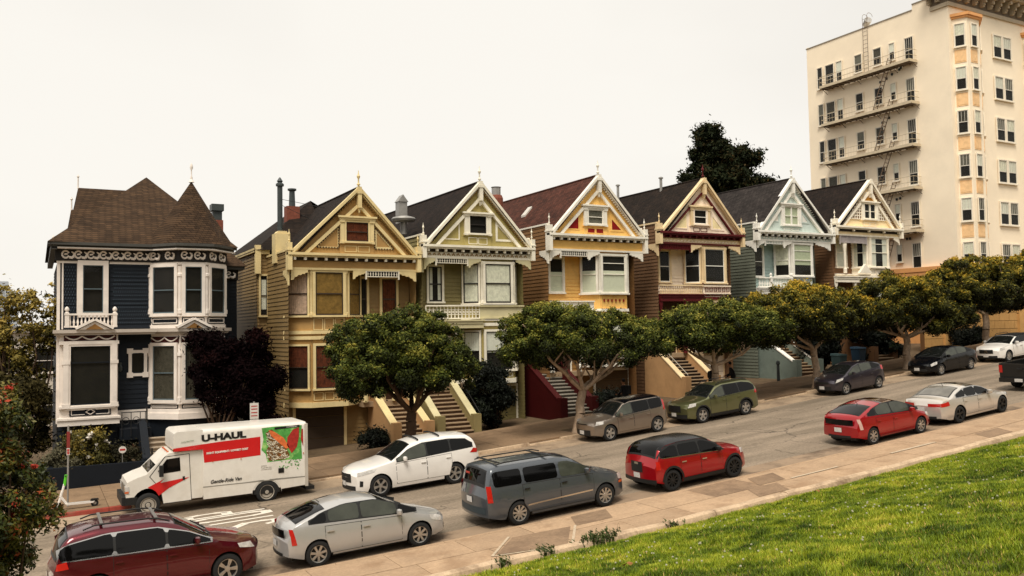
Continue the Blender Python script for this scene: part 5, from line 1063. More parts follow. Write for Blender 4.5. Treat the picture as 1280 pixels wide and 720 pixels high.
# ------------------------------------------------------------ vehicles
def smooth_prof(pts, xs, sg=.05):
    px = [p[0] for p in pts]; pz = [p[1] for p in pts]; r = 0; tot = 0
    for o in np.linspace(-2, 2, 9):
        w_ = math.exp(-o*o/2); r = r+w_*np.interp(np.clip(xs+o*sg, px[0], px[-1]), px, pz); tot += w_
    return r/tot
WHEELS = {}
def wheel_mesh(r, wdt, style, rimmat):
    key = (round(r, 2), style, rimmat.name)
    if key in WHEELS: return WHEELS[key]
    h = wdt/2; rr = r*.66
    def lat(prof, n=28):
        m = MB()
        for (ra, y) in prof:
            for i in range(n): a = 2*math.pi*i/n; m.v.append((ra*math.cos(a), y, ra*math.sin(a)))
        for j in range(len(prof)-1):
            for i in range(n): i2 = (i+1) % n; m.f.append((j*n+i, j*n+i2, (j+1)*n+i2, (j+1)*n+i)); m.m.append(0)
        return m
    t = lat([(rr, h*.75), (rr+.01, h), (r*.86, h*1.02), (r*.97, h*.85), (r, h*.5), (r, -h*.5), (r*.97, -h*.85), (r*.86, -h), (rr, -h)])
    tm = t.build('wheel', RUBBER, smooth=40); tme = tm.data; bpy.data.objects.remove(tm)
    q = lat([(rr, h*.95), (rr*.93, h*.9), (rr*.9, h*.35), (.03, h*.3)])      # barrel and dark back
    nb = len(q.f); q.m = [0 if i < 56 else 1 for i in range(nb)]
    ns, w_, y0, taper = {'five': (5, .055, .92, 1.0), 'ten': (10, .022, .92, 1.0), 'seven': (7, .03, .92, 1.0), 'twin': (5, .024, .92, 1.0), 'steel': (0, 0, 0, 0), 'cover': (9, .03, .92, 1)}[style]
    for i in range(ns):
        a = 2*math.pi*i/ns
        for off in ((-.06, .06) if style == 'twin' else (0,)):
            c, s_ = math.cos(a+off*1.6), math.sin(a+off*1.6); px, pz = -math.sin(a), math.cos(a); k = len(q.v)
            for rad, ww in ((.05, w_*.8), (rr*.94, w_*taper)):
                for sg in (-1, 1):
                    for yy in (h*.55, h*y0 if rad > .1 else h*.82): q.v.append((rad*c+px*ww*sg, yy, rad*s_+pz*ww*sg))
            for f in ((0, 1, 5, 4), (2, 6, 7, 3), (1, 3, 7, 5), (0, 4, 6, 2)): q.f.append(tuple(k+x for x in f)); q.m.append(0)
    k = len(q.v); n = 12
    for ra, y in ((.075, h*.6), (.065, h*.88), (.0, h*.9)):
        for i in range(n): a = 2*math.pi*i/n; q.v.append((ra*math.cos(a), y, ra*math.sin(a)))
    for j in range(2):
        for i in range(n): i2 = (i+1) % n; q.f.append((k+j*n+i, k+j*n+i2, k+(j+1)*n+i2, k+(j+1)*n+i)); q.m.append(0)
    if style == 'steel':
        k = len(q.v); n = 20
        for ra, y in ((rr*.9, h*.4), (rr*.72, h*.75), (rr*.45, h*.6), (.1, h*.62)):
            for i in range(n): a = 2*math.pi*i/n; q.v.append((ra*math.cos(a), y, ra*math.sin(a)))
        for j in range(3):
            for i in range(n): i2 = (i+1) % n; q.f.append((k+j*n+i, k+j*n+i2, k+(j+1)*n+i2, k+(j+1)*n+i)); q.m.append(0)
    o = q.build('rim', [rimmat, BLACKPL], smooth=35); rme = o.data; bpy.data.objects.remove(o)
    WHEELS[key] = (tme, rme); return WHEELS[key]
def add_wheel(root, x, side, y, r, wdt, style, rimmat):
    tme, rme = wheel_mesh(r, wdt, style, rimmat)
    o = bpy.data.objects.new('wheel', tme); C.objects.link(o); o.parent = root; o.location = (x, y, r); o.rotation_euler = (0, rng.uniform(0, 6.28), 0 if side > 0 else math.pi)
    q = bpy.data.objects.new('rim', rme); C.objects.link(q); q.parent = o
def car(name, label, p, X, Yc, face, group='cars parked along the street'):
    """X = world x of the middle of the wheelbase; face = +1 uphill (right), -1 downhill"""
    L, W, H, xf, xr_, r = p['L'], p['W'], p['H'], p['xf'], p['xr'], p['r']; mid = (xf+xr_)/2
    sl = math.atan((zr(X+1.4)-zr(X-1.4))/2.8)
    root = thing(name, label, p.get('cat', 'car'), (X, Yc, zr(X)+.008), group)
    root.rotation_euler = (Matrix.Rotation(-sl, 4, 'Y') @ Matrix.Rotation(0 if face > 0 else math.pi, 4, 'Z')).to_euler(); root.scale = (p.get('sx', 1), 1, 1)
    Pm = p['paint']; Ra = r+p.get('gap', .05); sill = p.get('sill', .24); zc = r
    zs = sorted(set([round(x, 4) for x in list(np.linspace(0, L, 64))+list(np.linspace(0, .35, 8))+list(np.linspace(L-.35, L, 8))+[xw+Ra*c for xw in (xf, xr_) for c in np.cos(np.linspace(0, math.pi, 15))]]))
    xs = np.array([x for i, x in enumerate(zs) if i == 0 or x-zs[i-1] > .004])
    ZT = smooth_prof(p['top'], xs, p.get('sg', .045)); ZB = smooth_prof(p['belt'], xs, .05)
    crown = p.get('crown', .075)
    def itp(arr, x): return float(np.interp(x, xs, arr))
    lf, lr_, cf_, cr_ = p.get('lf', .9), p.get('lr', .6), p.get('cf', .2), p.get('cr', .12); k = p.get('tumble', .36)
    def Wp(x):
        w_ = W/2
        if x < lf: w_ *= 1-cf_*((lf-x)/lf)**2.6
        if x > L-lr_: w_ *= 1-cr_*((x-(L-lr_))/lr_)**2.6
        return w_
    def zbelt(x): return min(itp(ZB, x), itp(ZT, x)-crown)
    def side(x, z):
        zb = zbelt(x); w_ = Wp(x)
        for xw in (xf, xr_):
            dd = math.hypot(x-xw, z-zc)/(Ra+.2)
            if dd < 1: w_ += .018*(1-dd*dd)
        v = (z-sill)/max(.1, zb-sill)
        if z <= zb: return w_*(1-.05*max(0, (.4-v)/.4)**2-.045*max(0, (v-.55)/.45)**2)
        return w_*.955-k*(z-zb)-.12*(z-zb)**2
    bf, bb = p.get('bulgef', .3), p.get('bulger', .17)
    def M3(x, y, z):
        t = min(1, abs(y)/(W/2)); dx = 0
        zz = min(1, max(0, (z-.55)/.5))
        if x < .7: dx += bf*t*t*(1-x/.7)**1.5
        if x > L-.6: dx -= bb*t*t*(1-(L-x)/.6)**1.5
        X_ = x+dx; return (mid-X_, y, z)
    def zbot(x):
        b = sill+.06*max(0, (.4-x)/.4)+.1*max(0, (x-L+.5)/.5)
        for xw in (xf, xr_):
            if abs(x-xw) < Ra: b = max(b, zc+math.sqrt(Ra*Ra-(x-xw)**2))
        return b
    m = MB(); nA, nB, nC = 8, 5, 6; ring = nA+nB+nC+1; idx = {}
    for i, x in enumerate(xs):
        zt = float(ZT[i]); ze = zt-crown; zb = zbelt(x); z0 = min(zbot(x), zb-.02); col = []
        for j in range(nA+1): z = z0+(zb-z0)*j/nA; col.append((side(x, z), z))
        for j in range(1, nB+1): z = zb+(ze-zb)*j/nB; col.append((side(x, z), z))
        yt = col[-1][0]
        for j in range(1, nC+1): f = 1-j/nC; y = yt*f; col.append((y, ze+crown*(1-f**2.4)))
        for sgn in (1, -1):
            for j, (y, z) in enumerate(col):
                if sgn < 0 and j == ring-1: idx[(i, j, -1)] = idx[(i, j, 1)]; continue
                idx[(i, j, sgn)] = len(m.v); m.v.append(M3(x, y*sgn, z))
    for i in range(len(xs)-1):
        for sgn in (1, -1):
            for j in range(ring-1):
                q = (idx[(i, j, sgn)], idx[(i+1, j, sgn)], idx[(i+1, j+1, sgn)], idx[(i, j+1, sgn)])
                m.f.append(q if sgn > 0 else q[::-1]); m.m.append(0)
    for e, xe in ((0, xs[0]), (len(xs)-1, xs[-1])):
        zt = float(ZT[e]); ze = zt-crown; prev = None; nn = 10; yW = None
        zb = zbelt(xe); z0 = min(zbot(xe), zb-.02); rowz = [z0+(zb-z0)*j/nA for j in range(nA+1)]+[ze]
        for z in rowz:
            y = side(xe, z); row = []
            for c in range(nn+1):
                yy = -y+2*y*c/nn; z_ = z if z < ze-1e-4 else ze+crown*(1-abs(yy/y)**2.4)
                row.append(len(m.v)); m.v.append(M3(xe, yy, z_))
            if prev:
                for c in range(nn): m.f.append((prev[c], prev[c+1], row[c+1], row[c])); m.m.append(0)
            prev = row
    # wheel wells and floor
    dk = MB()
    for xw in (xf, xr_):
        for sgn in (1, -1):
            y1 = W/2-.035; y0 = W/2-.36; n = 14; kk = len(dk.v)
            for i in range(n+1):
                a = math.pi*i/n; xx = xw+Ra*math.cos(a); zz = zc+Ra*math.sin(a)
                for y in (min(y1, side(xx, max(zz, sill+.02))-.012), y0): dk.v.append((mid-xx, y*sgn, zz))
            for i in range(n): dk.f.append((kk+2*i, kk+2*i+1, kk+2*i+3, kk+2*i+2)); dk.m.append(0)
    x0_, x1_ = .25, L-.25; yb = W/2-.3
    dk.box(mid-x1_, mid-x0_, -yb, yb, .2, .72)
    dk.box(mid-(xr_-Ra), mid-(xf+Ra), -(W/2-.12), W/2-.12, .19, sill+.05)
    body = m.build('body', Pm, root, smooth=62, local=True)
    dk.build('underbody', BLACKPL, root, local=True)
    def sidepatch(poly, off, mt, nm, parent, sides=(1, -1), nx=14, nz=4, lab=None):
        px = [q[0] for q in poly]; a, b = min(px), max(px)
        X_ = sorted(set([round(v, 4) for v in px+list(np.linspace(a, b, nx))])); out_ = []
        for sgn in sides:
            q = MB(); prev = None
            for x in X_:
                zz = []
                xq = min(max(x, a+1e-4), b-1e-4)
                for i in range(len(poly)):
                    (ax_, az), (bx, bz) = poly[i], poly[(i+1) % len(poly)]
                    if (ax_-xq)*(bx-xq) <= 0 and abs(bx-ax_) > 1e-9: zz.append(az+(bz-az)*(xq-ax_)/(bx-ax_))
                if len(zz) < 2: continue
                z0, z1 = min(zz), max(zz); row = []
                for j in range(nz+1):
                    z = z0+(z1-z0)*j/nz; v = M3(x, (side(x, z)+off)*sgn, z); 
                    if x < .5: v = (v[0]+off*.7*(1-x/.5), v[1], v[2])
                    if x > L-.5: v = (v[0]-off*.7*(1-(L-x)/.5), v[1], v[2])
                    row.append(len(q.v)); q.v.append(v)
                if prev:
                    for j in range(nz): q.f.append((prev[j], row[j], row[j+1], prev[j+1])); q.m.append(0)
                prev = row
            if q.f: out_.append(q.build(nm, mt, parent, lab, smooth=True, local=True))
        return out_
    def toppatch(xa, xb, inset_a, inset_b, off, mt, nm, parent, n=12, ins2=None):
        q = MB(); rows_ = []
        for i in range(n+1):
            x = xa+(xb-xa)*i/n; zt = itp(ZT, x); ze = zt-crown; yt = side(x, ze)-(inset_a+(inset_b-inset_a)*i/n); full = side(x, ze); row = []
            for j in range(13):
                y = -yt+2*yt*j/12; z = ze+crown*(1-abs(y/full)**2.4)
                v = M3(x, y, z); dz = (itp(ZT, x+.05)-itp(ZT, x-.05))/.1; nn = V((dz, 0, 1)).normalized()
                row.append(len(q.v)); q.v.append((v[0]+nn.x*off, v[1], v[2]+nn.z*off))
            rows_.append(row)
        for i in range(n):
            for j in range(12): q.f.append((rows_[i][j], rows_[i][j+1], rows_[i+1][j+1], rows_[i+1][j])); q.m.append(0)
        return q.build(nm, mt, parent, smooth=True, local=True)
    def endpatch(front, y0, y1, z0, z1, off, mt, nm, parent, n=8):
        q = MB(); xe = 0 if front else L; sg = 1 if front else -1
        q.grid(lambda u_, v_: (M3(xe, y0+(y1-y0)*u_, z0+(z1-z0)*v_)[0]+sg*off, y0+(y1-y0)*u_, z0+(z1-z0)*v_), n, 2)
        kk = len(q.v); return q.build(nm, mt, parent, smooth=True, local=True)
    # glass
    x0, x1 = p['ws']; toppatch(x0, x1, .10, .07, .004, BLACKPL, 'windscreen_surround', root); toppatch(x0+.05, x1-.03, .14, .11, .008, p.get('wsg', CARGLASS), 'windscreen', root)
    x0, x1 = p['rw']; toppatch(x0, x1, p.get('rwi', .10), p.get('rwi', .10)+.02, .004, BLACKPL, 'rear_window_surround', root); toppatch(x0+.03, x1-.03, p.get('rwi', .1)+.04, p.get('rwi', .1)+.07, .008, p.get('rg', TINTGLASS), 'rear_window', root)
    for i, (poly, g) in enumerate(p['win']):
        cx = sum(a for a, b in poly)/len(poly); cz = sum(b for a, b in poly)/len(poly)
        sidepatch(poly, .009, g, 'side_window', root)
    if p.get('winout'): sidepatch(p['winout'], .0035, p.get('wtrim', BLACKPL), 'window_surround', root, nx=24)
    if p.get('wtrim'):
        lo_ = [q for poly, g in p['win'] for q in poly[:9]]; hi_ = [q for poly, g in p['win'] for q in poly[:8:-1]]
        sidepatch(lo_+hi_[::-1], .0065, BLACKPL, 'window_pillars', root, nx=24)
    # doors: panels a few millimetres proud of a dark gap
    for i, poly in enumerate(p['doors']):
        cx = sum(a for a, b in poly)/len(poly); cz = sum(b for a, b in poly)/len(poly)
        big = [(cx+(a-cx)*1.0+(.012 if a > cx else -.012), cz+(b-cz)*1.0+(.012 if b > cz else -.012)) for a, b in poly]
        sidepatch(big, .0015, BLACKPL, 'door_gap', root)
        ds = sidepatch(poly, .006, Pm, 'door', root, nz=6)
        hx = max(a for a, b in poly)-.13; hz = max(b for a, b in poly)-.12
        for d_, sgn in zip(ds, (1, -1)):
            q = MB(); y = side(hx, hz); yy = (y+.012, y+.04) if sgn > 0 else (-y-.04, -y-.012); hh = MB()
            hh.hexa([(mid-hx-.1, yy[0], hz-.018), (mid-hx+.08, yy[0], hz-.018), (mid-hx+.07, yy[1], hz-.014), (mid-hx-.09, yy[1], hz-.014), (mid-hx-.1, yy[0], hz+.018), (mid-hx+.08, yy[0], hz+.018), (mid-hx+.07, yy[1], hz+.014), (mid-hx-.09, yy[1], hz+.014)])
            hh.build('door_handle', p.get('handle', Pm), d_, local=True)
    # lights, grille, bumpers, plates
    for poly in p.get('head', []): sidepatch(poly, .008, HEADLENS, 'headlight', root, nx=8)
    for poly in p.get('tail', []): sidepatch(poly, .008, p.get('tailm', REDLENS), 'tail_light', root, nx=8)
    for it in p.get('front', []): endpatch(True, *it[:4], .01, it[4], it[5], root)
    for it in p.get('rear', []): endpatch(False, *it[:4], .01, it[4], it[5], root)
    for poly, mt_, nm in p.get('sidex', []): sidepatch(poly, .007, mt_, nm, root)
    if p.get('plate_r'): z = p['plate_r']; endpatch(False, -.16, .16, z-.08, z+.08, .02, PLATE, 'licence_plate', root)
    if p.get('plate_f'): z = p['plate_f']; endpatch(True, -.16, .16, z-.08, z+.08, .02, PLATE, 'licence_plate', root)
    if p.get('clad'):       # dark cladding round the arches and along the sills
        for sgn in (1, -1):
            q = MB()
            for xw in (xf, xr_):
                kk = len(q.v); n = 18
                for i in range(n+1):
                    a = math.pi*i/n
                    for rr in (Ra+.002, Ra+p['clad']):
                        xx = xw+rr*math.cos(a); zz = zc+rr*math.sin(a)-.0; xx2 = min(max(xx, .02), L-.02); y = side(xx2, max(zz, sill))+.012; v = M3(xx2, y*sgn, zz); q.v.append(v)
                for i in range(n): q.f.append((kk+2*i, kk+2*i+1, kk+2*i+3, kk+2*i+2)); q.m.append(0)
            q.build('wheel_arch_trim', BLACKPL, root, smooth=True, local=True)
        sidepatch([(xf+Ra+.02, sill), (xr_-Ra-.02, sill), (xr_-Ra-.02, sill+.12), (xf+Ra+.02, sill+.12)], .01, BLACKPL, 'sill_trim', root)
    # mirrors
    mxp, mzp = p['mirror']
    for sgn in (1, -1):
        q = MB(); y = side(mxp, mzp)
        q.lathe((0, 0, 0), [(.02, -.09), (.08, -.07), (.1, 0), (.085, .06), (.02, .08)], 8)
        q.v = [(mid-mxp+vx*.75, (y+.13)*sgn+vy*1.25, mzp+.04+vz*.95) for vx, vy, vz in q.v]; q.tube((mid-mxp, (y-.02)*sgn, mzp-.01), (mid-mxp, (y+.1)*sgn, mzp+.02), .025, world=True)
        q.build('mirror', p.get('mirm', Pm), root, smooth=50, local=True)
    for xw in (xf, xr_):
        for sgn in (1, -1): add_wheel(root, mid-xw, sgn, sgn*(W/2-.125), r, .23, p.get('style', 'five'), p.get('rim', ALLOY))
    if p.get('rails'):      # roof rails and bars
        a, b = p['rails']
        for sgn in (1, -1):
            q = MB(); n = 8; P_ = []
            for i in range(n+1): x = a+(b-a)*i/n; zt = itp(ZT, x); y = side(x, zt-crown)-.09; P_.append((mid-x, y*sgn, zt-.005+(.035 if 0 < i < n else 0)))
            q.path(P_, [.018]*(n+1)); q.build('roof_rail', BLACKPL, root, local=True)
        for x in p.get('bars', []):
            q = MB(); zt = itp(ZT, x); y = side(x, zt-crown)-.09; q.box(mid-x-.035, mid-x+.035, -y, y, zt+.03, zt+.055); q.build('roof_bar', p.get('barm', BLACKPL), root, local=True)
    if p.get('rooftop'):
        a, b, mt_ = p['rooftop']; toppatch(a, b, -.012, -.012, .006, mt_, 'roof_panel', root, n=16)
    if p.get('antenna'):
        x = p['antenna']; q = MB(); zt = itp(ZT, x); q.tube((mid-x, 0, zt-.01), (mid-x-.12, 0, zt+.12), .012, .005, world=True); q.build('antenna', BLACKPL, root, local=True)
    q = MB(); 
    for sgn in (-.35, .25):
        x0, x1 = p['ws']; xa = x0+.02; z = itp(ZT, xa)+.015; xb = x0+.3; q.tube(M3(xa, sgn-.25, z), M3(xb, sgn+.25, itp(ZT, xb)+.0), .012, n=5, world=True)
    q.build('wipers', BLACKPL, root, local=True)
    return root, dict(mid=mid, side=side, ZT=lambda x: itp(ZT, x), M3=M3)
def rr(poly): return poly
def winset(L, pts_lo, pts_hi, splits, glasses, gap=.03, full=None):
    """glass band between a lower and upper polyline, cut at the pillars"""
    lo = lambda x: float(np.interp(x, [q[0] for q in pts_lo], [q[1] for q in pts_lo])); hi = lambda x: float(np.interp(x, [q[0] for q in pts_hi], [q[1] for q in pts_hi]))
    out_ = []
    for i in range(len(splits)-1):
        a, b = splits[i]+(gap if i else 0), splits[i+1]-(gap if i < len(splits)-2 else 0); X_ = (a+b)/2+(b-a)/2*np.sin(np.linspace(-1, 1, 9)*math.pi/2)
        def rnd(x):
            d = min(x-a, b-x); r_ = .07; h_ = hi(x)-lo(x)
            return 0 if d >= r_ or h_ < .14 else min(r_, h_*.3)*(1-math.sqrt(max(0, 1-((r_-d)/r_)**2)))
        out_.append(([(float(x), lo(x)+rnd(x)) for x in X_]+[(float(x), hi(x)-rnd(x)) for x in X_[::-1]], glasses[i]))
    a, b = splits[0]-.05, splits[-1]+.05; X_ = np.linspace(a, b, 21); cl = lambda x: min(max(x, splits[0]), splits[-1])
    outp = [(float(x), lo(cl(x))-.025) for x in X_]+[(float(x), hi(cl(x))+.02) for x in X_[::-1]]
    return out_, outp
TG, LG = TINTGLASS, LITEGLASS
FARY = 30.08; NEARY = 21.12
P_WHITE = carpaint('paint_white', '#e4dfd8'); P_SILVER = carpaint('paint_silver', '#b5b3b0', metal=.35, rough=.3); P_GREY = carpaint('paint_slate', '#50555b', metal=.4, rough=.3); P_RED = carpaint('paint_red', '#a00d18', metal=.35, rough=.28); P_MAROON = carpaint('paint_maroon', '#5a0d1b', metal=.6, rough=.28)
P_TITAN = carpaint('paint_titanium', '#9a8d80', metal=.8, rough=.3); P_GREEN = carpaint('paint_olive_green', '#74754f', metal=.75, rough=.3); P_CHAR = carpaint('paint_charcoal', '#48424a', metal=.8, rough=.28); P_BLACK = carpaint('paint_black', '#08090d', rough=.2, coat=.2); P_PEARL = carpaint('paint_pearl', '#d2cbc2', metal=.5, rough=.3)
HATCHDOORS = lambda a, b, c, lo, hi: [[(a, lo), (b-.012, lo), (b-.012, hi), (a, hi-.04)], [(b+.012, lo), (c-.12, lo), (c, lo+.38), (c, hi+.03), (b+.012, hi)]]
def prius(lab, X, yc, face, pt, rim, **kw):
    w_, o = winset(0, [(.9, .95), (1.3, .965), (3.85, 1.08)], [(.9, .96), (1.45, 1.19), (2.05, 1.38), (2.9, 1.39), (3.5, 1.27), (3.85, 1.1)], [1.02, 1.5, 2.5, 3.35, 3.78], [TG, kw.get('fg', LG), kw.get('fg', LG), TG])
    p = dict(L=4.46, W=1.75, H=1.49, xf=.92, xr=3.62, r=.32, top=[(0, .62), (.08, .72), (.5, .84), (1.05, .98), (1.95, 1.42), (2.3, 1.49), (2.8, 1.485), (3.5, 1.36), (4.22, 1.12), (4.32, 1.08), (4.4, .85), (4.46, .7)],
        belt=[(0, .7), (1, .94), (4.46, 1.05)], ws=(1.08, 1.98), rw=(3.35, 4.15), paint=pt, win=w_, winout=o, doors=HATCHDOORS(1.42, 2.5, 3.42, .3, .93), style='seven', rim=rim, mirror=(1.5, .98),
        head=[[(.06, .56), (.55, .66), (.62, .8), (.3, .76), (.08, .68)]], tail=[[(4.2, .62), (4.36, .62), (4.38, 1.0), (4.3, 1.0)]], front=[(-.55, .55, .3, .44, BLACKPL, 'grille'), (-.2, .2, .56, .6, BLACKPL, 'upper_grille')],
        rear=[(-.62, .62, .78, .98, TG, 'lower_rear_glass'), (-.5, .5, .32, .4, BLACKPL, 'bumper_slot')], plate_r=.6, plate_f=.42, antenna=3.3, rg=TG)
    if 'tailm' in kw: p['tailm'] = kw['tailm']
    p['rooftop'] = kw.get('rooftop')
    if p['rooftop'] is None: del p['rooftop']
    return car('hatchback_car', lab, p, X, yc, face)
prius('silver hatchback with dark rear glass parked between the maroon and slate grey minivans', 7.49, NEARY+.75, 1, P_SILVER, ALLOY)
prius('red hatchback with clear tail lights parked facing uphill behind the silver saloon', 28.0, NEARY+.75, 1, P_RED, ALLOY, tailm=mat('clear_tail_lens', '#c9a79d', rough=.15, coat=1), rooftop=(2.0, 2.9, mat('tinted_sunroof', (.03, .002, .002), rough=.05, coat=1)))
prius('black hatchback parked facing downhill under the trees below the block wall', 45.2, FARY+.8, -1, P_BLACK, ALLOY)
# white family SUV
w_, o = winset(0, [(1.5, 1.08), (4.6, 1.22)], [(1.5, 1.1), (2.05, 1.42), (2.6, 1.56), (3.6, 1.57), (4.25, 1.5), (4.6, 1.26)], [1.62, 2.72, 3.62, 4.5], [LG, TG, TG])
t_, ti = car('suv_car', 'white SUV with two black roof bars facing downhill right behind the box truck', dict(cat='car', L=4.86, W=1.92, H=1.73, xf=.95, xr=3.72, r=.37, top=[(0, .8), (.1, .93), (.5, 1.03), (1.2, 1.13), (1.45, 1.18), (2.15, 1.62), (2.6, 1.71), (3.6, 1.73), (4.4, 1.66), (4.62, 1.5), (4.78, 1.15), (4.86, .95)],
    belt=[(0, .85), (1.3, 1.07), (4.86, 1.2)], ws=(1.42, 2.18), rw=(4.42, 4.76), paint=P_WHITE, win=w_, winout=o, doors=HATCHDOORS(1.55, 2.68, 3.62, .36, 1.06), style='twin', rim=ALLOY, mirror=(1.85, 1.13), rails=None, bars=[],
    head=[[(.04, .76), (.75, .86), (.85, .96), (.35, .93), (.06, .88)]], tail=[[(4.35, 1.02), (4.78, .98), (4.8, 1.12), (4.55, 1.16)]], front=[(-.5, .5, .55, .84, BLACKPL, 'grille'), (-.7, .7, .3, .44, BLACKPL, 'lower_grille'), (-.42, .42, .7, .73, CHROME, 'grille_bar')],
    sidex=[([(.08, .42), (.22, .42), (.24, .6), (.1, .62)], BLACKPL, 'fog_light')], plate_f=.5, clad=.0, cf=.2, lf=.95), 11.6, 27.68+.9, -1)
for x in (2.5, 3.3):
    q = MB(); zt = ti['ZT'](x); y = ti['side'](x, zt-.05)-.03; n = 10; q.path([(ti['mid']-x, -y+2*y*i/n, zt+.05-.05*abs(2*i/n-1)**3) for i in range(n+1)], [.03]*(n+1)); q.build('roof_bar', BLACKPL, t_, local=True)
# boxy compact
w_, o = winset(0, [(1.15, .98), (3.9, 1.12)], [(1.15, 1.0), (1.7, 1.38), (2.1, 1.46), (3.7, 1.48), (3.9, 1.38)], [1.25, 2.15, 3.05, 3.78], [LG, TG, TG])
car('compact_car', 'boxy titanium grey compact car parked facing downhill beside the pale tree trunk', dict(L=4.14, W=1.8, H=1.61, xf=.85, xr=3.42, r=.34, top=[(0, .72), (.08, .86), (.5, .95), (1.0, 1.03), (1.15, 1.07), (1.75, 1.5), (2.1, 1.6), (3.6, 1.61), (3.85, 1.56), (4.0, 1.2), (4.08, .95), (4.14, .8)],
    belt=[(0, .78), (1.1, .98), (4.14, 1.14)], ws=(1.12, 1.78), rw=(3.8, 4.02), paint=P_TITAN, win=w_, winout=o, doors=HATCHDOORS(1.3, 2.15, 3.05, .32, .96), style='five', rim=ALLOY, mirror=(1.42, 1.03), rooftop=(1.85, 3.7, P_BLACK),
    head=[[(.05, .72), (.5, .76), (.55, .88), (.15, .88)]], tail=[[(3.86, .95), (4.02, .92), (3.98, 1.35), (3.86, 1.4)]], front=[(-.5, .5, .3, .52, BLACKPL, 'grille'), (-.35, .35, .74, .79, BLACKPL, 'upper_grille')], plate_f=.42), 22.7, FARY+.85, -1)
# green crossover
w_, o = winset(0, [(1.35, 1.05), (4.4, 1.17)], [(1.35, 1.07), (1.95, 1.42), (2.4, 1.54), (3.6, 1.54), (4.1, 1.45), (4.4, 1.22)], [1.5, 2.4, 3.3, 4.28], [LG, TG, TG])
car('crossover_car', 'olive green crossover with roof rails parked facing downhill in front of the tan stair walls', dict(L=4.62, W=1.81, H=1.73, xf=.95, xr=3.6, r=.36, top=[(0, .75), (.08, .9), (.5, 1.0), (1.2, 1.1), (1.38, 1.14), (2.0, 1.58), (2.4, 1.66), (3.6, 1.68), (4.15, 1.62), (4.4, 1.38), (4.55, 1.08), (4.62, .9)],
    belt=[(0, .82), (1.3, 1.04), (4.62, 1.16)], ws=(1.35, 2.05), rw=(4.2, 4.52), paint=P_GREEN, win=w_, winout=o, doors=HATCHDOORS(1.45, 2.4, 3.32, .36, 1.02), style='five', rim=ALLOY, mirror=(1.7, 1.1), rails=(2.1, 4.0), clad=.06,
    head=[[(.05, .76), (.55, .82), (.62, .95), (.2, .93)]], tail=[[(4.25, .98), (4.55, .95), (4.5, 1.12), (4.3, 1.14)]], front=[(-.42, .42, .56, .86, BLACKPL, 'grille'), (-.7, .7, .28, .46, BLACKPL, 'lower_grille')], plate_f=.45), 27.95, FARY+.9, -1)
# charcoal hatchback
w_, o = winset(0, [(1.0, .96), (3.6, 1.15)], [(1.0, .97), (1.6, 1.3), (2.1, 1.42), (3.0, 1.41), (3.6, 1.2)], [1.12, 2.05, 2.9, 3.5], [LG, LG, TG])
car('small_hatchback', 'charcoal small hatchback parked facing downhill between two pale tree trunks', dict(L=4.06, W=1.7, H=1.52, xf=.82, xr=3.35, r=.31, top=[(0, .66), (.08, .8), (.4, .9), (.85, 1.0), (1.7, 1.42), (2.1, 1.51), (2.9, 1.5), (3.5, 1.4), (3.8, 1.18), (4.0, .95), (4.06, .8)],
    belt=[(0, .74), (1, .95), (4.06, 1.13)], ws=(.9, 1.72), rw=(3.45, 3.85), paint=P_CHAR, win=w_, winout=o, doors=HATCHDOORS(1.22, 2.05, 2.92, .3, .94), style='twin', rim=ALLOY, mirror=(1.35, 1.0),
    head=[[(.05, .66), (.6, .78), (.7, .88), (.2, .82)]], tail=[[(3.6, .98), (3.9, .96), (3.8, 1.18), (3.62, 1.2)]], front=[(-.5, .5, .3, .48, BLACKPL, 'grille'), (-.4, .4, .6, .72, BLACKPL, 'upper_grille')], plate_f=.42), 37.35, FARY+.75, -1)
# white compact SUV at the right edge
w_, o = winset(0, [(1.25, 1.0), (3.9, 1.15)], [(1.25, 1.02), (1.85, 1.3), (2.3, 1.4), (3.3, 1.38), (3.9, 1.2)], [1.4, 2.25, 3.1, 3.8], [TG, TG, TG])
car('compact_suv', 'white compact SUV with black roof cut off by the right edge under the trees', dict(L=4.42, W=1.8, H=1.5, xf=.85, xr=3.55, r=.34, top=[(0, .72), (.08, .85), (.5, .95), (1.15, 1.04), (1.9, 1.42), (2.3, 1.49), (3.4, 1.48), (4.1, 1.3), (4.35, 1.0), (4.42, .8)],
    belt=[(0, .78), (1.1, .99), (4.42, 1.12)], ws=(1.2, 1.95), rw=(3.7, 4.2), paint=P_WHITE, win=w_, winout=o, doors=HATCHDOORS(1.35, 2.25, 3.1, .32, .98), style='ten', rim=ALLOY, mirror=(1.6, 1.04), rooftop=(2.0, 3.6, BLACKPL), rails=(2.1, 3.5),
    head=[[(.05, .7), (.5, .76), (.56, .9), (.15, .87)]], tail=[[(4.0, .9), (4.36, .88), (4.3, 1.0), (4.05, 1.03)]], front=[(-.42, .42, .55, .78, BLACKPL, 'grille'), (-.62, .62, .28, .42, BLACKPL, 'lower_grille'), (-.1, .1, .6, .76, CHROME, 'grille_badge')], plate_f=.42), 51.6, FARY+.85, -1)
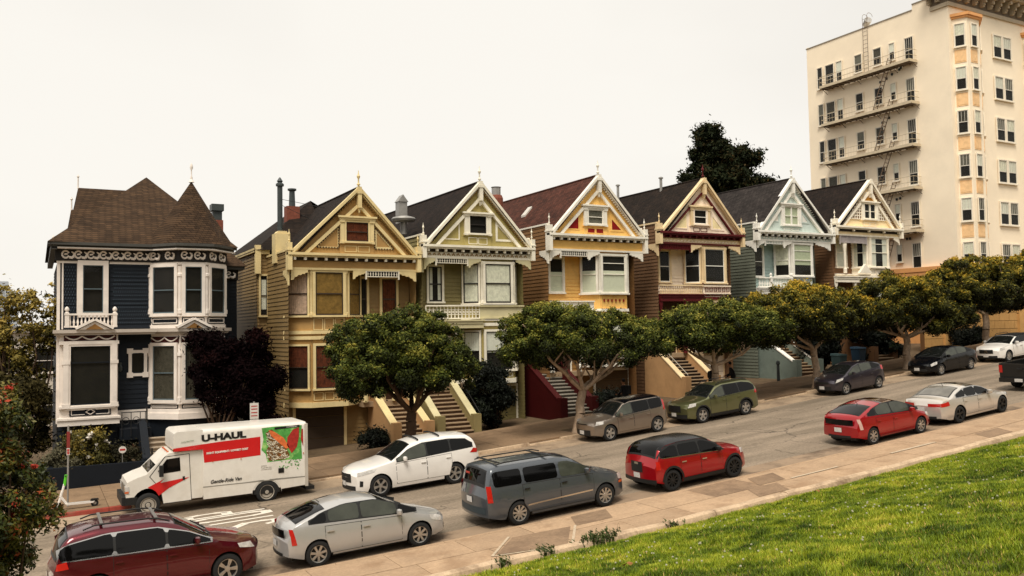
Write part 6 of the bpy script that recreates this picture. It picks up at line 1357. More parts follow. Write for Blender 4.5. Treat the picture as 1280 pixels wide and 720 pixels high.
# slate minivan
w_, o = winset(0, [(1.2, 1.1), (4.85, 1.16)], [(1.2, 1.14), (1.75, 1.38), (2.15, 1.53), (4.5, 1.56), (4.85, 1.5)], [1.4, 2.5, 3.68, 4.66], [LG, TG, TG], gap=.045); o = None
car('minivan', 'slate grey minivan with roof rack parked facing uphill, second minivan from the left', dict(cat='minivan', L=4.95, W=1.9, H=1.73, xf=.95, xr=3.88, r=.34, top=[(0, .72), (.1, .86), (.5, .98), (1.0, 1.08), (1.2, 1.13), (1.95, 1.6), (2.4, 1.7), (4.4, 1.73), (4.68, 1.68), (4.82, 1.3), (4.92, 1.0), (4.95, .85)],
    belt=[(0, .8), (1.1, 1.07), (4.95, 1.16)], ws=(1.15, 2.0), rw=(4.68, 4.86), rwi=.16, paint=P_GREY, win=w_, winout=o, doors=[[(1.35, .32), (2.48, .32), (2.48, 1.08), (1.35, 1.04)], [(2.51, .32), (3.55, .32), (3.72, .6), (3.72, 1.1), (2.51, 1.08)]], style='cover', rim=ALLOY, mirror=(1.6, 1.15), rails=(2.2, 4.4), bars=[2.7, 4.3], barm=BLACKPL,
    head=[[(.05, .7), (.3, .74), (.34, .9), (.1, .88)]], tail=[[(4.76, .75), (4.93, .75), (4.9, 1.2), (4.78, 1.2)]], front=[(-.4, .4, .62, .78, BLACKPL, 'grille')], sidex=[([(1.4, .56), (3.6, .5), (3.6, .54), (1.4, .6)], CHROME, 'side_moulding'), ([(.02, .6), (.3, .62), (.3, .68), (.04, .68)], ORANGELENS, 'indicator')],
    rear=[(-.75, .75, .42, .6, mat('bumper_blue_grey', '#2f3a40', rough=.5), 'bumper'), (-.12, .12, 1.5, 1.56, REDLENS, 'brake_light')], plate_r=.78, handle=BLACKPL, tumble=.26, cf=.24, lf=1.0), 13.35, NEARY+.9, 1)
# red small car with black roof
w_, o = winset(0, [(1.2, .98), (3.85, 1.08)], [(1.2, 1.0), (1.6, 1.24), (2.0, 1.38), (3.3, 1.39), (3.78, 1.24)], [1.38, 2.2, 3.05, 3.8], [TG, TG, TG])
car('small_car', 'bright red small car with black roof parked facing uphill in front of the slate minivan', dict(L=4.08, W=1.79, H=1.56, xf=.8, xr=3.38, r=.34, top=[(0, .68), (.08, .86), (.3, .97), (1.0, 1.06), (1.2, 1.1), (1.65, 1.42), (2.05, 1.54), (2.9, 1.56), (3.5, 1.51), (3.8, 1.36), (3.95, 1.08), (4.08, .8)], sg=.07, crown=.09,
    belt=[(0, .8), (1.1, 1.0), (4.08, 1.1)], ws=(1.22, 1.8), rw=(3.6, 3.93), rwi=.1, paint=P_RED, win=w_, winout=[(1.15, .97), (3.97, 1.08), (3.8, 1.27), (3.5, 1.4), (2.9, 1.46), (2.1, 1.44), (1.8, 1.38), (1.5, 1.24)], doors=HATCHDOORS(1.3, 2.2, 3.02, .32, .95), style='ten', rim=DARKALLOY, mirror=(1.5, 1.03), mirm=BLACKPL, rooftop=(1.72, 3.75, mat('matt_black_roof', '#070709', rough=.25, spec=.3)), clad=.07, handle=CHROME,
    head=[[(.1, .74), (.4, .76), (.44, .92), (.16, .9)]], tail=[[(3.88, .72), (4.04, .72), (4.0, .98), (3.9, .98)]], front=[(-.45, .45, .5, .7, BLACKPL, 'grille')], rear=[(-.28, .28, .62, .95, BLACKPL, 'black_panel'), (-.8, .8, .3, .42, BLACKPL, 'bumper'), (-.09, .09, .86, .93, CHROME, 'badge')], plate_r=.52,
    sidex=[([(1.25, .96), (3.95, 1.065), (3.95, 1.085), (1.25, .98)], CHROME, 'belt_strip')]), 18.66, NEARY+.85, 1)
# silver saloon
w_, o = winset(0, [(1.45, .93), (3.9, 1.02)], [(1.45, .94), (2.05, 1.22), (2.5, 1.31), (3.2, 1.29), (3.7, 1.15), (3.9, 1.05)], [1.55, 2.5, 3.2, 3.78], [TG, TG, TG])
car('saloon_car', 'silver saloon with red tail lights parked facing uphill behind the black pickup', dict(L=4.8, W=1.82, H=1.43, xf=.85, xr=3.7, r=.34, top=[(0, .62), (.1, .76), (.6, .88), (1.5, .97), (2.2, 1.33), (2.6, 1.42), (3.1, 1.42), (3.6, 1.3), (4.1, 1.08), (4.3, 1.04), (4.65, 1.04), (4.72, .95), (4.8, .75)],
    belt=[(0, .7), (1.4, .93), (4.8, 1.0)], ws=(1.5, 2.25), rw=(3.3, 4.08), rg=mat('pale_rear_glass', (.15, .14, .12), rough=.12, var=.4, scale=2), paint=P_PEARL, win=w_, winout=o, wtrim=CHROME, doors=HATCHDOORS(1.5, 2.48, 3.4, .3, .92), style='twin', rim=DARKALLOY, mirror=(1.8, .97), rooftop=(2.45, 2.95, TG),
    head=[[(.05, .62), (.6, .74), (.66, .82), (.2, .78)]], tail=[[(4.3, .78), (4.76, .74), (4.74, .88), (4.35, .94)]], front=[(-.45, .45, .4, .66, BLACKPL, 'grille')], rear=[(-.78, -.3, .76, .88, REDLENS, 'tail_light'), (.3, .78, .76, .88, REDLENS, 'tail_light'), (-.6, .6, .28, .38, BLACKPL, 'diffuser')], plate_r=.66, lr=.5, cr=.16, antenna=3.3, sill=.2), 33.3, NEARY+.88, 1)
# maroon minivan
w_, o = winset(0, [(1.2, 1.06), (4.75, 1.12)], [(1.2, 1.08), (1.8, 1.34), (2.5, 1.52), (3.6, 1.54), (4.5, 1.42), (4.75, 1.3)], [1.3, 2.3, 3.45, 4.7], [TG, TG, TG])
car('minivan', 'dark maroon minivan with silver window trim facing uphill in the bottom left corner', dict(cat='minivan', L=4.85, W=1.98, H=1.74, xf=.92, xr=3.85, r=.36, top=[(0, .72), (.1, .86), (.5, .98), (1.1, 1.12), (1.3, 1.18), (2.05, 1.58), (2.6, 1.7), (3.8, 1.72), (4.4, 1.64), (4.62, 1.45), (4.78, 1.1), (4.85, .9)],
    belt=[(0, .8), (1.1, 1.05), (4.85, 1.14)], ws=(1.25, 2.1), rw=(4.42, 4.76), paint=P_MAROON, win=w_, winout=o, wtrim=CHROME, doors=[[(1.35, .32), (2.3, .32), (2.3, 1.02), (1.35, 1.0)], [(2.33, .32), (3.3, .32), (3.48, .6), (3.48, 1.05), (2.33, 1.02)]], style='twin', rim=ALLOY, mirror=(1.62, 1.12), rails=(2.2, 4.1), bars=[2.5, 3.7], barm=mat('bar_grey', '#6d6a66', rough=.4),
    head=[[(.05, .74), (.6, .82), (.66, .92), (.2, .9)]], tail=[[(4.45, .95), (4.8, .92), (4.76, 1.06), (4.5, 1.1)]], front=[(-.5, .5, .66, .76, BLACKPL, 'grille')], plate_r=.7, tumble=.3, sx=.94), 2.6, 21.0+.98, 1)
# black pickup at the right edge
def pickup():
    X = 42.85; root = thing('pickup_truck', 'black pickup truck with open bed cut off by the right edge, facing uphill', 'pickup truck', (X, 23.45, zr(X)), 'cars parked along the street')
    root.rotation_euler = (0, -math.atan((zr(X+1.5)-zr(X-1.5))/3), 0); W = 1.98; h = W/2
    pb = mat('pickup_black', '#141312', rough=.45, coat=.4); x0 = -2.75
    m = MB(((0, 0, 0)), (1, 0, 0), (0, -1, 0))
    def side_poly(y0, y1, nm):
        arch = lambda xc: [(xc+.45*math.cos(a), .42+.45*math.sin(a)) for a in np.linspace(math.pi, 0, 13)]
        P = [(x0, .55)]+arch(-1.65)+[(1.5, .5)]+arch(1.95)[:0]+[(1.5, 1.28), (x0, 1.28)]; q = MB(); q.prism(P, y0, y1); q.build(nm, pb, root, local=True)
    side_poly(-h, -h+.12, 'bed_side'); side_poly(h-.12, h, 'bed_side')
    q = MB(); q.box(x0-.03, x0+.06, -h+.01, h-.01, .62, 1.27); q.build('tailgate', pb, root, local=True)
    q = MB(); q.box(x0-.09, x0-.03, -.13, .13, 1.0, 1.08); q.build('gate_handle', BLACKPL, root, local=True)
    q = MB(); q.box(x0, 1.0, -h+.1, h-.1, .6, .7); q.build('bed_floor', BLACKPL, root, local=True)
    q = MB(); q.box(x0-.2, x0+.02, -h+.05, h-.05, .42, .62); q.build('bumper', pb, root, local=True)
    q = MB(); q.box(x0-.225, x0-.2, -.18, .18, .46, .6); q.build('licence_plate', PLATE, root, local=True)
    for y in (-h+.0, h-.16): q = MB(); q.box(x0-.05, x0+.1, y, y+.16, .85, 1.2); q.build('tail_light', REDLENS, root, local=True)
    q = MB(); q.prism([(-.6, .6), (-.6, 1.3), (-.45, 1.85), (1.0, 1.88), (1.65, 1.3), (2.75, 1.2), (2.85, .95), (2.85, .5), (2.4, .45), (1.5, .5)], -h+.06, h-.06); q.build('cab', pb, root, local=True)
    q = MB(); q.prism([(-.5, 1.3), (-.38, 1.75), (.95, 1.78), (1.5, 1.32)], -h+.04, -h+.055); q.prism([(-.5, 1.3), (-.38, 1.75), (.95, 1.78), (1.5, 1.32)], h-.055, h-.04); q.build('side_window', TG, root, local=True)
    q = MB(); q.hexa([(-.64, -h+.2, 1.3), (-.62, h-.2, 1.3), (-.58, h-.2, 1.3), (-.58, -h+.2, 1.3), (-.5, -h+.25, 1.8), (-.5, h-.25, 1.8), (-.44, h-.25, 1.8), (-.44, -h+.25, 1.8)]); q.build('rear_window', TG, root, local=True)
    for x in (-1.65, 1.95):
        for s_ in (1, -1): add_wheel(root, x, s_, s_*(h-.14), .4, .26, 'five', DARKALLOY)
pickup()
# ------------------------------------------------------------ box truck
def text_obj(body, size, loc, rotm, mt, parent, name='lettering', sx=1., shear=0., bold=0., spacing=1.):
    cu_ = bpy.data.curves.new(name, 'FONT'); cu_.body = body; cu_.size = size; cu_.extrude = .002; cu_.offset = bold; cu_.shear = shear; cu_.space_character = spacing
    ob = bpy.data.objects.new(name, cu_); C.objects.link(ob); bpy.context.view_layer.update()
    me = bpy.data.meshes.new_from_object(ob.evaluated_get(bpy.context.evaluated_depsgraph_get())); bpy.data.objects.remove(ob)
    o = bpy.data.objects.new(name, me); C.objects.link(o); me.materials.clear(); me.materials.append(mt); o.parent = parent
    o.matrix_local = Matrix.Translation(loc) @ rotm @ Matrix.Diagonal((sx, 1, 1, 1)); return o
def box_truck():
    gX = 5.0; root = thing('box_truck', 'white and red rental box truck with a moth picture on its side', 'truck', (gX+.1, 31.05, zr(gX)))
    root.rotation_euler = (Matrix.Rotation(-.008, 4, 'Y') @ Matrix.Rotation(math.pi, 4, 'Z')).to_euler()
    # local: +x forward (world -X), +y towards the camera; z up. camera-side plane at y = +1.0
    wh = mat('truck_white', '#dcd6cc', rough=.4, var=.05, coat=.3, stain='#b5a892', stain_scale=1.2, stain_amt=.25); rd = mat('truck_red', '#c81b1c', rough=.4, var=.05, coat=.3); h = 1.02; sy = h+.004
    zb = -zr(gX); T = lambda X: gX-X            # world X (measured) -> local x
    def Z(z): return z+zb
    k = 1.012
    # measured on the plane 29.6; the near side of the truck is at 30.03: rescale about the origin
    kk = 30.03/29.6; TX = lambda x: gX-x*kk; TZ = lambda z: z*kk+zb
    xF, xB = TX(3.79), TX(8.13); zt, za, zm = TZ(-3.12), TZ(-3.75), TZ(-5.27); xs_ = TX(4.72)
    # box: rounded long edges, attic over the cab
    def rbox(x0, x1, z0, z1, rad, nm):
        prof = []
        for cy, cz, a0 in ((h-rad, z1-rad, 0), (-h+rad, z1-rad, math.pi/2)):
            for i in range(5): a = a0+math.pi/2*i/4; prof.append((cy+rad*math.cos(a), cz+rad*math.sin(a)))
        prof += [(-h, z0), (h, z0)]; m = MB(); n = len(prof)
        for x in (x0, x1): m.v += [(x, y, z) for y, z in prof]
        m.f.append(tuple(range(n))); m.f.append(tuple(range(2*n-1, n-1, -1)))
        for i in range(n): j = (i+1) % n; m.f.append((i, j, n+j, n+i))
        m.m = [0]*len(m.f); return m.build(nm, wh, root, smooth=30, local=True)
    rbox(xB, xs_, zm, zt, .14, 'cargo_box')
    m = MB(); rad = .14; n = 8    # attic nose, rounded front top
    P = [(xs_, za), (xF-.06, za), (xF-.02, za+.04), (xF-.03, zt-.2), (xF-.06, zt-.08), (xF-.15, zt-.02), (xs_, zt-.012)]
    q = MB(); q.prism(P, -h+.02, h-.004); q.build('attic', wh, root, local=True, smooth=30)
    def sp(pts, mt, nm, off=0., par=None, label=None):     # flat print on the camera side
        q = MB(); y = sy+off; q.face([(x, y, z) for x, z in pts]); return q.build(nm, mt, par or root, label, local=True)
    # red stripe (polygon with the sloping cut)
    sp([(xF-.01, TZ(-3.66)), (xF-.01, TZ(-3.76)+.0), (TX(4.72), TZ(-3.76)), (TX(4.76), TZ(-4.2)), (TX(6.57), TZ(-4.12)), (TX(6.57), TZ(-3.5)), (TX(5.2), TZ(-3.56))], rd, 'red_stripe', .0)
    rot = Matrix(((-1, 0, 0, 0), (0, 0, 1, 0), (0, 1, 0, 0), (0, 0, 0, 1)))
    bk = mat('letter_black', '#161412', rough=.5); wt = mat('letter_white', '#e6e0d6', rough=.5); gy = mat('letter_grey', '#8b867c', rough=.6)
    text_obj('U-HAUL', .29, (TX(4.68), sy+.006, TZ(-3.50)), rot @ Matrix.Rotation(.02, 4, 'Z'), bk, root, sx=1.36, bold=.016)
    text_obj('RIGHT EQUIPMENT / LOWEST COST', .085, (TX(4.83), sy+.008, TZ(-3.93)), rot @ Matrix.Rotation(.03, 4, 'Z'), wt, root, sx=.98, bold=.004)
    text_obj('Gentle-Ride Van', .165, (TX(4.94), sy+.006, TZ(-4.9)), rot @ Matrix.Rotation(.02, 4, 'Z'), bk, root, sx=.92, shear=.3, bold=.003)
    text_obj('Moving Made Easier', .05, (TX(4.05), sy-.01, TZ(-3.5)), rot @ Matrix.Rotation(.12, 4, 'Z'), mat('letter_green', '#5c7a50', rough=.6), root, shear=.3)
    # moth picture: green field, striped wing, orange body, red wing
    gx0, gx1, gz0, gz1 = 6.62, 7.98, -4.38, -3.22
    art = sp([(TX(gx0), TZ(gz1)), (TX(7.1), TZ(gz1+.02)), (TX(gx1), TZ(gz1)), (TX(gx1-.02), TZ(-3.9)), (TX(gx1+.0), TZ(gz0)), (TX(7.5), TZ(gz0+.02)), (TX(6.8), TZ(gz0)), (TX(gx0+.12), TZ(-4.1)), (TX(gx0-.02), TZ(-3.95)), (TX(gx0+.05), TZ(-3.6))], mat('picture_green', '#4f9a46', rough=.5, var=.45, scale=5, stain='#a9cf7a', stain_scale=3, stain_amt=.9), 'side_picture', .0)
    r2 = random.Random(4); wood, crm, orr, rw = mat('picture_brown', '#6d4a22', rough=.5), mat('picture_cream', '#e6dcc3', rough=.5), mat('picture_orange', '#d9713a', rough=.5, var=.3, scale=9), mat('picture_red', '#a32a22', rough=.5, var=.35, scale=12)
    sp([(TX(6.74), TZ(-3.4)), (TX(6.95), TZ(-3.28)), (TX(7.15), TZ(-3.5)), (TX(7.42), TZ(-3.9)), (TX(7.55), TZ(-4.2)), (TX(7.4), TZ(-4.34)), (TX(6.85), TZ(-4.34)), (TX(6.75), TZ(-4.0)), (TX(6.9), TZ(-3.75))], wood, 'moth_wing', .002)
    q = MB()
    for i in range(190):
        u_, v_ = r2.random(), r2.random(); x = 6.78+.78*u_*(.35+.65*v_); z = -3.4-.93*v_; a = 2.4+r2.uniform(-.35, .35)+u_*.8; l = r2.uniform(.05, .12); w_ = .019
        dx, dz = math.cos(a)*l/2, math.sin(a)*l/2; nx_, nz_ = -math.sin(a)*w_, math.cos(a)*w_
        q.face([(TX(x-dx-nx_), sy+.006, TZ(z-dz-nz_)), (TX(x+dx), sy+.006, TZ(z+dz)), (TX(x-dx+nx_), sy+.006, TZ(z-dz+nz_))])
    q.build('wing_scales', crm, art, local=True)
    sp([(TX(6.85), TZ(-3.3)), (TX(7.05), TZ(-3.38)), (TX(7.35), TZ(-3.6)), (TX(7.55), TZ(-3.95)), (TX(7.42), TZ(-3.98)), (TX(7.15), TZ(-3.72)), (TX(6.92), TZ(-3.5))], orr, 'moth_body', .009, art)
    sp([(TX(7.88), TZ(-3.28)), (TX(7.68), TZ(-3.34)), (TX(7.48), TZ(-3.6)), (TX(7.46), TZ(-3.86)), (TX(7.62), TZ(-4.15)), (TX(7.8), TZ(-3.95)), (TX(7.88), TZ(-3.6))], rw, 'moth_red_wing', .009, art)
    sp([(TX(7.97), TZ(-3.35)), (TX(8.02), TZ(-3.35)), (TX(8.02), TZ(-3.95)), (TX(7.94), TZ(-3.7))], rw, 'red_edge', .009, art)
    sp([(TX(7.05), TZ(-3.23)), (TX(7.9), TZ(-3.2)), (TX(7.9), TZ(-3.27)), (TX(7.05), TZ(-3.30))], bk, 'caption_bar', .009, art)
    text_obj('LOUISIANA', .06, (TX(7.45), sy+.014, TZ(-3.262)), rot, wt, art, sx=1.2)
    q = MB()
    for i in range(26):
        x = r2.uniform(7.25, 7.95); z = r2.uniform(-4.72, -4.38); a = r2.uniform(0, 3.14); l = .09
        q.face([(TX(x), sy+.003, TZ(z)), (TX(x+l*math.cos(a)), sy+.003, TZ(z+l*math.sin(a))), (TX(x+l*.6*math.cos(a+.7)), sy+.003, TZ(z+l*.6*math.sin(a+.7)))])
    q.build('green_leaves_print', MATS['picture_green'], art, local=True)
    for i, t_ in enumerate(('LOUISIANA', 'The gulf fritillary drinks', 'nectar beside the bayou')): text_obj(t_, .038, (TX(6.58), sy+.004, TZ(-4.5)-.06*i), rot, gy, root)
    q = MB(); q.box(TX(7.35), TX(7.16), -sy-.012, -sy+.0, TZ(-4.78), TZ(-4.62)); q.build('fuel_hatch', bk, root, local=True)
    # lower skirt, marker lights, rear frame
    q = MB(); q.box(xB+.0, xs_, -h-.015, -h+.02, TZ(-5.0), TZ(-4.97)); q.build('rub_rail', gy, root, local=True)
    wx = TX(6.77); aR = .5
    sp([(xs_, TZ(-5.0)), (xs_, TZ(-5.38)), (wx+aR, TZ(-5.36))]+[(wx+aR*math.cos(a), TZ(-5.42)+aR*math.sin(a)*.95) for a in np.linspace(0, math.pi, 12)]+[(wx-aR, TZ(-5.32)), (xB, TZ(-5.27)), (xB, TZ(-4.97))], wh, 'skirt', .006)
    q = MB(); q.prism([(wx+.44*math.cos(a), TZ(-5.42)+.44*math.sin(a)) for a in np.linspace(0, math.pi, 14)], -sy-.01, -sy+.3); q.build('wheel_well', BLACKPL, root, local=True)
    q = MB(); q.box(xB-.05, xB+.06, -h-.02, h+.02, zm-.05, zt-.06); q.build('rear_frame', mat('rear_frame_grey', '#b6aea2', rough=.5), root, local=True)
    q = MB(); q.box(xB-.3, xB, -h+.1, h-.1, zm-.2, zm-.08); q.box(xB, TX(3.2), -.45, .45, .35, .62); q.build('chassis', BLACKPL, root, local=True)
    for i in range(5): q = MB(); x = (xF, TX(5.0), TX(5.9), TX(7.2), TX(8.0))[i]; q.box(x-.04, x-.01, -sy-.02, -sy, TZ(-4.2)+(.0 if i else .5), TZ(-4.18)+(.02 if i else .52)); q.build('marker_light', ORANGELENS, root, local=True)
    # cab
    hc = .93; cp = [(TX(2.42), .5), (TX(2.42), TZ(-4.85)), (TX(2.46), TZ(-4.62)), (TX(2.75), TZ(-4.5)), (TX(3.02), TZ(-4.42)), (TX(3.58), TZ(-3.88)), (TX(3.7), TZ(-3.8)), (TX(4.72), TZ(-3.78)), (TX(4.72), .42)]
    fx = TX(3.06)
    arch = [(fx-.47*math.cos(a), .43+.47*math.sin(a)) for a in np.linspace(0, math.pi, 12)]
    # polygon with the front arch cut
    body = [(TX(4.72), .42)]+[(fx-.47, .42)]+arch[0:]+[(TX(2.42), .5)]+cp[1:8]
    q = MB(); q.prism(body, -hc, -hc+.3); q.prism(body, hc-.3, hc); q.build('cab_side', wh, root, local=True, smooth=30)
    q = MB(); q.prism([(TX(4.72), .6), (TX(2.44), .6)]+cp[1:8], -hc+.3, hc-.3); q.build('cab', wh, root, local=True, smooth=30)
    q = MB(); q.prism([(fx-.47*math.cos(a), .43+.47*math.sin(a)) for a in np.linspace(0, math.pi, 12)], -hc+.3, -hc+.5); q.prism([(fx-.47*math.cos(a), .43+.47*math.sin(a)) for a in np.linspace(0, math.pi, 12)], hc-.5, hc-.3); q.build('wheel_well', BLACKPL, root, local=True)
    cy = hc+.004
    def cs(pts, mt, nm, off=0., par=None): q = MB(); q.face([(x, cy+off, z) for x, z in pts]); o = q.build(nm, mt, par or root, local=True); return o
    dr = cs([(TX(3.56), TZ(-3.9)), (TX(4.32), TZ(-3.86)), (TX(4.38), TZ(-5.38)), (TX(3.5), TZ(-5.4)), (TX(3.42), TZ(-4.9)), (TX(3.1), TZ(-4.5))], BLACKPL, 'door_gap')
    dr = cs([(TX(3.58), TZ(-3.92)), (TX(4.3), TZ(-3.88)), (TX(4.36), TZ(-5.36)), (TX(3.52), TZ(-5.38)), (TX(3.44), TZ(-4.9)), (TX(3.13), TZ(-4.5))], wh, 'door', .004)
    cs([(TX(3.62), TZ(-3.99)), (TX(4.02), TZ(-3.96)), (TX(4.04), TZ(-4.4)), (TX(3.42), TZ(-4.44)), (TX(3.36), TZ(-4.34))], TG, 'side_window', .010)
    cs([(TX(4.1), TZ(-4.58)), (TX(4.17), TZ(-4.58)), (TX(4.17), TZ(-4.7)), (TX(4.1), TZ(-4.7))], bk, 'door_handle', .02, dr)
    sp2 = lambda pts, o_: cs(pts, rd, 'red_graphic', o_)
    sp2([(TX(3.05), TZ(-4.83)), (TX(3.55), TZ(-4.6)), (TX(3.42), TZ(-4.72)), (TX(3.78), TZ(-4.68)), (TX(4.32), TZ(-4.62)), (TX(3.7), TZ(-4.9)), (TX(3.38), TZ(-5.12)), (TX(3.3), TZ(-4.98)), (TX(3.2), TZ(-4.9))], .012)
    q = MB(); wz = lambda t, y: (TX(3.06)+(TX(3.6)-TX(3.06))*t+.012, y, TZ(-4.39)+(TZ(-3.9)-TZ(-4.39))*t+.012); q.grid(lambda u_, v_: wz(v_*.94+.03, -hc+.12+(2*hc-.24)*u_), 6, 4); q.build('windscreen', CARGLASS, root, local=True)
    q = MB(); q.box(TX(2.42)-.02, TX(2.3), -hc+.02, hc-.02, .42, .68); q.box(TX(2.75), TX(2.4), -hc-.01, -hc+.1, .42, .66); q.build('bumper', BLACKPL, root, local=True)
    q = MB(); q.box(TX(2.42), TX(2.4), -.5, .5, .74, 1.0); q.build('grille', mat('grille_grey', '#6c675f', rough=.4), root, local=True)
    q = MB(); q.box(TX(2.52), TX(2.39), -hc-.012, -hc+.26, .78, 1.0); o = q.build('headlight', HEADLENS, root, local=True)
    q = MB(); q.box(TX(2.52), TX(2.39), hc-.26, hc+.012, .78, 1.0); o = q.build('headlight', HEADLENS, root, local=True)
    q = MB(); q.box(TX(2.5), TX(2.385), -hc-.018, -hc+.02, .8, .86); q.build('indicator', ORANGELENS, root, local=True)
    for s_ in (1, -1):
        q = MB(); a, b = sorted((s_*(-hc-.1), s_*(-hc-.26))); q.box(TX(3.5), TX(3.38), a, b, TZ(-4.5), TZ(-4.15)); q.tube((TX(3.4), s_*hc, TZ(-4.4)), (TX(3.42), s_*(hc+.15), TZ(-4.35)), .02, world=True); q.build('mirror', BLACKPL, root, local=True)
    for x, s_ in ((fx, 1), (fx, -1), (wx, 1), (wx, -1)): add_wheel(root, x, s_, s_*(.9 if x == fx else .93), .37, .24, 'steel', mat('steel_wheel', '#a49c90', rough=.45, var=.2))
    for i in range(5): q = MB(); q.box(TX(3.72), TX(3.66), -.6+i*.3-.03, -.6+i*.3+.03, TZ(-3.8), TZ(-3.76)); q.build('roof_lamp', ORANGELENS, root, local=True)
box_truck()
# ------------------------------------------------------------ scooter, poles, small things
def scooter():
    x, y = 1.3, 32.75; z = zr(x)+KERB; root = thing('kick_scooter', 'white electric kick scooter with lime green stem tip beside the sign pole', 'scooter', (x, y, z))
    wh = P_WHITE; lime = mat('lime_green', '#59c427', rough=.5)
    m = MB(); m.hexa([(x-.35, y-.08, z+.14), (x+.45, y-.08, z+.14), (x+.45, y+.08, z+.14), (x-.35, y+.08, z+.14), (x-.4, y-.08, z+.2), (x+.5, y-.08, z+.2), (x+.5, y+.08, z+.2), (x-.4, y+.08, z+.2)]); m.build('deck', wh, root)
    m = MB(); m.tube((x-.36, y, z+.18), (x-.55, y, z+.45), .05, world=True); m.tube((x-.6, y, z+.12), (x-.48, y, z+.62), .045, world=True); m.build('front_fork', wh, root)
    m = MB(); m.tube((x-.48, y, z+.6), (x-.42, y, z+.85), .04, world=True); m.build('stem', wh, root); m = MB(); m.tube((x-.42, y, z+.8), (x-.37, y, z+1.15), .045, world=True); m.build('stem_tip', lime, root)
    m = MB(); m.tube((x-.4, y-.2, z+1.12), (x-.36, y+.2, z+1.14), .02, world=True); m.build('handlebar', BLACKPL, root)
    for wx_ in (x-.6, x+.5): m = MB(); m.tube((wx_, y-.03, z+.12), (wx_, y+.03, z+.12), .12, n=16, world=True); o = m.build('wheel', RUBBER, root); m = MB(); m.tube((wx_, y-.035, z+.12), (wx_, y+.035, z+.12), .05, n=10, world=True); m.build('rim', GALV, o)
    m = MB(); m.hexa([(x+.36, y-.06, z+.22), (x+.64, y-.06, z+.22), (x+.64, y+.06, z+.22), (x+.36, y+.06, z+.22), (x+.4, y-.06, z+.27), (x+.6, y-.06, z+.27), (x+.6, y+.06, z+.27), (x+.4, y+.06, z+.27)]); m.build('mudguard', BLACKPL, root)
scooter()
def sign_pole(x, y, h, lab, plates):
    z = zr(x)+KERB; root = thing('street_sign', lab, 'sign', (x, y, z)); m = MB(); m.tube((x, y, z), (x, y, z+h), .03, n=8, world=True); m.build('pole', GALV, root)
    for z0, z1, w_, col, stripe in plates:
        m = MB(); m.box(x-w_/2, x+w_/2, -y+.032, -y+.045, z+z0, z+z1); o = m.build('sign_plate', mat('sign_'+col, {'red': '#84302c', 'white': '#d5cfc6'}[col], rough=.5, var=.15, scale=9), root)
        if stripe:
            for t in (.2, .4, .62, .8): q = MB(); zz = z+z0+(z1-z0)*t; q.box(x-w_*.36, x+w_*.36, -y+.046, -y+.05, zz-.018, zz+.018); q.build('sign_print', mat('sign_'+stripe, '#7d7b72' if stripe == 'grey' else '#2b6a3c' if stripe == 'green' else '#b3322d', rough=.5), o)
sign_pole(1.0, 33.3, 2.75, 'thin grey pole with narrow red and white parking sign beside the scooter', [(2.0, 2.55, .1, 'red', None), (1.75, 1.98, .1, 'white', 'red_print')])
sign_pole(7.25, 33.3, 3.0, 'white parking sign with red and green print standing behind the box truck', [(2.35, 2.95, .32, 'white', 'red_print'), (2.05, 2.33, .32, 'white', 'green')])
x, y = 3.05, 37.6; z = zr(x)+.75; root = thing('yard_sign', 'small round white and red sign on a stake in the planter of the navy house', 'sign', (x, y, z))
m = MB(); m.tube((x, y, z), (x, y, z+.55), .015, world=True); m.build('stake', GALV, root); m = MB(); m.tube((x, y-.02, z+.6), (x, y-.04, z+.6), .14, n=18, world=True); o = m.build('sign_plate', mat('sign_white', '#d5cfc6'), root)
m = MB(); m.box(x-.1, x+.1, -y+.042, -y+.046, z+.57, z+.64); m.build('sign_band', mat('sign_red_band', '#b3322d', rough=.5), o)
# little round wall plaque pole by the sage stair wall
x, y = 38.2, 36.6; z = zr(x)+KERB; root = thing('bollard', 'small dark post standing in front of the sage green stair wall', 'post', (x, y, z)); m = MB(); m.lathe((x, -y, z), [(.09, 0), (.08, .95), (.12, 1.0), (.1, 1.15), (.02, 1.2)], 10); m.build('post', DKMET, root, smooth=35)
def bin_(x, y, col, lab, s_=1.):
    z = zr(x)+KERB; root = thing('wheelie_bin', lab, 'bin', (x, y, z), 'bins beside the houses'); mt = mat('bin_'+col[0], col[1], rough=.6)
    m = MB(); m.hexa([(x-.25*s_, y-.28*s_, z+.06), (x+.25*s_, y-.28*s_, z+.06), (x+.25*s_, y+.28*s_, z+.06), (x-.25*s_, y+.28*s_, z+.06), (x-.3*s_, y-.35*s_, z+1.0*s_), (x+.3*s_, y-.35*s_, z+1.0*s_), (x+.3*s_, y+.35*s_, z+1.0*s_), (x-.3*s_, y+.35*s_, z+1.0*s_)]); m.build('body', mt, root)
    m = MB(); m.hexa([(x-.33*s_, y-.38*s_, z+1.0*s_), (x+.33*s_, y-.38*s_, z+1.0*s_), (x+.33*s_, y+.38*s_, z+1.0*s_), (x-.33*s_, y+.38*s_, z+1.0*s_), (x-.28*s_, y-.33*s_, z+1.08*s_), (x+.28*s_, y-.33*s_, z+1.08*s_), (x+.3*s_, y+.38*s_, z+1.12*s_), (x-.3*s_, y+.38*s_, z+1.12*s_)]); m.build('lid', mt, root)
    for sx_ in (-.22, .22): m = MB(); m.tube((x+sx_*s_, y+.3, z+.09), (x+sx_*s_+.05, y+.3, z+.09), .09, n=12, world=True); m.build('wheel', RUBBER, root)
bin_(42.6, 35.9, ('teal', '#3e5558'), 'grey teal bin standing on the far pavement behind the charcoal hatchback')
bin_(46.2, 37.4, ('blue', '#22384a'), 'dark blue bin by the wall below the butter yellow house')
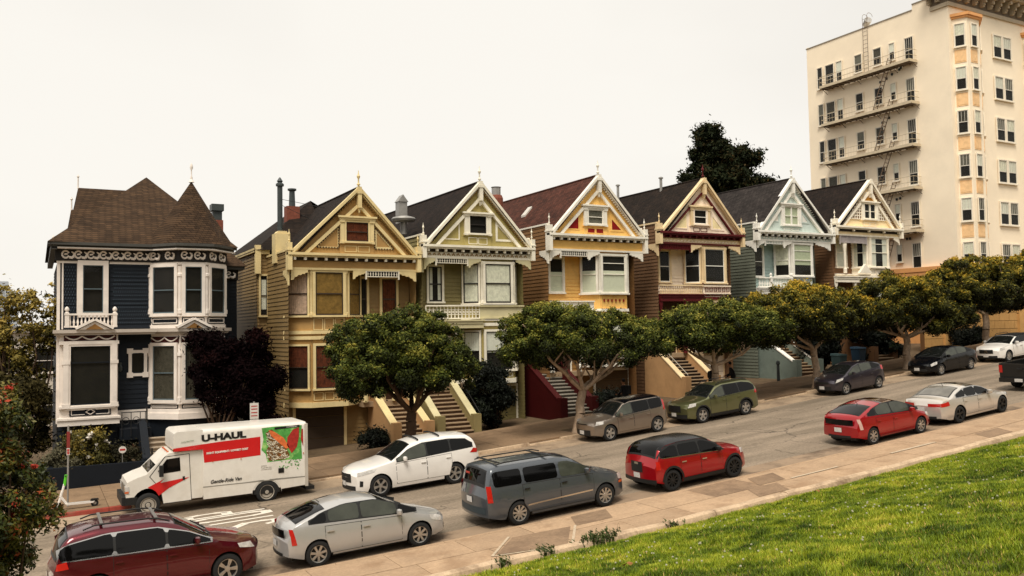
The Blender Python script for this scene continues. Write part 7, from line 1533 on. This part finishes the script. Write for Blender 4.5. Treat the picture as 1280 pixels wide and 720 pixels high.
# ------------------------------------------------------------ people
def person(x, y, face, label, top='#131214', legs='#141416', pack=False, white=False, lean=.1, zoff=0):
    z = zr(x)+KERB+zoff; root = thing('person', label, 'person', (x, y, z), 'people standing on the far pavement')
    skin = mat('skin', '#a9785a', rough=.6); 
    me = bpy.data.meshes.new('body'); J = [((0, 0, .95), .15), ((0, .0, 1.15), .15), ((lean*.5, 0, 1.38), .17), ((lean, 0, 1.5), .07), ((lean, 0, 1.56), .055),
        ((0, .1, .9), .11), ((.03, .11, .5), .075), ((0, .12, .1), .05), ((.1, .13, .04), .045), ((0, -.1, .9), .11), ((-.05, -.11, .5), .075), ((-.1, -.12, .1), .05), ((0, -.13, .04), .045),
        ((lean*.7, .2, 1.42), .07), ((lean*.7+.03, .26, 1.14), .05), ((lean+.22, .22, 1.02), .038), ((lean+.3, .21, 1.04), .035), ((lean*.7, -.2, 1.42), .07), ((lean*.7, -.26, 1.14), .05), ((lean+.2, -.22, 1.04), .038), ((lean+.28, -.2, 1.06), .035)]
    E = [(0, 1), (1, 2), (2, 3), (3, 4), (0, 5), (5, 6), (6, 7), (7, 8), (0, 9), (9, 10), (10, 11), (11, 12), (2, 13), (13, 14), (14, 15), (15, 16), (2, 17), (17, 18), (18, 19), (19, 20)]
    me.from_pydata([j[0] for j in J], E, []); o = bpy.data.objects.new('body', me); C.objects.link(o); sk = o.modifiers.new('skin', 'SKIN'); 
    for v, (p_, r_) in zip(me.skin_vertices[0].data, J): v.radius = (r_, r_*1.0)
    me.skin_vertices[0].data[0].use_root = True; o.modifiers.new('sub', 'SUBSURF').levels = 2; o.modifiers['sub'].render_levels = 2
    bpy.context.view_layer.update(); m2 = bpy.data.meshes.new_from_object(o.evaluated_get(bpy.context.evaluated_depsgraph_get())); bpy.data.objects.remove(o)
    tm, lm = mat('cloth'+top, top, rough=.9), mat('cloth'+legs, legs, rough=.9); m2.materials.clear(); m2.materials.append(tm); m2.materials.append(lm); m2.materials.append(skin)
    for pl_ in m2.polygons:
        c = pl_.center; pl_.material_index = 2 if c.z > 1.5 or (c.x > lean+.24) else (0 if c.z > .92 else 1); pl_.use_smooth = True
    o = bpy.data.objects.new('body', m2); C.objects.link(o); o.parent = root; root.rotation_euler = (0, 0, face)
    q = MB(); prof = [(.02, -.12), (.06, -.1), (.078, -.04), (.085, .03), (.075, .09), (.04, .125), (.005, .135)]; q.lathe((0, 0, 0), prof, 14); q.v = [(lean+.03+vx*1.1+(.02 if vx > .05 and -.05 < vz < .02 else 0), vy*.9, 1.66+vz) for vx, vy, vz in q.v]; 
    q.tube((lean+.11, 0, 1.665), (lean+.15, 0, 1.64), .014, .016, world=True)
    for s_ in (-1, 1): q.tube((lean+.03, s_*.07, 1.655), (lean+.03, s_*.09, 1.66), .025, world=True)
    hd = q.build('head', skin, root, smooth=True, local=True)
    q = MB(); 
    for s_ in (-1, 1): q.tube((lean+.105, s_*.03, 1.68), (lean+.125, s_*.03, 1.68), .011, world=True)
    q.build('eyes', BLACKPL, hd, local=True); q = MB(); q.tube((lean+.11, -.025, 1.605), (lean+.11, .025, 1.605), .008, world=True); q.build('mouth', mat('lips', '#7d4438'), hd, local=True)
    q = MB(); q.lathe((0, 0, 0), [(.083, -.02), (.092, .04), (.085, .1), (.045, .14), (.004, .15)], 14); q.v = [(lean+.01+vx*1.1, vy*.95, 1.67+vz) for vx, vy, vz in q.v]; q.build('hair', mat('black_hair', '#0d0a08', rough=.7), root, smooth=True, local=True)
    q = MB()
    for s_ in (-1, 1):
        bx, by = (lean+.3, .21) if s_ > 0 else (lean+.28, -.2)
        for i in range(4): q.tube((bx, by+(i-1.5)*.018, 1.045), (bx+.045, by+(i-1.5)*.02, 1.03), .009, .008, world=True); q.tube((bx+.045, by+(i-1.5)*.02, 1.03), (bx+.07-.004*abs(i-1), by+(i-1.5)*.018, 1.005), .008, .006, world=True)
        q.tube((bx-.01, by-s_*.02, 1.05), (bx+.03, by-s_*.05, 1.04), .01, .008, world=True)
    q.build('fingers', skin, root, local=True)
    if pack: q = MB(); q.box(lean-.33, lean-.12, -.16, .16, 1.05, 1.48); o = q.build('backpack', mat('cloth_pack', '#0e0e10', rough=.9), root, local=True)
    return root
person(32.95, 34.8, 2.6, 'person in black leaning forward beside the tree trunk below the tan stairs', lean=.16)
person(31.5, 34.9, .3, 'person in black standing just left of the tree trunk behind the green crossover')
person(25.6, 34.6, 1.9, 'person in black with a backpack on the pavement behind the boxy grey car', pack=True)
# ------------------------------------------------------------ trees and plants
BARKL = mat('pale_bark', '#b09880', rough=.95, var=.3, scale=5, bump=.8, bscale=14, stain='#6e5844', stain_scale=3, stain_amt=.6)
BARKD = mat('dark_bark', '#4a3728', rough=.95, var=.3, scale=6, bump=.8, bscale=16)
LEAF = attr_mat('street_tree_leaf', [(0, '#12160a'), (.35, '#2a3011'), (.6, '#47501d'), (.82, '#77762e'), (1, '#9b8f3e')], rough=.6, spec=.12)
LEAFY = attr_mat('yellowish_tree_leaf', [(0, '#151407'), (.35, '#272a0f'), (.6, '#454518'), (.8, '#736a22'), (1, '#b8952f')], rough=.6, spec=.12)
LEAFP = attr_mat('plum_leaf', [(0, '#0c0708'), (.6, '#140a0b'), (1, '#2e1614')], rough=.9, spec=.03)
LEAFD = attr_mat('conifer_leaf', [(0, '#10150d'), (.5, '#232a16'), (.8, '#3d311a'), (1, '#5b4424')], rough=.8, spec=.1)
LEAFB = attr_mat('brown_green_leaf', [(0, '#24230e'), (.4, '#4f4a1e'), (.75, '#877534'), (1, '#b59c50')], rough=.7, spec=.2)
LEAFS = attr_mat('shrub_leaf', [(0, '#070906'), (.6, '#10160c'), (1, '#232c16')], rough=.7, spec=.2)
def leaves(name, parent, clumps, n, size, mt, off, tint_fn=None, stray=.0, squash=.85, fold=0., spread=.5, kind=None, rs=None, up=.25):
    r = rs or rng; K = len(clumps); cen = np.array([c for c, rad in clumps]); rad = np.array([q for c, q in clumps]); mid = cen.mean(0)
    wts = rad**2; wts = wts/wts.sum(); ci = r.choice(K, n, p=wts)
    d = r.normal(size=(n, 3)); d /= np.linalg.norm(d, axis=1)[:, None]
    outw = cen[ci]-mid; outw[:, 2] += .15; outw /= (np.linalg.norm(outw, axis=1)[:, None]+1e-6)
    bad = (d*outw).sum(1) < -.35; d[bad] *= -1
    d[:, 2] = np.where((d[:, 2] < 0) & (r.random(n) < up), -d[:, 2], d[:, 2])
    rr_ = rad[ci]*(spread+(1.12-spread)*r.random(n)**.7); P = cen[ci]+d*rr_[:, None]*np.array([1, 1, squash])+r.normal(0, 1, (n, 3))*(stray*(r.random(n) < .25))[:, None]
    nrm = d*.7+r.normal(0, .6, (n, 3)); nrm[:, 2] += .3; nrm /= np.linalg.norm(nrm, axis=1)[:, None]
    t = r.normal(size=(n, 3)); t -= (t*nrm).sum(1)[:, None]*nrm; t /= np.linalg.norm(t, axis=1)[:, None]; b = np.cross(nrm, t)
    s = size*r.uniform(.5, 1.5, n)[:, None]
    v = np.stack([P-t*s, P+b*s*.42-nrm*s*.1, P+t*s, P-b*s*.42-nrm*s*.1], 1).reshape(-1, 3)-np.array(off)
    zrel = (P[:, 2]-cen[:, 2].min())/(np.ptp(cen[:, 2])+.01)
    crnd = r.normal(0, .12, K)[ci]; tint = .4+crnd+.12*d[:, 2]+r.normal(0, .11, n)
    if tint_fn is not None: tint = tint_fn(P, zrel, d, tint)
    o = mesh_np(name, v, 4, np.clip(tint, 0, 1), mt); o.parent = parent
    if kind: o['kind'] = kind
    return o
def limb(m, p, q, r0, r1, wob=.12, n=4):
    p, q = V(p), V(q); pts = []; L_ = (q-p).length
    for i in range(n+1): f = i/n; w_ = V((random.uniform(-1, 1), random.uniform(-1, 1), random.uniform(-.5, .5)))*wob*L_*.25*math.sin(math.pi*f); pts.append(p.lerp(q, f)+w_)
    m.path(pts, [r0+(r1-r0)*i/n for i in range(n+1)], n=7); return pts
def street_tree(lab, base, fork, crown, rad, bark, leafm, n=42000, size=.064, r0=.2, nl=5, seed=1, yel=.0, flat=.55, ncl=130, lobes=None, inner=.3, r_clump=(.38, .62)):
    """crown = centre, rad = half sizes; clumps sit on an umbrella-like shell, hollow underneath"""
    random.seed(seed); r = np.random.default_rng(seed); z0 = zr(base[0])+KERB-.05; B = (base[0], base[1], z0)
    root = thing('street_tree', lab, 'tree', B, 'street trees along the far pavement')
    m = MB(); limb(m, (B[0], B[1], z0-.1), (B[0], B[1], z0+.25), r0*1.5, r0*1.05, 0, 2); limb(m, (B[0], B[1], z0+.2), fork, r0*1.05, r0*.85, .15, 5)
    cl = []
    c = np.array(crown, float); R = np.array(rad, float)
    nlo = lobes or 15; LB = []
    for i in range(nlo):
        a = 2.4*i+r.uniform(-.4, .4); f = math.sqrt((i+.5)/nlo); LB.append((c+R*np.array([math.cos(a)*f*.64, math.sin(a)*f*.64, .62*math.sqrt(max(0, 1-f*f))-.28+r.uniform(-.16, .14)]), R*np.array([.4, .46, .5])*r.uniform(.82, 1.12)))
    while len(cl) < ncl:
        lc, lr = LB[r.integers(nlo)]; d = r.normal(size=3); d /= np.linalg.norm(d)
        if d[2] < -flat: continue
        q = lc+d*lr*r.uniform(.75, 1.0)
        e = (q-c)/R
        if np.linalg.norm(e) < .55 and e[2] < .3: continue
        cl.append((q, r.uniform(*r_clump)*.85))
    for i in range(int(ncl*inner)):       # inner mass
        a = r.uniform(0, 6.28); f = math.sqrt(r.random())*.8; q = c+R*np.array([math.cos(a)*f, math.sin(a)*f, r.uniform(-.62, .1)*(1-.45*f)]); cl.append((q, r.uniform(.35, .55)))
    for i in range(nl):
        a = 2*math.pi*i/nl+random.uniform(-.3, .3); e = (c[0]+R[0]*.72*math.cos(a), c[1]+R[1]*.72*math.sin(a), c[2]+R[2]*random.uniform(-.25, .45)); midp = V(fork).lerp(V(e), .5)+V((0, 0, -.12*R[2]))
        pts = limb(m, fork, midp, r0*.5, r0*.3, .2, 3); pts = limb(m, midp, e, r0*.3, r0*.09, .3, 3)
        for k in range(3): a2 = a+random.uniform(-.9, .9); f = random.uniform(.4, .8); st = V(fork).lerp(midp, f) if k else midp; e2 = (c[0]+R[0]*.6*math.cos(a2), c[1]+R[1]*.6*math.sin(a2), c[2]+R[2]*random.uniform(0, .6)); limb(m, st, e2, r0*.2, r0*.05, .35, 3)
    m.build('trunk', bark, root, smooth=60)
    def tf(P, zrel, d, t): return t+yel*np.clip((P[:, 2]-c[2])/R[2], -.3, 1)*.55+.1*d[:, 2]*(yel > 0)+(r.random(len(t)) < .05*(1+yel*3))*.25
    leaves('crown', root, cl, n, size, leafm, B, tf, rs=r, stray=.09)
    return root
street_tree('rounded dense green tree with dark trunk standing behind the white SUV', (13.4, 32.85), (13.55, 33, -3.35), (13.15, 33.1, -1.1), (3.4, 2.6, 2.5), BARKD, LEAF, n=123500, seed=11, yel=.12, r0=.24, flat=.85, ncl=260, size=.06, r_clump=(.26, .46))
street_tree('umbrella shaped tree with pale forked trunk downhill of the boxy grey car', (21.35, 32.5), (21.75, 32.6, -2.85), (21.95, 32.9, -.6), (4.95, 2.6, 1.85), BARKL, LEAF, n=130000, seed=5, inner=.16, yel=.3, r0=.22, flat=.5, nl=6, ncl=300, size=.058, r_clump=(.26, .46))
street_tree('broad dark green tree spreading over the olive green crossover', (29.7, 32.7), (29.85, 32.8, -2.0), (30.6, 33.0, -.1), (4.5, 2.6, 1.7), BARKL, LEAF, n=110500, seed=21, inner=.4, yel=.3, r0=.2, flat=.6, nl=5, ncl=260, size=.064, r_clump=(.26, .46))
street_tree('yellow green tree with pale trunk just downhill of the charcoal hatchback', (36.83, 32.6), (36.95, 32.8, -1.4), (36.9, 33.0, .45), (4.8, 2.6, 2.2), BARKL, LEAFY, n=104000, seed=31, inner=.5, yel=.55, r0=.2, flat=.75, ncl=260, size=.07, r_clump=(.28, .48))
street_tree('wide dark crowned tree with brown yellow top beside the black hatchback', (45.0, 33.0), (45.0, 33.0, -.9), (45.3, 33.2, .8), (5.9, 2.8, 2.35), BARKL, LEAFY, n=110500, seed=41, inner=.5, yel=.3, r0=.22, flat=.75, ncl=300, size=.074, r_clump=(.28, .5))
street_tree('yellow topped tree in front of the block wall with its trunk before the wall', (52.6, 32.8), (52.6, 32.9, .4), (53.0, 33.2, 2.0), (5.9, 2.8, 2.35), BARKL, LEAFY, n=97500, seed=51, inner=.5, yel=.55, r0=.22, flat=.75, ncl=280, size=.08, r_clump=(.3, .5))
street_tree('last street tree at the right edge of the photo above the white compact SUV', (61.0, 33.2), (61.0, 33.2, 1.2), (60.8, 33.5, 3.0), (5.0, 2.8, 2.3), BARKL, LEAFY, n=58500, seed=61, yel=.55, r0=.22, flat=.5, ncl=140, size=.1)
def bush(name, lab, base, clumps, n, size, mt, stems=True, bark=None, cat='shrub', seed=3, tf=None, group=None, spread=.5):
    r = np.random.default_rng(seed); random.seed(seed); root = thing(name, lab, cat, base, group)
    if stems:
        m = MB()
        for c, rad in clumps[:14]: limb(m, base, c, .05 if len(clumps) < 8 else .07, .015, .3, 3)
        m.build('trunk', bark or BARKD, root, smooth=60)
    leaves('foliage', root, [(np.array(c), q) for c, q in clumps], n, size, mt, base, tf, rs=r, spread=spread, stray=.16); return root
def blob(c, R, n, rad, seed):
    r = np.random.default_rng(seed); out_ = []
    for i in range(n): d = r.normal(size=3); d /= np.linalg.norm(d); out_.append((tuple(np.array(c)+d*np.array(R)*r.uniform(.3, .95)), r.uniform(*rad)))
    return out_
bush('plum_tree', 'dark purple leaved tree between the navy corner house and the gold house', (6.6, 37.9, zr(6.6)), blob((7.3, 38.0, -1.5), (1.75, .9, 2.3), 50, (.35, .6), 5)+blob((8.3, 38.1, -2.6), (1.1, .8, 2.0), 25, (.35, .6), 6), 40000, .085, LEAFP, cat='tree', seed=8)
bush('hedge_tree', 'nearly black narrow evergreen between the olive house and the yellow house', (20.2, 38.2, zr(20)), blob((20.1, 38.4, -3.2), (.95, .7, 1.9), 36, (.3, .5), 7), 22000, .08, LEAFS, cat='tree', seed=9)
bush('evergreen_shrub', 'dark evergreen between the tan stairs and the sage stair wall', (38.2+5, 37.8, zr(43)), blob((43.2, 37.8, -1.2), (1.6, .7, 1.3), 26, (.35, .6), 17), 14000, .1, LEAFS, seed=19)
bush('evergreen_shrub', 'dark shrub mass at the foot of the butter yellow house', (48.5, 37.8, zr(48)), blob((48.6, 37.8, -1.2), (2.6, .7, 1.4), 30, (.35, .6), 18), 14000, .11, LEAFS, seed=20)
bush('low_bush', 'small dark green bush beside the garage of the gold house', (13.75, 38.0, zr(13.7)+.1), blob((13.8, 38.0, -5.0), (.75, .5, .35), 14, (.2, .35), 27), 9000, .06, LEAFS, seed=29, stems=False)
bush('low_bush', 'dark shrub in front of the red stair wall near the boxy grey car', (26.3, 37.4, zr(26)), blob((26.4, 37.4, -3.8), (.7, .5, .5), 14, (.2, .35), 28), 8000, .07, LEAFS, seed=30, stems=False)
for i, (x_, lab_) in enumerate(((57.2, 'dark shrub against the block wall left of the tree trunk'), (58.9, 'dark shrub against the block wall just downhill of the white compact SUV'))):
    bush('low_bush', lab_, (x_, 37.6, zr(x_)), blob((x_, 37.6, zr(x_)+.7), (.8, .5, .6), 14, (.2, .4), 37+i), 6000, .09, LEAFS, seed=33+i, stems=False)
# planter plants: rose bush with white flowers, grey green shrub, low dark leaves
ROSE = attr_mat('rose_petal', [(0, '#cfc8ba'), (1, '#f0ebe2')], rough=.7)
rb = bush('rose_bush', 'rose bush full of white flowers in the planter of the navy house', (1.75, 38.0, zr(1.7)+.7), blob((1.7, 38.0, -4.45), (.9, .5, .75), 26, (.2, .35), 47), 9000, .06, LEAFB, seed=44)
leaves('blossoms', rb, blob((1.8, 37.85, -4.2), (.95, .5, .65), 34, (.06, .09), 48), 1500, .05, ROSE, (1.75, 38.0, zr(1.7)+.7), rs=np.random.default_rng(2))
bush('grey_shrub', 'grey green rounded shrub in the left end of the navy planter', (.9, 37.9, zr(.9)+.7), blob((.9, 37.9, -4.9), (.7, .4, .5), 18, (.2, .3), 49), 7000, .05, attr_mat('grey_leaf', [(0, '#3c3a2a'), (1, '#777258')], rough=.8), seed=45, stems=False)
bush('planter_plants', 'low dark red and green leaves in the navy planter beside the round sign', (3.1, 38.2, zr(3)+.7), blob((3.1, 38.2, -4.9), (.7, .5, .35), 18, (.15, .28), 50), 6000, .05, attr_mat('mixed_leaf', [(0, '#1c1f12'), (.7, '#3a3520'), (1, '#6b2a1e')], rough=.8), seed=46, stems=False)
# background trees at the left, conifer behind the houses
def bt(P, zrel, d, t): return t+.3*zrel
bush('garden_tree', 'airy brown green tree beside the left wall of the navy corner house', (-.5, 42.5, zr(-.5)), blob((-.6, 42.5, .2), (2.0, 1.2, 2.8), 190, (.12, .26), 51), 12000, .08, LEAFB, cat='tree', seed=52, tf=bt)
bush('garden_tree', 'second airy tree farther left behind the red flowering bush', (-2.3, 43, zr(-2.3)), blob((-2.5, 43, -.9), (1.7, 1.3, 2.7), 190, (.14, .28), 53), 13000, .085, LEAFB, cat='tree', seed=54, tf=bt)
bush('garden_hedge', 'dark hedge filling the side yard below the airy trees', (-1.5, 41, zr(-1.5)), blob((-1.4, 41.2, -3.6), (2.4, .9, 2.3), 60, (.4, .65), 55), 26000, .09, attr_mat('brown_hedge_leaf', [(0, '#1a190c'), (.6, '#3d371d'), (1, '#6e6136')], rough=.8, spec=.1), seed=56)
def conifer():
    r = np.random.default_rng(77); random.seed(77); B = (58.3, 62, 0); root = thing('conifer_tree', 'large dark cypress tree rising behind the cream and sage houses', 'tree', B)
    m = MB(); limb(m, B, (57.8, 62, 19), .6, .08, .05, 6); cl = []
    for c_, R_, nn in (((56.6, 62, 18.4), (1.5, 1.5, 1.2), 26), ((57.2, 62, 16.4), (2.8, 2.2, 1.5), 50), ((60.8, 62, 16.4), (1.9, 1.8, 1.2), 30), ((58, 62, 14.0), (5.0, 2.8, 1.8), 110), ((62.6, 62, 13.5), (2.7, 2, 1.1), 34), ((58, 62, 11.2), (6.0, 2.8, 2), 90)):
        for c, q in blob(c_, R_, nn*3, (.2, .5), int(c_[0]*10)):
            cl.append((np.array(c), q)); 
            if random.random() < .12: limb(m, (57.9, 62, c[2]-.8), c, .09, .02, .2, 3)
    m.build('trunk', BARKD, root, smooth=60)
    leaves('crown', root, cl, 110000, .17, LEAFD, B, rs=r, spread=.1, squash=.5, stray=.28)
conifer()
# red flowering bush close to the camera at the left edge
def bottlebrush():
    r = np.random.default_rng(88); random.seed(88); B = (-.8, 14, zl(-.8, 14)); root = thing('flowering_bush', 'tall bush with red and orange flowers close to the camera at the left edge', 'bush', B)
    cl = blob((-.95, 14, -1.35), (.95, .8, .85), 90, (.12, .24), 89)+blob((-.72, 14, -2.35), (1.0, .8, .95), 120, (.12, .24), 90)+blob((-.85, 14, -3.4), (1.0, .8, .85), 110, (.12, .24), 91)
    m = MB()
    for c, q in cl[::4]: limb(m, B, c, .04, .008, .25, 3)
    m.build('stems', BARKD, root, smooth=60)
    LM = attr_mat('bottlebrush_leaf', [(0, '#1b220c'), (.4, '#3a4316'), (.7, '#66601f'), (.88, '#85401a'), (1, '#a8401f')], rough=.55, spec=.3)
    leaves('foliage', root, [(np.array(c), q) for c, q in cl], 60000, .036, LM, B, lambda P, z, d, t: t+.12*(z-.4)+.3*(r.random(len(t)) < .1), rs=r, spread=.25, squash=1)
    fl = [(np.array(c)+r.normal(0, .05, 3)+np.array([0, -q*.7, q*.4]), .05) for c, q in cl if r.random() < .42]
    leaves('flowers', root, fl, 6500, .024, attr_mat('red_petal', [(0, '#7d1f14'), (.6, '#b8402a'), (1, '#d9683f')], rough=.6), B, rs=r, spread=.2)
bottlebrush()

# unseen park wood behind viewpoint, plus trees added left, darkening glass and paint reflections
def unseen_wood():
    r = np.random.default_rng(99); cl = []
    for i in range(200):
        x = r.uniform(-90, 130); y = r.uniform(-52, -34); h = r.uniform(10, 17); z = float(np.interp(x, KX, KZ))+13
        if i > 150: x = r.uniform(-75, -48); y = r.uniform(-50, 24); z = -9  # added trees left of the view, put there to darken reflections
        for k in range(5): cl.append((np.array([x+r.normal(0, 2), y+r.normal(0, 2), z+h*r.uniform(.0, 1)]), r.uniform(1.6, 3.2)))
    o = leaves('unseen_wood', None, cl, 90000, .85, LEAFS, (0, 0, 0), rs=r, spread=.2); tag(o, 'unseen dark wood on the park hill behind the viewpoint, with added trees at left darkening reflections', 'wood'); o['kind'] = 'stuff'
unseen_wood()
